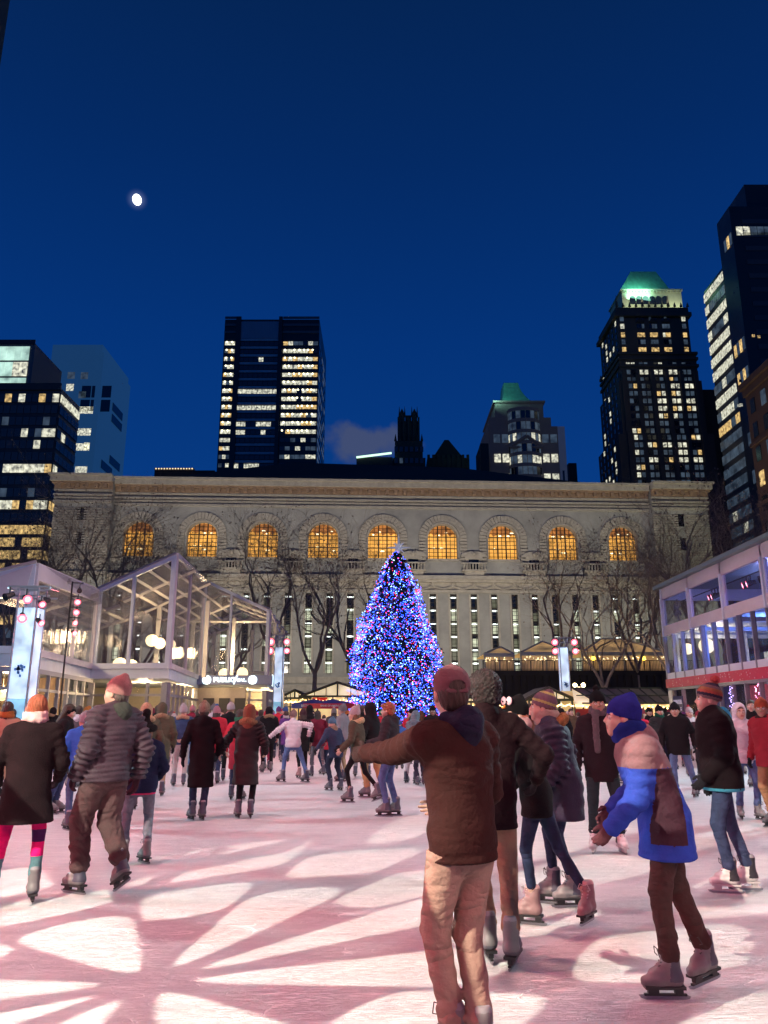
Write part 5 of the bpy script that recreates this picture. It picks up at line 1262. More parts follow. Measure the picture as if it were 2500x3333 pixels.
for i in range(1500):                                          # boughs: short drooping sprays of needle clumps
    k = 1-math.sqrt(rt.random()); a = rt.uniform(0, 2*math.pi); z = z_base+(TH-z_base)*k
    rr = trad(k)*lump(a, k)*rt.uniform(0.86, 1.06)
    d = Vector((math.cos(a), math.sin(a), 0)); s = Vector((-math.sin(a), math.cos(a), 0))
    root = d*rr*0.30+Vector((0,0,z+0.25)); tip = d*rr+Vector((0,0,z-0.10-0.10*rr*0.3+rt.uniform(-0.05,0.15)))
    L = (tip-root).length
    for q in range(7):
        t_ = 0.25+0.75*q/6; c = root.lerp(tip, t_); w = 0.10+0.26*(1-abs(t_-0.5))*min(1, rr)
        for m_ in (-1, 1):
            e = c+s*m_*w*rt.uniform(0.7,1.2)+d*w*0.7+Vector((0,0,rt.uniform(-0.16,0.06)))
            fo.add([c-d*0.05, c+d*0.12+Vector((0,0,0.04)), e], [(0,1,2)])
        fo.add([c-s*0.05, c+s*0.05, c+d*rt.uniform(0.16,0.30)+Vector((0,0,rt.uniform(-0.05,0.16)))], [(0,1,2)])
    tips.append((tip, k))
fo.build('crown', mat('needles', (0.018,0.045,0.032), 0.8, var=0.4, vscale=2.0), xt)
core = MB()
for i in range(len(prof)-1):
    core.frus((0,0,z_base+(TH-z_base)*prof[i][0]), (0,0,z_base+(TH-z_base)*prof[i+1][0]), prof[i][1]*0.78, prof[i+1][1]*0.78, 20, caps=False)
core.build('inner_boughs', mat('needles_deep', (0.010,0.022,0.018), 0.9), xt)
cols = [mat('bulb_blue', (0.1,0.2,1), 0.4, emit=(0.03,0.10,1.0), es=8.5), mat('bulb_ice', (0.6,0.9,1), 0.4, emit=(0.42,0.80,1.0), es=4.5), mat('bulb_red', (1,0.05,0.1), 0.4, emit=(1.0,0.03,0.07), es=4.0), mat('bulb_violet', (0.4,0.2,1), 0.4, emit=(0.25,0.12,1.0), es=4.0)]
specs = []; OC = [(0,0,1),(1,0,0),(0,1,0),(-1,0,0),(0,-1,0),(0,0,-1)]; OF = [(0,1,2),(0,2,3),(0,3,4),(0,4,1),(5,2,1),(5,3,2),(5,4,3),(5,1,4)]
nb = 0
while nb < 9500:
    k = 1-math.sqrt(rt.random()); a = rt.uniform(-math.pi, math.pi)
    if math.sin(a) > 0.35 and rt.random() < 0.6: continue
    z = z_base+(TH-z_base)*k; rr = trad(k)*lump(a, k)*rt.uniform(0.82, 1.05)
    p = Vector((math.cos(a)*rr, math.sin(a)*rr, z+rt.uniform(-0.08,0.12))); r_ = rt.choice((0.027,0.033,0.039,0.046))
    u = rt.random(); mi = 0 if u < 0.60 else (1 if u < 0.73 else (2 if u < 0.87 else 3))
    specs.append((r_ if math.sin(a) < -0.2 else r_*0.5, MB().add([p+Vector(q)*r_ for q in OC], OF, mi))); nb += 1
many(xt, 'light_bulb', specs, cols)
M_ORN = mat('snow_ornament', (0.45,0.42,0.62), 0.4)
for i in range(70):
    k = rt.uniform(0.02, 0.9); a = rt.uniform(-math.pi*0.95, -0.15); rr = trad(k)*lump(a, k)*1.02; mb = MB()
    c = Vector((math.cos(a)*rr, math.sin(a)*rr, z_base+(TH-z_base)*k)); r_ = rt.uniform(0.14,0.22)
    for q in range(3): aa = math.pi*q/3+rt.random(); v = Vector((math.cos(aa)*math.sin(a)*-1, math.cos(aa)*math.cos(a), math.sin(aa)))*r_; mb.bar(c-v, c+v, 0.035)
    mb.build('snowflake_ornament', M_ORN, xt)
ts = MB(); c = apex-Vector((tx, TD, 0))+Vector((0.0,-0.05,0.28))
for i in range(8):
    a = math.pi/2+i*math.pi/4; L = 0.95 if i % 2 == 0 else 0.62
    if i == 0: L = 1.12
    ts.frus(c, c+Vector((math.cos(a)*L, 0, math.sin(a)*L)), 0.15, 0.015, 4)
for a in (0.8, 2.3, 3.9, 5.4): ts.frus(c, c+Vector((math.cos(a)*0.42, -0.4, math.sin(a)*0.42)), 0.12, 0.01, 4)
ts.frus(c-Vector((0,0,1.0)), c, 0.04, 0.04, 6)
ts.build('star_topper', mat('star_silver', (0.7,0.72,0.78), 0.3, metal=0.2, emit=(0.6,0.62,0.72), es=0.25), xt)

# ------------------------------------------------------------ organic surfaces: blended rounded cones, meshed with surface nets
A3 = lambda v: np.array([v[0], v[1], v[2]], dtype=np.float32)
def C_(a, b, ra, rb, k=0.02, ax=None, s=1.0, sub=False): return ('c', A3(a), A3(b), ra, rb, k, None if ax is None else A3(ax), s, sub)
def E_(c, r, k=0.02, rot=None, sub=False): return ('e', A3(c), np.array(r, dtype=np.float32), k, rot, sub)
def pbox(p):
    if p[0] == 'c':
        m = max(p[3], p[4])+p[5]; return np.minimum(p[1], p[2])-m, np.maximum(p[1], p[2])+m
    m = float(np.max(p[2]))+p[3]; return p[1]-m, p[1]+m
def sdf_mesh(prims, h, disp=None, cut=None):
    lo = np.min([pbox(p)[0] for p in prims if not p[-1]], axis=0)-2*h; hi = np.max([pbox(p)[1] for p in prims if not p[-1]], axis=0)+2*h
    n = np.ceil((hi-lo)/h).astype(int)+1
    X = lo[0]+h*np.arange(n[0], dtype=np.float32); Y = lo[1]+h*np.arange(n[1], dtype=np.float32); Z = lo[2]+h*np.arange(n[2], dtype=np.float32)
    D = np.full(n, 1.0, dtype=np.float32)
    for p in prims:
        a, b = pbox(p); pad = 3*h+0.03
        i0 = np.clip(np.floor((a-pad-lo)/h).astype(int), 0, n-1); i1 = np.clip(np.ceil((b+pad-lo)/h).astype(int)+1, 1, n)
        sl = tuple(slice(i0[q], i1[q]) for q in range(3))
        gx, gy, gz = X[sl[0]][:,None,None], Y[sl[1]][None,:,None], Z[sl[2]][None,None,:]
        if p[0] == 'c':
            _, a, b, ra, rb, k, ax, s, sub = p; ba = b-a; L2 = float(ba@ba)+1e-9
            px, py, pz = gx-a[0], gy-a[1], gz-a[2]
            t = np.clip((px*ba[0]+py*ba[1]+pz*ba[2])/L2, 0, 1)
            qx, qy, qz = px-t*ba[0], py-t*ba[1], pz-t*ba[2]
            q2 = qx*qx+qy*qy+qz*qz
            if ax is not None:
                w = qx*ax[0]+qy*ax[1]+qz*ax[2]; q2 = q2+(s*s-1)*w*w
            d = np.sqrt(q2)-(ra+(rb-ra)*t)
            if ax is not None: d = d/ (0.5+0.5*s)
        else:
            _, c, r, k, rot, sub = p
            px, py, pz = gx-c[0], gy-c[1], gz-c[2]
            if rot is not None:
                m = np.array(rot, dtype=np.float32).T
                px, py, pz = (m[0,0]*px+m[0,1]*py+m[0,2]*pz, m[1,0]*px+m[1,1]*py+m[1,2]*pz, m[2,0]*px+m[2,1]*py+m[2,2]*pz)
            k0 = np.sqrt((px/r[0])**2+(py/r[1])**2+(pz/r[2])**2); k1 = np.sqrt((px/r[0]**2)**2+(py/r[1]**2)**2+(pz/r[2]**2)**2)+1e-6
            d = k0*(k0-1)/k1
        e = D[sl]
        if sub:
            k = max(k, 1e-4); hh = np.clip(0.5-0.5*(e+d)/k, 0, 1); D[sl] = e+(-d-e)*hh+k*hh*(1-hh)
        else:
            k = max(k, 1e-4); hh = np.clip(0.5+0.5*(e-d)/k, 0, 1); D[sl] = e+(d-e)*hh-k*hh*(1-hh)
    if disp is not None: D = D+disp(X[:,None,None], Y[None,:,None], Z[None,None,:], D)
    if cut is not None: D = np.maximum(D, cut(X[:,None,None], Y[None,:,None], Z[None,None,:])+0*D)
    D[0], D[-1], D[:,0], D[:,-1], D[:,:,0], D[:,:,-1] = 1, 1, 1, 1, 1, 1
    S = D < 0
    c = np.zeros(np.array(n)-1, dtype=np.int8); pos = np.zeros((3,)+tuple(np.array(n)-1), dtype=np.float32); cnt = np.zeros(np.array(n)-1, dtype=np.float32)
    N1, N2, N3 = n-1
    for ax in range(3):
        o = [q for q in range(3) if q != ax]
        for da in (0, 1):
            for db in (0, 1):
                s0 = [slice(0, N1), slice(0, N2), slice(0, N3)]; s1 = list(s0)
                for q, dd in ((o[0], da), (o[1], db)): s0[q] = slice(dd, dd+n[q]-1); s1[q] = slice(dd, dd+n[q]-1)
                s1[ax] = slice(1, n[ax]); a = D[tuple(s0)]; b = D[tuple(s1)]
                m = (a < 0) != (b < 0); t = np.where(m, a/np.where(np.abs(a-b) < 1e-9, 1e-9, a-b), 0)
                cnt += m; pos[ax] += np.where(m, t, 0); pos[o[0]] += m*da; pos[o[1]] += m*db
    act = cnt > 0; idx = -np.ones(act.shape, dtype=np.int64); na = int(act.sum()); idx[act] = np.arange(na)
    ii = np.argwhere(act); V = np.stack([pos[q][act]/cnt[act] for q in range(3)], 1)+ii; V = V*h+lo
    F = []
    for ax in range(3):
        o = [q for q in range(3) if q != ax]
        s0 = [slice(1, n[q]-1) for q in range(3)]; s0[ax] = slice(0, n[ax]-1); s1 = list(s0); s1[ax] = slice(1, n[ax])
        a = S[tuple(s0)]; b = S[tuple(s1)]; m = a != b; e = np.argwhere(m); fl = a[m]
        e[:, o[0]] += 1; e[:, o[1]] += 1
        def g(da, db):
            q = e.copy(); q[:, o[0]] -= da; q[:, o[1]] -= db; return idx[q[:,0], q[:,1], q[:,2]]
        quad = np.stack([g(1,1), g(0,1), g(0,0), g(1,0)], 1)
        flip = fl if ax != 1 else ~fl
        quad[~flip] = quad[~flip][:, ::-1]; F.append(quad)
    F = np.concatenate(F) if F else np.zeros((0,4), int)
    return V.astype(np.float32), F
def vf_mesh(name, parts, mats):
    """parts: list of (V, F, material index or index array)"""
    Vs, Fs, Ms = [], [], []; o = 0
    for V, F, mi in parts:
        Vs.append(V); Fs.append(F+o); Ms.append(np.full(len(F), mi) if np.isscalar(mi) else mi); o += len(V)
    V = np.concatenate(Vs); F = np.concatenate(Fs); M = np.concatenate(Ms)
    me = bpy.data.meshes.new(name); me.vertices.add(len(V)); me.vertices.foreach_set('co', V.astype(np.float32).ravel())
    me.loops.add(F.size); me.loops.foreach_set('vertex_index', F.astype(np.int32).ravel())
    me.polygons.add(len(F)); me.polygons.foreach_set('loop_start', np.arange(0, F.size, 4, dtype=np.int32))
    for m in mats: me.materials.append(m)
    me.polygons.foreach_set('material_index', M.astype(np.int32)); me.polygons.foreach_set('use_smooth', np.ones(len(F), dtype=bool))
    me.update(calc_edges=True); return me
def xf(VF, M):
    V, F = VF[0], VF[1]; m = np.array(M, dtype=np.float32); W_ = V@m[:3,:3].T+m[:3,3]
    if np.linalg.det(m[:3,:3]) < 0: F = F[:, ::-1]
    return (W_, F)+tuple(VF[2:])
def mbvf(mb):                                                  # quads only
    return np.array(mb.v, dtype=np.float32), np.array([f if len(f) == 4 else (f[0], f[1], f[2], f[2]) for f in mb.f])

# ------------------------------------------------------------ head, hand, hat, hair and skate shapes (head frame: +y is the face, origin mid head)
def head_prims():
    return [E_((0,-0.016,0.034),(0.074,0.094,0.088)), C_((0,0.035,-0.040),(0,0.062,-0.092),0.056,0.022,0.04), E_((0,0.02,-0.03),(0.064,0.075,0.075),0.03),
            C_((0.036,0.055,-0.030),(0.02,0.06,-0.075),0.026,0.018,0.03), C_((-0.036,0.055,-0.030),(-0.02,0.06,-0.075),0.026,0.018,0.03),
            C_((0,0.084,0.018),(0,0.106,-0.020),0.007,0.010,0.012), C_((-0.011,0.095,-0.026),(0.011,0.095,-0.026),0.008,0.008,0.008),
            C_((-0.045,0.066,0.022),(0.045,0.066,0.022),0.012,0.012,0.03),
            E_((0.032,0.088,0.004),(0.017,0.013,0.011),0.012,None,True), E_((-0.032,0.088,0.004),(0.017,0.013,0.011),0.012,None,True),
            C_((-0.017,0.082,-0.054),(0.017,0.082,-0.054),0.0075,0.0075,0.008), C_((-0.015,0.080,-0.064),(0.015,0.080,-0.064),0.008,0.008,0.007), C_((-0.024,0.0935,-0.0585),(0.024,0.0935,-0.0585),0.002,0.002,0.004,None,1,True),
            E_((0.077,-0.006,-0.008),(0.010,0.020,0.031),0.008), E_((-0.077,-0.006,-0.008),(0.010,0.020,0.031),0.008),
            C_((0,-0.020,-0.06),(0,-0.035,-0.20),0.052,0.058,0.03)]
HEAD = sdf_mesh(head_prims(), 0.0052)
def head_mats(V, F):
    c = V[F].mean(1); m = np.zeros(len(F), int)
    lip = (np.abs(c[:,0]) < 0.024) & (c[:,1] > 0.076) & (c[:,2] < -0.048) & (c[:,2] > -0.071); m[lip] = 2
    br = (np.abs(np.abs(c[:,0])-0.033) < 0.019) & (c[:,1] > 0.068) & (c[:,2] > 0.019) & (c[:,2] < 0.0275); m[br] = 3
    return m
HEADM = head_mats(*HEAD)
EYES = [mbvf(MB().ball((s*0.032,0.0805,0.004), 0.0125, 10, 8)) for s in (-1,1)]; IRIS = [mbvf(MB().ball((s*0.032,0.0895,0.004), 0.0052, 8, 6)) for s in (-1,1)]
def hand_shape(fat=0.0, curl=1.0, h=0.0042):
    pr = [C_((0,0,-0.05),(0,0,0.01),0.027+fat,0.027+fat,0.01,(0,1,0),1.25), C_((0.002,0,0.012),(0.0,0.002,0.078),0.034+fat,0.037+fat,0.01,(0,1,0),2.2)]
    for x, z, L in ((-0.028,0.078,0.060),(-0.0095,0.086,0.074),(0.0095,0.089,0.080),(0.0285,0.084,0.070)):
        p = Vector((x, 0.002, z)); a = 0.12+0.18*curl; 
        for q, f_ in enumerate((0.45,0.32,0.25)):
            a += (0.10, 0.45, 0.42)[q]*curl; d = Vector((x*1.2, math.sin(a), math.cos(a))).normalized(); e = p+d*L*f_
            pr.append(C_(p, e, 0.0092-0.0008*q+fat*0.7, 0.0086-0.0008*q+fat*0.7, 0.004)); p = e
    p = Vector((0.030,0.004,0.022)); e = Vector((0.056,0.018,0.050)); g = Vector((0.060,0.032,0.082))
    pr += [C_(p, e, 0.015+fat*0.6, 0.0115+fat*0.6, 0.01), C_(e, g, 0.0110+fat*0.6, 0.009+fat*0.6, 0.004)]
    return sdf_mesh(pr, h)
HAND = hand_shape(0, 0.9); GLOVE = hand_shape(0.0035, 0.9, 0.005); OPENG = hand_shape(0.004, 0.35, 0.005)
MITT = sdf_mesh([C_((0,0,-0.05),(0,0,0.0),0.036,0.030,0.01), C_((0,0,0.0),(0,0.006,0.10),0.036,0.038,0.01,(0,1,0),1.6), C_((0,0.006,0.10),(0,0.022,0.145),0.036,0.026,0.01,(0,1,0),1.5), C_((0.03,0.004,0.02),(0.066,0.02,0.075),0.019,0.016,0.01)], 0.006)
def rib(X, Y, Z, D, f=420, a=0.0018): return a*np.sin(np.arctan2(Y+0.01, X)*38)+0*Z*D
def knit(V_): return V_
HATS = {}
HATS['beanie'] = sdf_mesh([E_((0,-0.020,0.052),(0.089,0.108,0.098),0.02), C_((0,-0.045,0.10),(0,-0.062,0.145),0.060,0.030,0.05), C_((0,-0.018,0.030),(0,-0.020,0.055),0.094,0.091,0.01,(0,1,0),0.86)], 0.006,
                          lambda X,Y,Z,D: rib(X,Y,Z,D), lambda X,Y,Z: (0.004+0.20*(Y+0.02)-Z))
HATS['tall'] = sdf_mesh([E_((0,-0.020,0.052),(0.088,0.107,0.098),0.02), C_((0,-0.050,0.11),(0,-0.085,0.165),0.062,0.034,0.05), C_((0,-0.018,0.030),(0,-0.020,0.055),0.094,0.091,0.01,(0,1,0),0.86)], 0.006, rib, lambda X,Y,Z: (0.000+0.22*(Y+0.02)-Z))
HATS['fur'] = sdf_mesh([E_((0,-0.015,0.060),(0.10,0.118,0.085),0.02)]+[C_((0.108*math.cos(a),-0.018+0.122*math.sin(a),0.042+0.012*math.sin(a)),(0.108*math.cos(a+0.42),-0.018+0.122*math.sin(a+0.42),0.042+0.012*math.sin(a+0.42)),0.040,0.040,0.02) for a in np.arange(0,6.28,0.4)]+[C_((0,-0.03,0.12),(0,-0.04,0.20),0.05,0.045,0.03),E_((0,-0.045,0.235),(0.055,0.055,0.055),0.02)], 0.008,
                       lambda X,Y,Z,D: 0.004*np.sin(X*260+3*np.sin(Z*120))*np.sin(Y*250+2*np.sin(X*130))*np.sin(Z*240), lambda X,Y,Z: (-0.01+0.15*(Y+0.02)-Z))
capcut = [E_((0,-0.113,0.030),(0.040,0.05,0.034),0.004,None,True)]
HATS['cap'] = sdf_mesh([E_((0,-0.018,0.050),(0.090,0.110,0.092),0.01)]+capcut+[C_((-0.045,-0.112,0.014),(0.045,-0.112,0.014),0.011,0.011,0.003,(0,1,0),1.6), C_((-0.045,0.10,0.03),(0.045,0.10,0.03),0.045,0.045,0.01,(0,0,1),6.0), E_((0,-0.02,0.143),(0.009,0.009,0.006),0.002)], 0.005, None, lambda X,Y,Z: (0.004+0.02*(Y+0.02)-Z))
HATS['hood'] = sdf_mesh([E_((0,-0.030,0.020),(0.105,0.125,0.135),0.02), C_((0,-0.06,-0.10),(0,-0.07,-0.19),0.10,0.12,0.05), E_((0,0.13,-0.02),(0.072,0.16,0.108),0.02,None,True)], 0.007)
HATS['band'] = sdf_mesh([E_((0,-0.016,0.034),(0.083,0.103,0.096),0.01), E_((0.082,-0.01,-0.008),(0.018,0.036,0.038),0.012), E_((-0.082,-0.01,-0.008),(0.018,0.036,0.038),0.012)], 0.006, rib, lambda X,Y,Z: np.maximum(0.012+0.1*Y-Z-0.04*(np.abs(X) > 0.07), Z-0.072-0.1*Y))
HATS['penguin'] = HATS['beanie']
POM = sdf_mesh([E_((0,0,0),(0.042,0.042,0.038))], 0.006, lambda X,Y,Z,D: 0.005*np.sin(X*300)*np.sin(Y*310)*np.sin(Z*290))
HAIR = {}
def hairdisp(X, Y, Z, D): return 0.0022*np.sin(np.arctan2(Y, X)*26+4*np.sin(Z*30))+0.001*np.sin(np.arctan2(Y, X)*61+Z*80)
HAIR['short'] = sdf_mesh([E_((0,-0.022,0.040),(0.083,0.101,0.094),0.01), E_((0,-0.050,-0.02),(0.072,0.058,0.07),0.02), E_((0,0.12,-0.03),(0.09,0.085,0.085),0.015,None,True)], 0.0055, hairdisp)
HAIR['tousled'] = sdf_mesh([E_((0,-0.024,0.046),(0.093,0.110,0.100),0.01), E_((0,0.05,0.085),(0.070,0.055,0.035),0.02), E_((0.03,-0.06,-0.02),(0.066,0.058,0.075),0.02), E_((-0.03,-0.06,-0.02),(0.066,0.058,0.075),0.02), E_((0,0.125,-0.03),(0.09,0.085,0.085),0.015,None,True)], 0.006, lambda X,Y,Z,D: hairdisp(X,Y,Z,D)+0.006*np.sin(X*70+Z*40)*np.sin(Y*60)*np.sin(Z*75))
HAIR['curly'] = sdf_mesh([E_((0,-0.025,0.055),(0.115,0.125,0.115),0.01), E_((0,-0.070,-0.02),(0.095,0.065,0.08),0.02), E_((0,0.13,-0.03),(0.085,0.085,0.085),0.015,None,True)], 0.007, lambda X,Y,Z,D: 0.010*np.sin(X*150+2*np.sin(Z*60))*np.sin(Y*145)*np.sin(Z*150))
HAIR['long'] = sdf_mesh([E_((0,-0.022,0.040),(0.084,0.102,0.094),0.01), C_((0.045,-0.045,-0.03),(0.050,-0.085,-0.30),0.048,0.034,0.03), C_((-0.045,-0.045,-0.03),(-0.050,-0.085,-0.30),0.048,0.034,0.03), C_((0,-0.065,-0.03),(0,-0.11,-0.36),0.058,0.030,0.03), C_((0.05,-0.085,-0.28),(0.03,-0.10,-0.40),0.034,0.008,0.02), C_((-0.05,-0.085,-0.28),(-0.03,-0.10,-0.42),0.034,0.008,0.02), E_((0,0.12,-0.03),(0.09,0.085,0.085),0.015,None,True)], 0.007, lambda X,Y,Z,D: 0.003*np.sin(X*190+4*np.sin(Z*12))+0.002*np.sin(Y*230+Z*20))
def skate_shape():
    boot = sdf_mesh([C_((0,-0.010,0.075),(0,0.0,0.01),0.050,0.048,0.01,(1,0,0),1.12), C_((0,0.0,0.02),(0,-0.018,-0.070),0.050,0.046,0.02), C_((0,-0.02,-0.075),(0,0.085,-0.078),0.044,0.046,0.03), C_((0,0.085,-0.078),(0,0.155,-0.092),0.046,0.034,0.02), C_((0,0.03,0.0),(0,0.10,-0.05),0.034,0.034,0.03), C_((0,0.036,0.100),(0,0.040,0.05),0.024,0.028,0.01)],
                     0.0065, lambda X,Y,Z,D: -0.0015*np.sin(Z*150)*(Y > 0.02), lambda X,Y,Z: np.maximum(-0.112-Z, Z-0.112))
    c = boot[0][boot[1]].mean(1); mi = np.where((c[:,1] < 0.012+0.10*(0.03-c[:,2])) & (c[:,2] > -0.085), 1, 0); mi = np.where((c[:,2] > 0.088), 2, mi)
    return boot, mi
SK_BOOT, SK_MI = skate_shape()
sole_mb = MB().box(-0.038, 0.038, -0.072, 0.170, -0.128, -0.1115).box(-0.016, 0.016, -0.060, -0.010, -0.156, -0.1285).box(-0.016, 0.016, 0.085, 0.150, -0.156, -0.1285).box(-0.010, 0.010, -0.082, 0.172, -0.168, -0.1562)
blade_mb = MB().prism([(-0.0022,-0.105,-0.172),(-0.0022,-0.098,-0.185),(-0.0022,-0.07,-0.1895),(-0.0022,0.165,-0.1895),(-0.0022,0.195,-0.180),(-0.0022,0.205,-0.165),(-0.0022,0.17,-0.163),(-0.0022,-0.085,-0.163)], (0.0044,0,0))
lace_mb = MB()
for i in range(7):
    z = 0.075-0.019*i; y = 0.060 if i < 3 else 0.062+0.015*(i-2)
    for s in (-1,1): lace_mb.bar((s*0.026, y-0.014, z), (-s*0.026, y-0.010+0.004, z-0.018), 0.006)
for s in (-1,1):
    lace_mb.tube([Vector((0,0.066,0.08)), Vector((s*0.03,0.085,0.095)), Vector((s*0.05,0.078,0.055)), Vector((s*0.02,0.07,0.045))], 0.0028, 4)
LACE = lace_mb.mesh('laces', mat('lace', (0.05,0.05,0.05), 0.8)); LACEW = lace_mb.mesh('laces', mat('lace_pale', (0.55,0.5,0.48), 0.8))

# ------------------------------------------------------------ cloth materials
def cloth(col, kind='nylon'):
    nm = 'cloth_%s_%02d_%02d_%02d' % (kind, int(col[0]*99), int(col[1]*99), int(col[2]*99))
    if kind == 'puffer': return mat(nm, col, 0.60, var=0.18, vscale=9, bump=0.25, bscale=45, spec=0.18)
    if kind == 'nylon': return mat(nm, col, 0.82, var=0.15, vscale=7, bump=0.3, bscale=60, spec=0.08, fold=0.34)
    if kind == 'wool': return mat(nm, col, 0.95, var=0.28, vscale=60, bump=0.6, bscale=130, spec=0.08)
    if kind == 'denim': return mat(nm, col, 0.85, var=0.40, vscale=11, bump=0.3, bscale=80, spec=0.15, stretch=(1.5,1.5,0.6), fold=0.6)
    if kind == 'knit': return mat(nm, col, 0.95, var=0.2, vscale=40, bump=0.7, bscale=95, wave='Z', spec=0.1)
    if kind == 'fur': return mat(nm, col, 0.95, var=0.55, vscale=45, bump=1.0, bscale=90, spec=0.1)
    if kind == 'cotton': return mat(nm, col, 0.85, var=0.15, vscale=8, bump=0.3, bscale=70, spec=0.12, fold=0.6)
    return mat(nm, col, 0.8, var=0.15)
def skin(c): return mat('skin_%02d' % int(c[0]*99), c, 0.55, var=0.08, vscale=30)
SKINS = [(0.52,0.33,0.25), (0.44,0.27,0.19), (0.30,0.17,0.11), (0.16,0.085,0.055)]
M_EYEW = mat('eye_white', (0.6,0.58,0.55), 0.3); M_LIP = mat('lips', (0.36,0.12,0.11), 0.5); M_BROW = mat('brow', (0.05,0.03,0.02), 0.9); M_IRIS = mat('iris', (0.02,0.015,0.01), 0.2)
SKM = [[mat('skate_grey', (0.17,0.16,0.165), 0.45, var=0.12, vscale=20), mat('skate_dark', (0.06,0.06,0.09), 0.5), mat('skate_cuff', (0.25,0.24,0.26), 0.7)],
       [mat('skate_white', (0.68,0.66,0.64), 0.45, var=0.1, vscale=20), mat('skate_black', (0.03,0.03,0.035), 0.4), mat('skate_cuff', (0.25,0.24,0.26), 0.7)],
       [mat('skate_rose', (0.28,0.17,0.17), 0.5, var=0.12, vscale=20), mat('skate_rose', (0.28,0.17,0.17), 0.5), mat('skate_lining', (0.62,0.40,0.38), 0.7)],
       [mat('skate_slate', (0.10,0.10,0.12), 0.45, var=0.12, vscale=20), mat('skate_grey', (0.4,0.4,0.4), 0.5), mat('skate_cuff', (0.25,0.24,0.26), 0.7)]]
M_SOLE = mat('skate_sole', (0.02,0.02,0.022), 0.45); M_STEEL = mat('blade_steel', (0.55,0.55,0.58), 0.25, metal=0.9)
SKATE_ME = [vf_mesh('skate', [(SK_BOOT[0], SK_BOOT[1], SK_MI)], m) for m in SKM]
SOLE_ME = sole_mb.mesh('sole', M_SOLE); SOLEW_ME = sole_mb.mesh('sole', mat('sole_white', (0.62,0.60,0.58), 0.4)); BLADE_ME = blade_mb.mesh('blade', M_STEEL)

# ------------------------------------------------------------ skeleton and dressing
def ik(a, b, L1, L2, pole):
    d = b-a; L = d.length; mx = (L1+L2)*0.995
    if L > mx: b = a+d*(mx/L); d = b-a; L = mx
    u = d/L; c = (L1*L1-L2*L2+L*L)/(2*L); hgt = math.sqrt(max(0, L1*L1-c*c)); p = pole-u*pole.dot(u)
    p = p.normalized() if p.length > 1e-5 else u.orthogonal().normalized()
    return a+u*c+p*hgt, b
def skeleton(H, yaw, P_):
    """P_: pose dict; local frame metres, origin on the ice under the pelvis"""
    s = (H-0.06)/1.75; f = Vector((-math.sin(R(yaw)), math.cos(R(yaw)), 0)); r = Vector((math.cos(R(yaw)), math.sin(R(yaw)), 0)); z = Vector((0,0,1))
    def L3(v, o=Vector((0,0,0))): return o+r*v[0]*s+f*v[1]*s+z*v[2]*s
    J = {'f': f, 'r': r, 's': s}
    drop = P_.get('drop', 0.02); pel = L3((P_.get('hipx',0), P_.get('hipy',0), 1.035-drop))
    ln, sd, tw_ = R(P_.get('lean', 5)), R(P_.get('side', 0)), R(P_.get('twist', 0))
    up = (z*math.cos(ln)*math.cos(sd)+f*math.sin(ln)+r*math.sin(sd)).normalized()
    rr = (r*math.cos(tw_)+f*math.sin(tw_)); rr = (rr-up*rr.dot(up)).normalized(); ff = up.cross(rr).normalized()*1.0
    if ff.dot(f) < 0: ff = -ff
    J.update(pel=pel, up=up, rr=rr, ff=ff)
    J['chest'] = pel+up*0.335*s; J['neck'] = pel+up*0.497*s; 
    sw = 0.175*s*P_.get('broad', 1)
    for q, sg in (('L', -1), ('R', 1)):
        J['sh'+q] = pel+up*0.445*s+rr*sg*sw
        J['hip'+q] = pel+r*sg*0.092*s-z*0.03*s
        an = P_.get('an'+q, (sg*0.10, 0.0, 0.19)); ank = L3((an[0], an[1], 0))+z*(an[2] if an[2] > 0.19 else 0.19)
        kp = P_.get('kp'+q, (sg*0.15, 1.0, 0)); kn, ank = ik(J['hip'+q], ank, 0.415*s, 0.40*s, r*kp[0]+f*kp[1])
        J['kn'+q], J['an'+q] = kn, ank
        wr = P_.get('wr'+q, (sg*0.10, 0.04, -0.50))
        w = wr if isinstance(wr, Vector) else J['sh'+q]+rr*wr[0]*s+ff*wr[1]*s+z*wr[2]*s
        ep = P_.get('ep'+q, (sg*0.5, -1.0, -0.3)); el, w = ik(J['sh'+q], w, 0.29*s, 0.265*s, rr*ep[0]+ff*ep[1]+z*ep[2])
        J['el'+q], J['wr'+q] = el, w
    hd = J['neck']+up*0.03*s+(ff*0.028+z*0.125)*s+f*P_.get('headf', 0.0)*s
    J['head'] = hd
    hy, hp, hr = R(P_.get('hyaw', 0)), R(P_.get('hpitch', 0)), R(P_.get('hroll', 0))
    J['headM'] = Matrix.Translation(hd) @ Matrix.Rotation(R(yaw)+hy, 4, 'Z') @ Matrix.Rotation(-hp, 4, 'X') @ Matrix.Rotation(hr, 4, 'Y') @ Matrix.Scale(s*P_.get('hscale', 1.03), 4)
    J['fyL'], J['fyR'] = P_.get('fyL', 12), P_.get('fyR', -12); J['fpL'], J['fpR'] = P_.get('fpL', 0), P_.get('fpR', 0); J['yaw'] = yaw
    return J
def handM(J, q, mirror=True):
    d = (J['wr'+q]-J['el'+q]).normalized(); sg = -1 if q == 'L' else 1
    mid = -J['rr']*sg; y = (mid-d*mid.dot(d)); y = y.normalized() if y.length > 0.2 else (J['ff']-d*J['ff'].dot(d)).normalized()
    x = y.cross(d); tgt = J['ff'] if abs(d.z) > 0.5 else Vector((0,0,1)); 
    if x.dot(tgt) < 0: x = -x
    s = J['s']*1.03; M = Matrix(((x.x*s, y.x*s, d.x*s, J['wr'+q].x), (x.y*s, y.y*s, d.y*s, J['wr'+q].y), (x.z*s, y.z*s, d.z*s, J['wr'+q].z), (0,0,0,1)))
    return M
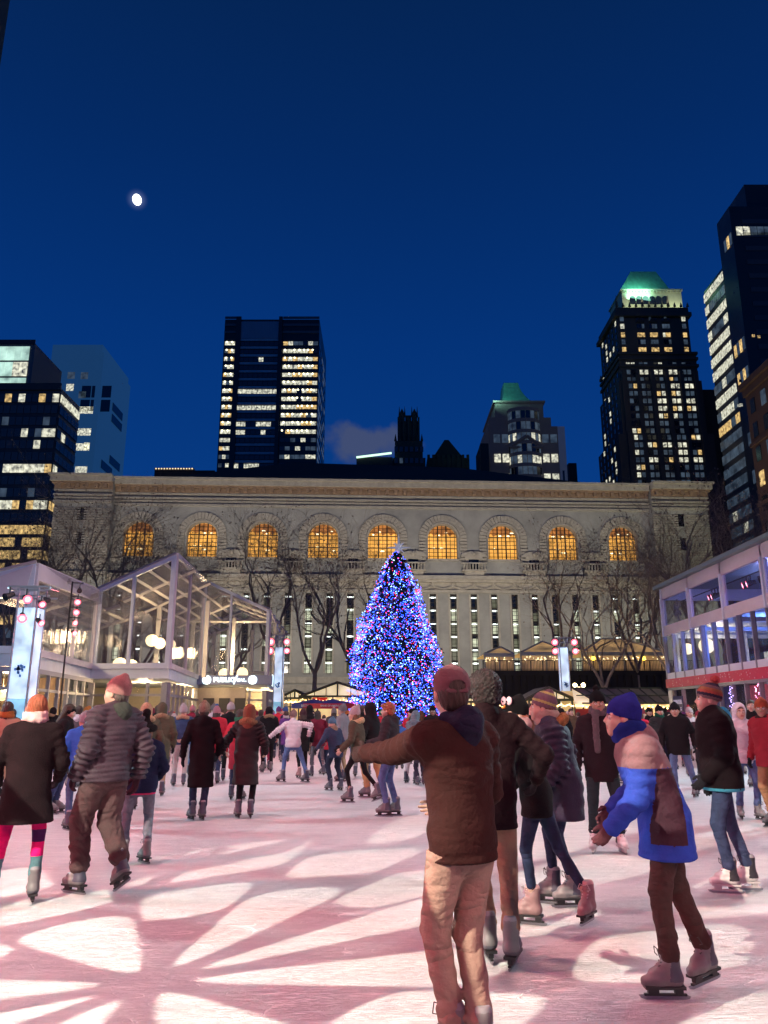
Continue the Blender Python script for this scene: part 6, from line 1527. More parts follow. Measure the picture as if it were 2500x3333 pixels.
def part(name, me, root, M=None):
    o = bpy.data.objects.new(name, me); COL.objects.link(o); o.parent = root
    if M is not None: o.matrix_local = M
    return o
def wob(seed):
    a = random.Random(seed); w = [a.uniform(0, 6) for _ in range(6)]
    def fn(X, Y, Z, D): return (np.sin(X*23+w[0]+2*np.sin(Z*9+w[1]))*np.sin(Z*27+w[2]+1.5*np.sin(Y*14))+0.6*np.sin(Y*31+w[3]+Z*12)*np.sin(Z*41+X*17+w[4]))
    return fn
def dress(root, J, W_, h, seed=0):
    """W_: wardrobe dict"""
    s, f, r, z = J['s'], J['f'], J['r'], Vector((0,0,1)); up, rr, ff = J['up'], J['rr'], J['ff']; pel = J['pel']; wn = wob(seed)
    sk = skin(W_.get('skin', SKINS[0])); bul = W_.get('bulk', 1.0); far = h > 0.02
    # body: head, neck, trunk, limbs, hands in one mesh
    core = [C_(J['neck']+up*0.03*s, J['neck']-up*0.06*s, 0.052*s, 0.08*s, 0.03), C_(J['chest']+up*0.03*s, pel, 0.12*s, 0.11*s, 0.05, ff, 1.3), C_(J['shL'], J['shR'], 0.045*s, 0.045*s, 0.03)]
    for q in 'LR':
        core += [C_(J['sh'+q], J['el'+q], 0.042*s, 0.034*s, 0.02), C_(J['el'+q], J['wr'+q], 0.034*s, 0.025*s, 0.02), C_(J['hip'+q], J['kn'+q], 0.065*s, 0.046*s, 0.03), C_(J['kn'+q], J['an'+q], 0.044*s, 0.036*s, 0.02)]
    bp = [(*sdf_mesh(core, 0.022), 0)]
    hv = xf(HEAD, J['headM']); bp.append((hv[0], hv[1], HEADM))
    for e in EYES: bp.append((*xf(e, J['headM']), 1))
    for e in IRIS: bp.append((*xf(e, J['headM']), 4))
    hands = W_.get('hands', ('skin', 'skin'))
    for q, kd in zip('LR', hands):
        if kd == 'skin': bp.append((*xf(HAND, handM(J, q)), 0))
    part('body', vf_mesh('body', bp, [sk, M_EYEW, M_LIP, M_BROW, M_IRIS]), root)
    for q, kd in zip('LR', hands):
        if kd != 'skin':
            shp = {'glove': GLOVE, 'mitt': MITT, 'open': OPENG}[kd]
            part('glove' if kd != 'mitt' else 'mitten', vf_mesh('glove', [(*xf(shp, handM(J, q)), 0)], [cloth(W_.get('glovec', (0.02,0.02,0.025)), 'wool')]), root)
    # trousers
    tk = W_.get('trk', 'denim'); tl = W_.get('tr_loose', 1.0)
    pr = [C_(pel-r*0.05*s, pel+r*0.05*s, 0.116*s*bul, 0.116*s*bul, 0.04, f, 1.15), C_(pel+z*0.05*s, pel-z*0.04*s, 0.15*s, 0.15*s, 0.05, f, 1.3)]
    for q in 'LR':
        a = J['an'+q]+(J['kn'+q]-J['an'+q]).normalized()*(0.095 if tl < 0.9 else 0.045)*s
        pr += [C_(J['hip'+q], J['kn'+q], 0.092*s*(0.5+0.5*tl)*bul, 0.062*s*tl, 0.03), C_(J['kn'+q], a, 0.060*s*tl, 0.050*s*tl, 0.02)]
        if tl > 0.9: pr.append(C_(a, a+(J['kn'+q]-a).normalized()*0.03*s, 0.060*s*(0.4+0.6*tl), 0.056*s*(0.4+0.6*tl), 0.012))
    kz = (J['knL'].z+J['knR'].z)/2
    amp = 0.0032*(tl-0.55)*2.2
    def td(X, Y, Z, D):
        wgt = 0.5+1.2*np.exp(-((Z-0.30)/0.12)**2)+0.7*np.exp(-((Z-kz)/0.12)**2)
        return amp*wgt*(0.5*wn(X,Y,Z,D)+0.7*np.sin(Z*74+15*X+11*np.sin(Y*9+X*8+Z*3)+seed)*np.sin(X*21+Y*17+Z*13+seed))
    tv = sdf_mesh(pr, h, td, lambda X,Y,Z: Z-min(pel.z+0.10*s, W_.get('hem', 0.86)*s+0.05)); 
    tm_ = [cloth(W_.get('trc', (0.05,0.07,0.14)), tk)]; ti = 0
    if 'sock' in W_:                                          # coloured shin band
        c = tv[0][tv[1]].mean(1); ti = np.where(c[:,2] < W_.get('sockz', 0.42), 1, 0); tm_.append(cloth(W_['sock'], 'knit'))
        if 'kneeband' in W_: ti = np.where((np.abs(c[:,2]-W_['kneeband'][0]) < 0.045) & (c[:,0] > W_['kneeband'][2]), 2, ti); tm_.append(cloth(W_['kneeband'][1], 'knit'))
    part('trousers' if 'trname' not in W_ else W_['trname'], vf_mesh('trousers', [(*tv, ti)], tm_), root)
    # jacket or coat
    jk = W_.get('jk', 'nylon'); hem = W_.get('hem', 0.86)*s; jb = W_.get('jbulk', 1.0)*bul; flare = W_.get('flare', 1.0)
    dn = Vector((pel.x, pel.y, hem-0.05))+ (f*W_.get('hemf', 0.0)*s)
    pr = [C_(J['chest'], pel, 0.178*s*jb, 0.168*s*jb, 0.05, ff, 1.38), C_(J['chest']+up*0.06*s, J['chest'], 0.165*s*jb, 0.175*s*jb, 0.05, ff, 1.45),
          C_(pel, dn, 0.170*s*jb, 0.172*s*jb*flare, 0.04, f, 1.28), C_(J['shL']-up*0.015*s, J['shR']-up*0.015*s, 0.072*s*jb, 0.072*s*jb, 0.05), C_(J['neck']+up*0.005*s, J['neck']-up*0.05*s, 0.070*s, 0.105*s*jb, 0.04)]
    if dn.z > pel.z: pr.pop(2)
    ab = W_.get('arm', 1.0)
    for q in 'LR':
        we = J['wr'+q]-(J['wr'+q]-J['el'+q]).normalized()*0.012
        pr += [C_(J['sh'+q], J['el'+q], 0.070*s*jb*ab, 0.058*s*jb*ab, 0.03), C_(J['el'+q], we, 0.056*s*jb*ab, 0.044*s*jb*ab, 0.02)]
    if W_.get('collar', True): pr += [C_(J['neck']+up*0.045*s-ff*0.01*s, J['neck']-up*0.01*s, 0.070*s, 0.085*s, 0.015)]
    hood = W_.get('hood')
    hp_ = []
    if hood: 
        b0 = J['neck']-ff*0.075*s+up*0.01*s
        hp_ = [C_(b0-rr*0.075*s+ff*0.05*s+up*0.02*s, b0-ff*0.02*s-up*0.02*s, 0.045*s, 0.062*s, 0.03), C_(b0+rr*0.075*s+ff*0.05*s+up*0.02*s, b0-ff*0.02*s-up*0.02*s, 0.045*s, 0.062*s, 0.03), C_(b0-ff*0.02*s, b0-up*0.13*s-ff*0.035*s, 0.082*s, 0.030*s, 0.04, ff, 1.5)]
        if hood is True: pr += hp_
    puf = jk == 'puffer'; pitch_ = W_.get('quilt', 0.062)
    arms = [(np.array(J['sh'+q]), np.array(J['el'+q]), np.array(J['wr'+q])) for q in 'LR']
    def jd(X, Y, Z, D):
        o = 0.0055*wn(X,Y,Z,D)*W_.get('wr', 1.0)
        for (a, e, w) in arms:                                # bunching across the sleeves
            for p0, p1, k0 in ((a, e, 1.0), (e, w, 1.0)):
                ba = p1-p0; L = float(np.linalg.norm(ba)); t = ((X-p0[0])*ba[0]+(Y-p0[1])*ba[1]+(Z-p0[2])*ba[2])/(L*L)
                q2 = (X-p0[0]-t*ba[0])**2+(Y-p0[1]-t*ba[1])**2+(Z-p0[2]-t*ba[2])**2
                m = (t > -0.1) & (t < 1.1) & (q2 < 0.0121)
                o = np.where(m, (0.006 if not puf else 0.011)*np.sin(t*L*(2*math.pi/(0.058 if puf else 0.075))+4*X+(0 if puf else 3*np.sin(Y*9)))*(1 if puf else 0.6), o)
        if jk in ('nylon', 'cotton'):
            for zs in (hem+0.035, J['shL'].z-0.13): o = o+0.006*np.exp(-((Z-zs-0.01*np.sin(X*6))/0.009)**2)
        if puf: 
            far_ = np.ones_like(o, dtype=bool)
            o = np.where(np.abs(o) < 0.02, o-0.010*np.abs(np.sin(math.pi*(Z+0.012*np.sin(X*9+seed))/pitch_))**0.6+0.004, o)
        return o
    def jc(X, Y, Z):
        return (hem+W_.get('hemtilt', 0.0)*((X)*f.x+(Y)*f.y))-Z
    jv = sdf_mesh(pr, h, jd, jc); mi = 0; ms = [cloth(W_.get('jc', (0.03,0.03,0.035)), jk)]
    if 'jpaint' in W_:
        c = jv[0][jv[1]].mean(1); mi = W_['jpaint'](c, J); ms += [cloth(q, jk) for q in W_['jcols']]
    elif 'trim' in W_:
        c = jv[0][jv[1]].mean(1); mi = np.where((c[:,2] < hem+0.022) & (np.hypot(c[:,0]-pel.x, c[:,1]-pel.y) < 0.26), 1, 0); ms.append(cloth(W_['trim'], 'wool'))
    part('jacket' if hem > 0.80*s else 'coat', vf_mesh('jacket', [(*jv, mi)], ms), root)
    if hood and hood is not True:
        part('hood', vf_mesh('hood', [(*sdf_mesh(hp_, h, lambda X,Y,Z,D: 0.004*wn(X,Y,Z,D)), 0)], [cloth(hood, W_.get('hoodk', 'cotton'))]), root)
    if 'fur' in W_:
        cN = J['neck']+up*0.035*s-ff*0.045*s; n_ = 12; fp = []
        for i in range(n_):
            a0, a1 = 2*math.pi*i/n_, 2*math.pi*(i+1)/n_
            fp.append(C_(cN+rr*math.cos(a0)*0.115*s+ff*math.sin(a0)*0.10*s-up*(0.04*math.cos(a0)**2)*s, cN+rr*math.cos(a1)*0.115*s+ff*math.sin(a1)*0.10*s-up*(0.04*math.cos(a1)**2)*s, 0.046*s, 0.046*s, 0.02))
        part('fur_trim', vf_mesh('fur_trim', [(*sdf_mesh(fp, min(h, 0.012), lambda X,Y,Z,D: 0.007*np.sin(X*160+Z*60)*np.sin(Y*170)*np.sin(Z*150+X*70)), 0)], [cloth(W_['fur'], 'fur')]), root)
    if 'scarf' in W_:
        cN = J['neck']+up*0.055*s; n_ = 12; fp = []
        for lev, rad_ in ((0.0, 0.083), (0.042, 0.076)):
            for i in range(n_):
                a0, a1 = 2*math.pi*i/n_, 2*math.pi*(i+1)/n_
                fp.append(C_(cN+(rr*math.cos(a0)*rad_+ff*math.sin(a0)*rad_*1.1+up*(lev+0.012*math.sin(2*a0+lev*50)))*s, cN+(rr*math.cos(a1)*rad_+ff*math.sin(a1)*rad_*1.1+up*(lev+0.012*math.sin(2*a1+lev*50)))*s, 0.034*s, 0.034*s, 0.012))
        if W_.get('scarftail'):
            t0 = cN+ff*0.13*s+rr*0.05*s; fp.append(C_(t0, t0-z*0.42*s+ff*0.06*s, 0.045*s, 0.04*s, 0.02, ff, 2.4))
        part('scarf', vf_mesh('scarf', [(*sdf_mesh(fp, min(h, 0.012), lambda X,Y,Z,D: 0.003*wn(X*2,Y*2,Z*2,D)), 0)], [W_['scarfm'] if 'scarfm' in W_ else cloth(W_['scarf'], 'knit')]), root)
    hm = J['headM']
    if W_.get('hair'):
        kd = W_['hair']; hv = xf(HAIR[kd], hm); part('hair', vf_mesh('hair', [(*hv, 0)], [W_.get('hairm') or mat('hair_%02d' % int(W_.get('hairc', (0.04,))[0]*200), W_.get('hairc', (0.04,0.025,0.018)), 0.6, var=0.4, vscale=30, stretch=(6,6,0.6), bump=0.7, bscale=30)]), root)
    if W_.get('hat'):
        kd = W_['hat']; hv = xf(HATS[kd], hm); c = HATS[kd][0][HATS[kd][1]].mean(1); mi = 0; hk = W_.get('hatk', 'fur' if kd == 'fur' else ('nylon' if kd in ('cap', 'hood') else 'knit')); ms = [cloth(W_.get('hatc', (0.03,0.03,0.03)), hk)]
        if 'stripes' in W_:
            ms += [cloth(q, 'knit') for q in W_['stripes']]; lv = c[:,2]-0.22*c[:,1]; mi = np.floor((lv+0.02)/W_.get('stw', 0.024)).astype(int) % (len(W_['stripes'])+1)
        elif 'cuff' in W_: ms.append(cloth(W_['cuff'], 'knit')); mi = np.where(c[:,2]-0.2*c[:,1] < 0.05, 1, 0)
        ho = part('hat' if kd != 'hood' else 'hood', vf_mesh('hat', [(*hv, mi)], ms), root)
        if W_.get('pom'):
            pv = xf(POM, hm @ Matrix.Translation((0,-0.075,0.185)) ); part('pompom', vf_mesh('pompom', [(*pv, 0)], [cloth(W_['pom'], 'fur')]), ho)
        if kd == 'cap': 
            hole = [(*xf(sdf_mesh([E_((0,-0.100,0.034),(0.036,0.012,0.030))], 0.006), hm), 0)]; part('hair_gap', vf_mesh('hair_gap', hole, [mat('hair_08', (0.04,0.025,0.018), 0.6)]), ho)
    # skates
    for q in 'LR':
        sh_dir = (J['kn'+q]-J['an'+q]).normalized()
        M = Matrix.Translation(J['an'+q]) @ Matrix.Rotation(R(J['yaw']+J['fy'+q]), 4, 'Z') @ Matrix.Rotation(R(J['fp'+q]), 4, 'X') @ Matrix.Scale(min(1.0, 0.12+0.88*s), 4)
        if J['an'+q].z <= 0.1901: M = Matrix.Translation(Vector((J['an'+q].x, J['an'+q].y, 0.19*min(1.0, 0.12+0.88*s)))) @ Matrix.Rotation(R(J['yaw']+J['fy'+q]), 4, 'Z') @ Matrix.Scale(min(1.0, 0.12+0.88*s), 4)
        so = part('skate', SKATE_ME[W_.get('skate', 0)], root, M)
        part('sole', SOLEW_ME if W_.get('skate', 0) == 1 else SOLE_ME, so); part('blade', BLADE_ME, so)
        if not far: part('laces', LACEW if W_.get('skate', 0) == 2 else LACE, so)
def person(label, px, D, H, yaw, pose, wear, h=0.013, seed=1, pxy=2600, group=None):
    x = XW(px, pxy, D); root = empty('person', (x, D, 0), 0, label, 'person', group)
    def conv(v): return P(*v)-Vector((x, D, 0))
    pose = {k: (conv(v) if k in ('wrL','wrR') and abs(v[0]) > 20 else v) for k, v in pose.items()}
    J = skeleton(H, yaw, pose); dress(root, J, wear, h, seed); return root, J

# ------------------------------------------------------------ the people one can tell apart (pixel columns give the plan position, D the distance)
K = (0.014,0.012,0.014); DK = (0.03,0.028,0.03); NAVY = (0.025,0.03,0.075); JEAN = (0.07,0.11,0.24); DJEAN = (0.022,0.032,0.07); KHAKI = (0.33,0.215,0.17)
# 1 capped man in the front
person('man with outstretched arm in brown jacket, khaki trousers and backwards mauve cap', 1510, 3.84, 1.745, 36,
  dict(anL=(-0.03,0.06,0.19), anR=(0.05,-0.04,0.19), wrL=(1158,2462,4.26), epL=(0.0,-0.9,-0.8), wrR=(0.02,0.30,-0.32), lean=4, hyaw=-24, side=0, broad=1.0),
  dict(jc=(0.032,0.012,0.011), jk='nylon', jbulk=1.03, arm=1.10, hem=0.90, hood=(0.013,0.012,0.03), hoodk='cotton', trc=KHAKI, trk='cotton', tr_loose=1.12, hat='cap', hatc=(0.13,0.065,0.075), hair='short', hands=('glove','skin'), glovec=(0.035,0.02,0.02), skate=3, skin=SKINS[0]), h=0.0095, seed=3, pxy=2900)
# 2 dark hooded man beyond him
person('curly haired man in black hooded coat and tan trousers close beyond the capped man', 1597, 5.5, 1.79, -8,
  dict(anL=(-0.02,0.0,0.19), anR=(0.12,-0.12,0.19), wrL=(0.0,0.30,-0.30), wrR=(0.16,0.20,-0.36), epR=(1.2,-0.6,-0.3), lean=4, hyaw=10),
  dict(jc=(0.014,0.007,0.009), jk='nylon', jbulk=1.10, hem=0.80, hood=True, trc=(0.34,0.22,0.14), trk='cotton', tr_loose=1.05, hair='curly', hairc=(0.012,0.008,0.007), hands=('skin','glove'), skate=3, skin=SKINS[2]), h=0.0135, seed=4, pxy=2900)
# 3 penguin hat woman
r3, J3 = person('woman in a black penguin beanie, pink fringed scarf and black jacket with long auburn hair', 1722, 6.3, 1.66, 70,
  dict(anL=(0.10,0.02,0.19), anR=(0.02,-0.46,0.19), kpR=(0.2,1,0), wrL=(-0.05,0.30,-0.25), wrR=(0.05,0.20,-0.40), lean=14, hyaw=45, hipx=0.0, hipy=-0.06, fyR=75, fyL=0),
  dict(jc=K, jk='wool', hem=0.84, jbulk=0.96, scarf=(0.62,0.36,0.36), scarftail=True, trc=DJEAN, tr_loose=0.80, hat='beanie', hatc=(0.012,0.012,0.014), hair='long', hairc=(0.30,0.085,0.035), hands=('glove','glove'), skate=2, skin=SKINS[0]), h=0.014, seed=5, pxy=2600)
eyep = MB()
for s_ in (-1,1): eyep.ball((s_*0.040,0.072,0.118), 0.036, 12, 8, 0, (1,0.45,1))
mk_ = part('hat_face', eyep.mesh('hat_face', mat('penguin_patch', (0.72,0.55,0.58), 0.9), True), r3, J3['headM'])
pup = MB(); [pup.ball((s_*0.028,0.090,0.112), 0.008, 8, 6) for s_ in (-1,1)]; part('hat_eyes', pup.mesh('hat_eyes', M_IRIS, True), r3, J3['headM'])
part('hat_beak', MB().frus((0,0.090,0.070),(0,0.125,0.060),0.017,0.003,8).mesh('hat_beak', mat('beak_orange', (0.7,0.28,0.04), 0.7), True), r3, J3['headM'])
# 4 striped mauve hat woman
person('laughing woman in mauve hat with yellow stripe and dark navy parka with fur hood', 1835, 7.0, 1.72, 84,
  dict(anL=(-0.05,-0.05,0.19), anR=(0.06,0.10,0.19), wrL=(-0.04,0.12,-0.46), wrR=(0.10,-0.12,-0.47), lean=12, hpitch=-6, headf=0.02, hipy=-0.02),
  dict(jc=(0.020,0.014,0.034), jk='puffer', quilt=0.11, jbulk=1.22, hem=0.70, fur=(0.26,0.12,0.05), trc=DJEAN, tr_loose=0.85, scarf=(0.58,0.42,0.36), hat='beanie', hatc=(0.24,0.15,0.19), stripes=[(0.24,0.15,0.19),(0.24,0.15,0.19),(0.62,0.58,0.22)], stw=0.022, hair='long', hairc=(0.16,0.07,0.03), hands=('mitt','mitt'), glovec=(0.05,0.02,0.03), skate=0, skin=SKINS[0]), h=0.014, seed=6, pxy=2700)
# 5 boy in blue
def paint5(c, J):
    m = np.zeros(len(c), int); z = c[:,2]; x = c[:,0]; sh = J['shR']
    m = np.where(z > sh.z-0.095, 1, m)                          # mauve yoke
    el = np.array(J['elR']); shv = np.array(J['shR'])
    ba = el-shv; t = ((c-shv)@ba)/(ba@ba); dist = np.linalg.norm(c-shv-t[:,None]*ba, axis=1); arm = (dist < 0.098) & (t > -0.05) & (t < 1.05)
    wv = np.array(J['wrR']); bb = wv-el; t2 = ((c-el)@bb)/(bb@bb); d2 = np.linalg.norm(c-el-t2[:,None]*bb, axis=1); arm |= (d2 < 0.085) & (t2 > 0)
    pan = (z < sh.z-0.10) & (z > 0.80) & (x > J['pel'].x-0.13+0.10*(z-0.8)) & (x < J['pel'].x+0.06) & ~arm
    m = np.where(pan, 2, m); return m
person('boy in bright blue and mauve ski jacket, blue beanie and blue neck warmer skating past', 2138, 4.86, 1.625, 86,
  dict(anL=(-0.05,-0.02,0.19), anR=(0.14,-0.30,0.19), wrL=(0.04,0.24,-0.40), wrR=(0.06,0.15,-0.36), epR=(0.6,-1.3,0.1), lean=19, hipy=-0.07, headf=0.03, drop=-0.01, fyL=2, fyR=35, hpitch=-4, fpR=-6, kpR=(0.3,1,0)),
  dict(jc=(0.028,0.062,0.36), jcols=[(0.19,0.11,0.12),(0.045,0.02,0.03)], jpaint=paint5, jk='nylon', jbulk=1.20, arm=1.12, hem=0.80, flare=1.12, hood=(0.19,0.11,0.12), hoodk='nylon', trc=(0.055,0.030,0.028), trk='cotton', tr_loose=1.12, hat='beanie', hatc=(0.03,0.035,0.30), scarf=(0.02,0.04,0.28), hands=('glove','glove'), glovec=(0.10,0.04,0.05), skate=0, skin=SKINS[0], hair='short'), h=0.0095, seed=7, pxy=2800)
# 6 man in black wool coat on the far side of the boy
person('older man in black wool coat, turquoise hood orange striped bobble hat and jeans', 2362, 7.5, 1.79, 82,
  dict(anL=(-0.04,0.02,0.19), anR=(0.10,-0.18,0.19), wrL=(0.0,0.16,-0.47), wrR=(0.06,0.02,-0.52), lean=3, hipy=0.0, hpitch=-2, fyL=-3, fyR=4),
  dict(jc=(0.012,0.008,0.010), jk='wool', jbulk=1.32, hem=0.86, trim=(0.05,0.25,0.35), hood=(0.03,0.32,0.50), trc=(0.035,0.048,0.10), tr_loose=1.0, hat='beanie', hatc=(0.42,0.20,0.10), stripes=[(0.22,0.17,0.18),(0.05,0.05,0.09),(0.50,0.14,0.10)], stw=0.026, pom=(0.40,0.06,0.06), hands=('glove','glove'), skate=1, skin=SKINS[0]), h=0.014, seed=8, pxy=2650)
# 7 puffer jacket man
person('tall man in dark horizontally quilted down jacket, pink beanie and baggy brown trousers', 335, 7.45, 1.88, 52,
  dict(anL=(-0.10,0.10,0.19), anR=(0.08,-0.22,0.27), kpL=(0,1,0), wrL=(-0.10,0.10,-0.50), wrR=(0.10,0.0,-0.50), lean=-3, side=4, hipy=-0.02, fyL=10, fyR=-4, fpR=-28, hpitch=-3, hyaw=20, drop=0.05),
  dict(jc=(0.045,0.030,0.042), jk='puffer', quilt=0.044, jbulk=1.18, arm=1.15, hem=0.90, trc=(0.075,0.046,0.048), trk='cotton', tr_loose=1.55, hat='beanie', hatc=(0.62,0.32,0.30), collar=True, hood=(0.035,0.04,0.035), hands=('glove','glove'), glovec=(0.05,0.02,0.025), skate=0, skin=SKINS[0], hair='short', hairc=(0.1,0.08,0.07)), h=0.0105, seed=9, pxy=2600)
# 8 pink leggings woman
M_FLOR = mat('floral_scarf', (0.62,0.40,0.38), 0.8, var=0.55, vscale=14)
person('woman in long black wool coat with bright pink leggings, teal socks and pale floral scarf', 74, 7.0, 1.70, 18,
  dict(anL=(-0.20,0.0,0.19), anR=(0.13,0.08,0.19), wrL=(-0.10,0.18,-0.44), wrR=(0.06,0.22,-0.40), lean=6, hyaw=15, fyL=0, fyR=10),
  dict(jc=(0.016,0.010,0.012), jk='wool', jbulk=1.12, hem=0.68, flare=1.38, trc=(0.80,0.012,0.16), trk='cotton', tr_loose=0.95, trname='leggings', sock=(0.16,0.34,0.38), sockz=0.36, kneeband=(0.52,(0.10,0.02,0.12),-0.02), hat='band', hatc=(0.62,0.28,0.20), hair='short', hairc=(0.30,0.09,0.05), scarf=(0.6,0.4,0.4), scarfm=M_FLOR, hands=('glove','glove'), skate=3, skin=SKINS[0]), h=0.014, seed=10, pxy=2700)
# 9 woman bending her head beside her
person('woman with long dark hair and black headband bowing her head toward the pavilion', 178, 13.2, 1.72, -78,
  dict(anL=(-0.08,0.04,0.19), anR=(0.08,-0.04,0.19), wrL=(-0.05,0.16,-0.44), wrR=(0.05,0.16,-0.44), lean=14, hpitch=22),
  dict(jc=K, jk='nylon', jbulk=1.15, hem=0.72, trc=(0.05,0.07,0.15), tr_loose=1.0, hat='band', hatc=(0.015,0.015,0.017), hair='long', hairc=(0.035,0.03,0.015), hands=('skin','skin'), skate=0), h=0.018, seed=11, pxy=2500)
# 10 girl in navy
person('girl in navy jacket with pink hem, fluffy black bobble hat and long brown ponytail', 455, 8.85, 1.47, 22,
  dict(anL=(-0.16,0.04,0.19), anR=(0.12,0.0,0.19), wrL=(-0.14,0.05,-0.46), wrR=(0.05,0.16,-0.40), lean=6, fyL=30, fyR=25, hpitch=3),
  dict(jc=(0.012,0.014,0.040), jk='nylon', jbulk=1.12, hem=0.86, trim=(0.62,0.03,0.14), trc=(0.13,0.14,0.18), tr_loose=1.05, hat='fur', hatc=(0.012,0.011,0.012), hair='long', hairc=(0.16,0.06,0.03), hands=('skin','skin'), skate=3, skin=SKINS[0]), h=0.0135, seed=12, pxy=2650)
# 11-12 two women in long black coats
person('woman in plain long black hooded coat and dark jeans with furry grey headwear', 655, 12.4, 1.71, 12,
  dict(anL=(-0.10,0.02,0.19), anR=(0.06,0.0,0.19), wrL=(-0.12,0.02,-0.50), wrR=(0.08,0.12,-0.46), lean=4, fyL=22, fyR=16),
  dict(jc=(0.014,0.008,0.010), jk='wool', jbulk=1.10, hem=0.50, flare=1.10, hood=True, trc=(0.03,0.035,0.075), tr_loose=1.08, hat='beanie', hatc=(0.20,0.16,0.12), hatk='fur', hair='short', hands=('mitt','glove'), skate=0), h=0.015, seed=13, pxy=2500)
person('woman in long black padded coat with brown fur hood holding out a bare hand', 800, 12.6, 1.68, -4,
  dict(anL=(-0.10,0.02,0.19), anR=(0.10,0.04,0.19), wrL=(-0.30,0.10,-0.44), wrR=(0.08,0.20,-0.40), lean=4, fyL=28, fyR=18, side=2),
  dict(jc=(0.020,0.012,0.014), jk='puffer', quilt=0.20, jbulk=1.12, hem=0.53, flare=1.12, fur=(0.26,0.13,0.07), trc=(0.012,0.010,0.012), trk='cotton', tr_loose=0.95, hat='hood', hatc=(0.20,0.08,0.05), hatk='wool', hands=('skin','skin'), skate=0), h=0.015, seed=14, pxy=2500)
# 13 blue puffer, beige trousers
person('skater in blue quilted jacket with hands clasped behind, white hat and beige trousers', 588, 18.2, 1.74, 8,
  dict(anL=(-0.12,0.02,0.19), anR=(0.10,0.02,0.19), wrL=(0.06,-0.20,-0.42), epL=(-1.2,-0.3,0), wrR=(-0.10,-0.20,-0.40), epR=(1.2,-0.3,0), lean=5, fyL=18, fyR=5),
  dict(jc=(0.025,0.05,0.12), jk='puffer', quilt=0.08, jbulk=1.12, hem=0.92, fur=(0.45,0.28,0.18), trc=(0.42,0.36,0.34), trk='cotton', tr_loose=1.05, hat='tall', hatc=(0.62,0.52,0.55), hands=('skin','skin'), skate=0), h=0.018, seed=15, pxy=2450)
# 14 white jacket, 15 companion
person('woman in white quilted jacket and blue jeans striding with arms spread', 953, 19.3, 1.70, 12,
  dict(anL=(-0.22,0.12,0.19), anR=(0.36,-0.06,0.19), wrL=(-0.40,0.02,-0.30), wrR=(0.22,-0.05,-0.28), epR=(1.2,-0.5,0.1), lean=9, drop=0.08, fyL=60, fyR=50),
  dict(jc=(0.62,0.58,0.60), jk='puffer', quilt=0.10, jbulk=1.08, hem=0.84, trc=(0.10,0.16,0.32), tr_loose=0.95, hat='beanie', hatc=(0.22,0.14,0.13), hatk='fur', hands=('glove','glove'), skate=0), h=0.017, seed=16, pxy=2450)
person('long black coated skater just behind the woman in white wearing pink boots', 985, 20.6, 1.66, 20,
  dict(anL=(-0.10,-0.10,0.19), anR=(0.10,0.0,0.19), lean=6), dict(jc=K, jk='nylon', hem=0.70, jbulk=1.1, trc=K, trk='cotton', tr_loose=0.85, hair='long', hairc=(0.06,0.03,0.02), hat='beanie', hatc=(0.10,0.05,0.06), skate=2), h=0.022, seed=17, pxy=2450)
person('tall skater in black with brown fur edged hood beside the woman in white', 872, 22.5, 1.76, 15,
  dict(anL=(-0.12,0.1,0.19), anR=(0.10,0.0,0.19), lean=6), dict(jc=K, jk='nylon', hem=0.78, jbulk=1.15, trc=K, trk='cotton', tr_loose=1.0, hat='hood', hatc=K, fur=(0.25,0.17,0.10), skate=3), h=0.022, seed=18, pxy=2450)
# 16 white beanie woman, 17 fair haired man, 18 hooded
person('woman in white beanie and olive jacket with pale fur collar and black leggings', 1160, 14.9, 1.70, 76,
  dict(anL=(-0.06,0.10,0.19), anR=(0.06,-0.42,0.24), wrL=(-0.10,0.20,-0.42), wrR=(0.0,0.34,-0.36), lean=9, hipy=-0.05, fyL=4, fyR=5, fpR=-20, drop=0.05),
  dict(jc=(0.075,0.060,0.042), jk='nylon', jbulk=1.15, hem=0.84, fur=(0.55,0.36,0.20), trc=(0.012,0.011,0.013), trk='cotton', tr_loose=0.78, trname='leggings', hat='tall', hatc=(0.68,0.52,0.54), hair='long', hairc=(0.14,0.07,0.03), hands=('skin','glove'), skate=0), h=0.016, seed=19, pxy=2480)
person('fair haired teenager in black winter jacket and blue jeans with his feet together', 1272, 12.9, 1.72, 74,
  dict(anL=(-0.07,0.05,0.19), anR=(0.06,-0.08,0.19), wrL=(-0.05,0.28,-0.30), wrR=(0.02,0.26,-0.36), lean=3, fyL=6, fyR=4, hpitch=3),
  dict(jc=(0.035,0.030,0.034), jk='nylon', jbulk=1.2, arm=1.15, hem=0.82, hood=True, trc=(0.085,0.12,0.26), tr_loose=1.0, hair='tousled', hairc=(0.30,0.15,0.07), hands=('glove','glove'), skate=0), h=0.0145, seed=20, pxy=2480)
person('black hooded skater between the white beanie woman and fair haired teenager', 1212, 15.8, 1.76, 60,
  dict(anL=(-0.10,0.05,0.19), anR=(0.08,-0.20,0.19), lean=6, wrL=(-0.1,0.2,-0.4)), dict(jc=K, jk='nylon', jbulk=1.2, hem=0.82, hat='hood', hatc=K, trc=(0.42,0.26,0.13), trk='cotton', tr_loose=1.25, skate=3, hands=('glove','glove')), h=0.017, seed=21, pxy=2480)
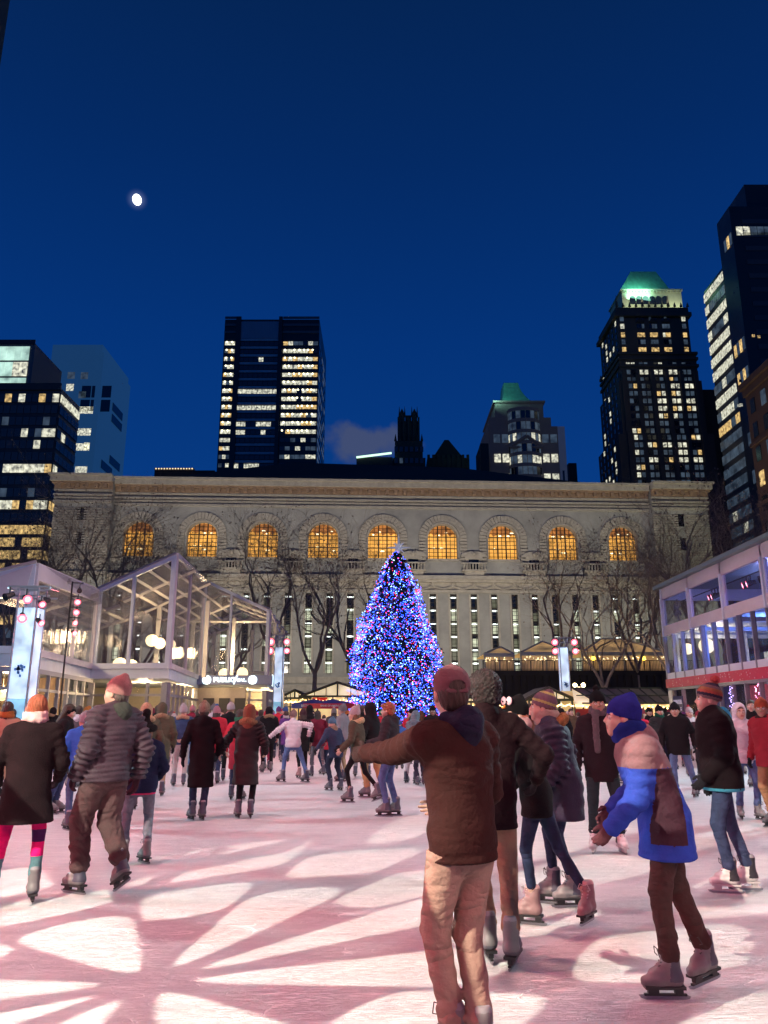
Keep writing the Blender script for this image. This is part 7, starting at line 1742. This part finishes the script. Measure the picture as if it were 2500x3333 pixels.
person('child in steel blue beanie and dark navy snowsuit jacket leaning forward', 1093, 17.2, 1.50, 40,
  dict(anL=(-0.12,0.05,0.19), anR=(0.10,-0.10,0.19), wrL=(-0.25,0.10,-0.38), lean=18, hpitch=10), dict(jc=(0.035,0.045,0.085), jk='nylon', jbulk=1.15, hem=0.80, hood=(0.25,0.17,0.12), hat='beanie', hatc=(0.12,0.24,0.36), trc=(0.03,0.035,0.06), trk='nylon', tr_loose=1.15, skate=0, hands=('glove','glove')), h=0.018, seed=22, pxy=2480)
person('skater in grey hoodie and white trousers bending toward a small child', 1338, 19.0, 1.68, -35,
  dict(anL=(-0.12,-0.05,0.19), anR=(0.10,0.05,0.19), wrL=(-0.05,0.30,-0.38), wrR=(0.05,0.30,-0.36), lean=26, hpitch=18), dict(jc=(0.13,0.17,0.20), jk='cotton', jbulk=1.15, hem=0.86, hat='hood', hatc=(0.13,0.17,0.20), hatk='cotton', trc=(0.55,0.50,0.52), trk='cotton', tr_loose=1.1, skate=0), h=0.018, seed=23, pxy=2480)
person('small child in dark snowsuit and red white hat held by the grey hooded skater', 1368, 18.5, 1.18, 10,
  dict(anL=(-0.10,0.0,0.19), anR=(0.10,0.0,0.19), lean=10), dict(jc=(0.03,0.03,0.05), jk='puffer', jbulk=1.2, hem=0.76, hat='beanie', hatc=(0.45,0.08,0.12), pom=(0.2,0.3,0.6), trc=(0.03,0.03,0.05), trk='nylon', tr_loose=1.3, skate=0, hands=('mitt','mitt')), h=0.018, seed=24, pxy=2480)
# people toward the glass pavilion
person('man in black leather jacket and green scarf facing the camera', 2155, 19.6, 1.74, 186,
  dict(anL=(-0.12,0.05,0.19), anR=(0.14,0.0,0.19), lean=3), dict(jc=(0.025,0.028,0.03), jk='puffer', quilt=0.3, jbulk=1.06, hem=0.90, scarf=(0.02,0.14,0.09), hat='beanie', hatc=(0.015,0.015,0.018), trc=(0.02,0.02,0.028), trk='cotton', tr_loose=1.0, skate=1, hands=('skin','skin'), skin=SKINS[1]), h=0.017, seed=25, pxy=2450)
person('man in bulky black fleece coat and jeans skating toward the camera', 2212, 15.6, 1.74, 158,
  dict(anL=(-0.26,-0.16,0.19), anR=(0.10,0.10,0.19), wrL=(-0.14,0.0,-0.46), wrR=(0.12,0.05,-0.46), lean=6, fyL=-20, fyR=10, hpitch=4), dict(jc=(0.014,0.014,0.016), jk='wool', jbulk=1.25, hem=0.82, hair='short', hat='beanie', hatc=(0.02,0.02,0.025), trc=(0.10,0.14,0.26), tr_loose=1.05, skate=0, hands=('glove','glove'), skin=SKINS[1]), h=0.0165, seed=26, pxy=2480)
person('woman in red coat with arms folded standing behind the boy in blue', 2093, 20.2, 1.68, -60,
  dict(anL=(-0.10,0.05,0.19), anR=(0.10,-0.05,0.19), wrL=(0.10,0.26,-0.24), wrR=(-0.05,0.28,-0.26), lean=3), dict(jc=(0.45,0.03,0.07), jk='nylon', hem=0.80, hair='long', hairc=(0.12,0.05,0.03), hat='beanie', hatc=(0.30,0.05,0.08), trc=JEAN, tr_loose=0.95, skate=0), h=0.02, seed=27, pxy=2450)
person('skater in cream bobble hat and dark coat seen just past the blue beanie', 2030, 19.0, 1.72, 30,
  dict(lean=4), dict(jc=(0.05,0.035,0.04), jk='nylon', hem=0.78, jbulk=1.1, hat='tall', hatc=(0.66,0.56,0.52), pom=(0.66,0.56,0.52), trc=DJEAN, skate=0, hair='long', hairc=(0.1,0.05,0.03)), h=0.02, seed=28, pxy=2450)
M_CHK = mat('check_scarf', (0.4,0.34,0.34), 0.9, var=0.8, vscale=30)
person('woman in maroon beanie wrapped in a black and white checked scarf', 2288, 19.0, 1.62, 150,
  dict(lean=3, wrL=(0.1,0.26,-0.26), wrR=(-0.05,0.26,-0.26)), dict(jc=(0.05,0.03,0.035), jk='nylon', hem=0.80, hat='beanie', hatc=(0.28,0.03,0.06), scarf=(0.4,0.35,0.35), scarfm=M_CHK, trc=DK, skate=0, hair='long', hairc=(0.08,0.04,0.02)), h=0.02, seed=29, pxy=2450)
person('young man with white hood around his face behind the striped bobble hat man', 2418, 12.5, 1.70, 176,
  dict(anL=(-0.12,0.05,0.19), anR=(0.14,0.0,0.19), lean=3), dict(jc=(0.55,0.52,0.56), jk='cotton', jbulk=1.1, hem=0.86, hat='hood', hatc=(0.60,0.56,0.60), hatk='cotton', hair='short', trc=JEAN, skate=0, hands=('skin','skin'), skin=SKINS[0]), h=0.017, seed=30, pxy=2450)
person('person in orange knit hat and dark red parka with tan trousers at the picture edge', 2508, 11.6, 1.74, 120,
  dict(anL=(-0.12,0.05,0.19), anR=(0.10,-0.05,0.19), lean=4, hyaw=30), dict(jc=(0.22,0.02,0.03), jk='nylon', jbulk=1.2, hem=0.84, fur=(0.03,0.02,0.02), hat='beanie', hatc=(0.42,0.10,0.05), trc=(0.30,0.17,0.09), trk='cotton', tr_loose=1.15, skate=3, hands=('glove','glove'), skin=SKINS[2]), h=0.0165, seed=31, pxy=2480)
M_PLAID = mat('plaid_scarf', (0.07,0.05,0.06), 0.9, var=0.9, vscale=20)
person('skater in black with plaid fringed scarf half hidden behind the boy in blue', 1965, 9.6, 1.78, 170,
  dict(anL=(-0.16,0.0,0.19), anR=(0.14,0.02,0.19), lean=3, wrL=(-0.08,0.02,-0.50)), dict(jc=(0.022,0.014,0.018), jk='wool', jbulk=1.15, hem=0.78, hat='beanie', hatc=(0.012,0.012,0.014), pom=(0.012,0.012,0.014), scarf=(0.1,0.05,0.06), scarfm=M_PLAID, scarftail=True, trc=(0.02,0.03,0.035), trk='cotton', tr_loose=1.05, skate=1, hands=('mitt','mitt'), skin=SKINS[2]), h=0.016, seed=32, pxy=2600)
person('child in vivid blue jacket and jeans half hidden behind the down jacket man', 268, 11.4, 1.58, 30,
  dict(anL=(-0.14,0.0,0.19), anR=(0.10,0.05,0.19), wrL=(-0.12,0.10,-0.42), lean=16), dict(jc=(0.035,0.13,0.50), jk='nylon', jbulk=1.15, hem=0.84, hat='beanie', hatc=(0.5,0.45,0.48), trc=(0.06,0.09,0.18), skate=0, hands=('skin','skin')), h=0.018, seed=33, pxy=2500)
person('person in grey hooded sweatshirt with white lined hood beyond the blue jacketed child', 243, 17.8, 1.74, 10,
  dict(lean=4), dict(jc=(0.09,0.075,0.085), jk='cotton', jbulk=1.1, hem=0.86, hood=(0.6,0.55,0.58), hair='short', trc=DK, trk='cotton', skate=3), h=0.02, seed=34, pxy=2450)
person('person in tan fur hooded parka beyond the fluffy hat of the navy girl', 468, 13.8, 1.72, 24,
  dict(lean=5), dict(jc=(0.08,0.075,0.05), jk='nylon', jbulk=1.15, hem=0.70, fur=(0.50,0.34,0.20), hat='hood', hatc=(0.42,0.28,0.18), hatk='fur', trc=DK, skate=3), h=0.018, seed=35, pxy=2450)

# ------------------------------------------------------------ the crowd: figures of a few builds, each copied with its own clothes and colours
arche = []
def arch_(key, H, pose, wear, seed): 
    n0 = len(COL.objects); root = empty('person', (0,-60,0)); J = skeleton(H, 0, pose); wear = dict(wear); wear['collar'] = True; dress(root, J, wear, 0.028, seed); arche.append((root, H, key)); return root
base = dict(jc=DK, trc=DJEAN, hands=('skin','skin'))
arch_('beanie', 1.74, dict(lean=5), dict(base, hem=0.84, hat='beanie', jbulk=1.1), 41)
arch_('bobble hat', 1.66, dict(lean=8, anL=(-0.10,0.15,0.19), anR=(0.10,-0.15,0.19)), dict(base, hem=0.72, hat='tall', pom=(0.5,0.45,0.45), hair='long', jk='puffer', jbulk=1.12), 42)
arch_('raised hood', 1.76, dict(lean=6, wrL=(-0.15,0.18,-0.40)), dict(base, hem=0.80, hat='hood', hatk='nylon', jbulk=1.15, hands=('glove','glove')), 43)
arch_('bare head of dark hair', 1.78, dict(lean=3, anL=(-0.18,0.0,0.19), anR=(0.16,0.05,0.19)), dict(base, hem=0.88, hair='short', hood=True, jbulk=1.05), 44)
arch_('long loose hair', 1.64, dict(lean=5, wrR=(0.30,0.05,-0.36)), dict(base, hem=0.60, hair='long', scarf=(0.3,0.2,0.2), jk='wool', flare=1.1), 45)
arch_('headband', 1.68, dict(lean=10, anL=(-0.10,0.22,0.19), anR=(0.12,-0.22,0.22), wrL=(-0.28,0.1,-0.36)), dict(base, hem=0.82, hat='band', hair='long', jk='puffer', jbulk=1.1, tr_loose=0.85, trname='leggings'), 46)
arch_('fur trimmed hood', 1.72, dict(lean=4), dict(base, hem=0.66, hat='hood', hatk='nylon', fur=(0.3,0.2,0.12), jbulk=1.15, jk='puffer', quilt=0.15, hands=('mitt','mitt')), 47)
arch_('knit hat', 1.34, dict(lean=8), dict(base, hem=0.84, hat='beanie', jk='puffer', jbulk=1.2, tr_loose=1.2, hands=('mitt','mitt')), 48)
CC = [('black', K), ('charcoal', (0.06,0.058,0.065)), ('navy', NAVY), ('red', (0.42,0.03,0.05)), ('grey', (0.18,0.18,0.20)), ('burgundy', (0.16,0.02,0.04)), ('olive', (0.08,0.08,0.05)), ('blue', (0.04,0.11,0.35)),
      ('brown', (0.12,0.07,0.045)), ('white', (0.55,0.50,0.52)), ('teal', (0.03,0.16,0.18)), ('tan', (0.36,0.26,0.17)), ('pink', (0.52,0.18,0.26)), ('purple', (0.12,0.05,0.20))]
HCN = [('black', K), ('grey', (0.22,0.21,0.22)), ('white', (0.62,0.55,0.56)), ('pink', (0.58,0.28,0.32)), ('red', (0.42,0.04,0.06)), ('blue', (0.06,0.14,0.36)), ('green', (0.04,0.22,0.12)), ('orange', (0.55,0.20,0.06)), ('cream', (0.55,0.46,0.36)), ('purple', (0.16,0.06,0.24))]
TCN = [('dark jeans', DJEAN), ('blue jeans', (0.09,0.14,0.28)), ('black trousers', K), ('grey trousers', (0.16,0.15,0.17)), ('tan trousers', (0.34,0.24,0.15)), ('navy trousers', (0.03,0.035,0.07)), ('red trousers', (0.25,0.02,0.06))]
rc = random.Random(77); used_l = set(); placed = []
def setm(o, i, m):
    if i < len(o.material_slots): o.material_slots[i].link = 'OBJECT'; o.material_slots[i].material = m
def zone(px):
    for x_, n_ in ((150,'at the picture edge by the big light tower'),(330,'before the fabric gable'),(560,'below the tall white gable'),(720,'in front of the folded glass corner'),(880,'under the glowing shop sign'),(1000,'by the light tower with cyan foot'),(1130,'in front of the blue umbrellas'),(1260,'at the near flank of the decorated tree'),(1440,'right below the decorated tree'),(1640,'between tree and terrace wall'),(1800,'before the small green roofed kiosk'),(1900,'by the light tower before the terrace'),(2180,'before the long glazed market row'),(2600,'beside the glass pavilion')):
        if px < x_: return n_
first = {}
def crowd(px, D, ai=None, jc=None, hc=None, yaw=None):
    ai = rc.randrange(len(arche)) if ai is None else ai
    if rc.random() < 0.0: return
    root0, H0, key = arche[ai]
    for _ in range(60):
        j = jc if jc is not None else rc.choices(range(14), [14,8,7,4,3,3,3,2,3,2,1,2,1,1])[0]; hcn = hc if hc is not None else rc.randrange(10); t_ = rc.choices(range(7), [6,5,5,3,2,2,1])[0]
        hat = key in ('beanie', 'bobble hat', 'headband', 'knit hat')
        nm = CC[j][0]; kd = {7: 'child'}.get(ai, 'person'); coat = {4: 'long coat', 6: 'parka', 1: 'long puffer', 2: 'anorak'}.get(ai, 'jacket')
        ks = (HCN[hcn][0]+' '+key) if hat else key
        lab = '%s %s with %s and %s %s' % (nm, coat, ks, TCN[t_][0], zone(px))
        lab = ('child in ' if kd == 'child' else 'person in ')+lab
        lab = ' '.join(lab.split()[:16])
        if lab not in used_l: break
        jc = None; hc = None if rc.random() < 0.7 else hc
    used_l.add(lab)
    if ai not in first: r_ = root0; first[ai] = r_; 
    else: r_ = None
    src = root0
    if r_ is None: r_ = copy_tree(src)
    sc_ = rc.uniform(0.94, 1.06); r_.scale = (sc_,)*3
    r_.location = (XW(px, 2420, D), D, 0); r_.rotation_euler = (0,0,R(yaw if yaw is not None else rc.choice((0,15,40,75,90,-20,-60,-90,180,150,200,60))+rc.uniform(-15,15)))
    tag(r_, lab, 'person' if kd == 'person' else 'child', 'skaters crowding the far part of the rink')
    sk = skin(rc.choice(SKINS[:1]*5+SKINS[1:]))
    for ch in r_.children:
        n_ = ch.name.split('.')[0]
        if n_ == 'body': setm(ch, 0, sk)
        elif n_ in ('jacket', 'coat'): setm(ch, 0, cloth(CC[j][1], 'nylon'))
        elif n_ in ('trousers', 'leggings'): setm(ch, 0, cloth(TCN[t_][1], 'denim'))
        elif n_ == 'hat': 
            setm(ch, 0, cloth(HCN[hcn][1], 'knit'))
            for g in ch.children: setm(g, 0, cloth(HCN[(hcn+2) % 10][1], 'fur'))
        elif n_ == 'hood': setm(ch, 0, cloth(CC[j][1], 'nylon'))
        elif n_ == 'scarf': setm(ch, 0, cloth(HCN[hcn][1], 'knit'))
    placed.append((px, D))

# seen individually in the mid distance, then the packed band behind
for a in ((30,24,2,1,0,20),(10,12.5,4,11,7,15),(110,20,0,2,1,60),(215,22,0,2,1,10),(300,27,3,0,0,0),(410,20,1,4,9,20),(440,24,2,3,0,0),(505,22,3,0,0,0),(520,16.0,6,6,1,15),(560,26,1,0,2,10),(700,19.0,1,3,3,10),(690,23,0,9,1,0),(745,19.5,0,0,2,0),(775,15.3,4,3,6,-10),
          (845,24,3,1,0,0),(868,23.5,2,3,0,30),(1035,21,5,5,1,20),(1060,22,7,3,4,40),(1120,19.5,0,4,1,60),(1005,25,2,0,0,0),(1180,21,3,0,0,0),(1300,24,7,7,5,0),(1410,23,0,0,0,180),(1470,20,5,6,0,-30),(1700,18,3,2,0,190),(1730,14,4,8,0,180),(1760,22,0,0,2,170),(1990,24,2,1,0,200),
          (2060,26,6,8,0,170),(2120,27,0,0,0,180),(2180,24,6,0,0,190),(2250,21,1,9,2,180),(2330,26,0,5,4,170),(2400,22,6,4,0,160),(2460,18,3,0,0,150),(1540,25,1,4,9,0),(620,28,0,5,3,10),(360,30,0,7,7,30),(160,28,6,0,0,-20),(930,29,0,2,5,60),(640,21.5,3,0,0,5),(720,28,5,12,8,0),(1085,27,1,1,1,0),(1240,29,0,3,6,0)):
    crowd(a[0], a[1], a[2], a[3], a[4], a[5])
n = 0; tries = 0
while n < 98 and tries < 3000:
    tries += 1
    D = 23+19.5*rc.random()**0.8; px = rc.uniform(-30, 2480); x = XW(px, 2400, D)
    if not (-12.0 < x < 14.4): continue
    if any(abs(XW(q[0],2400,q[1])-x) < 0.55 and abs(q[1]-D) < 0.9 for q in placed): continue
    crowd(px, D); n += 1
for k_, (root0, H0, key) in enumerate(arche):                # any build not used is dropped
    if k_ not in first:
        for ch in list(root0.children_recursive): bpy.data.objects.remove(ch)
        bpy.data.objects.remove(root0)
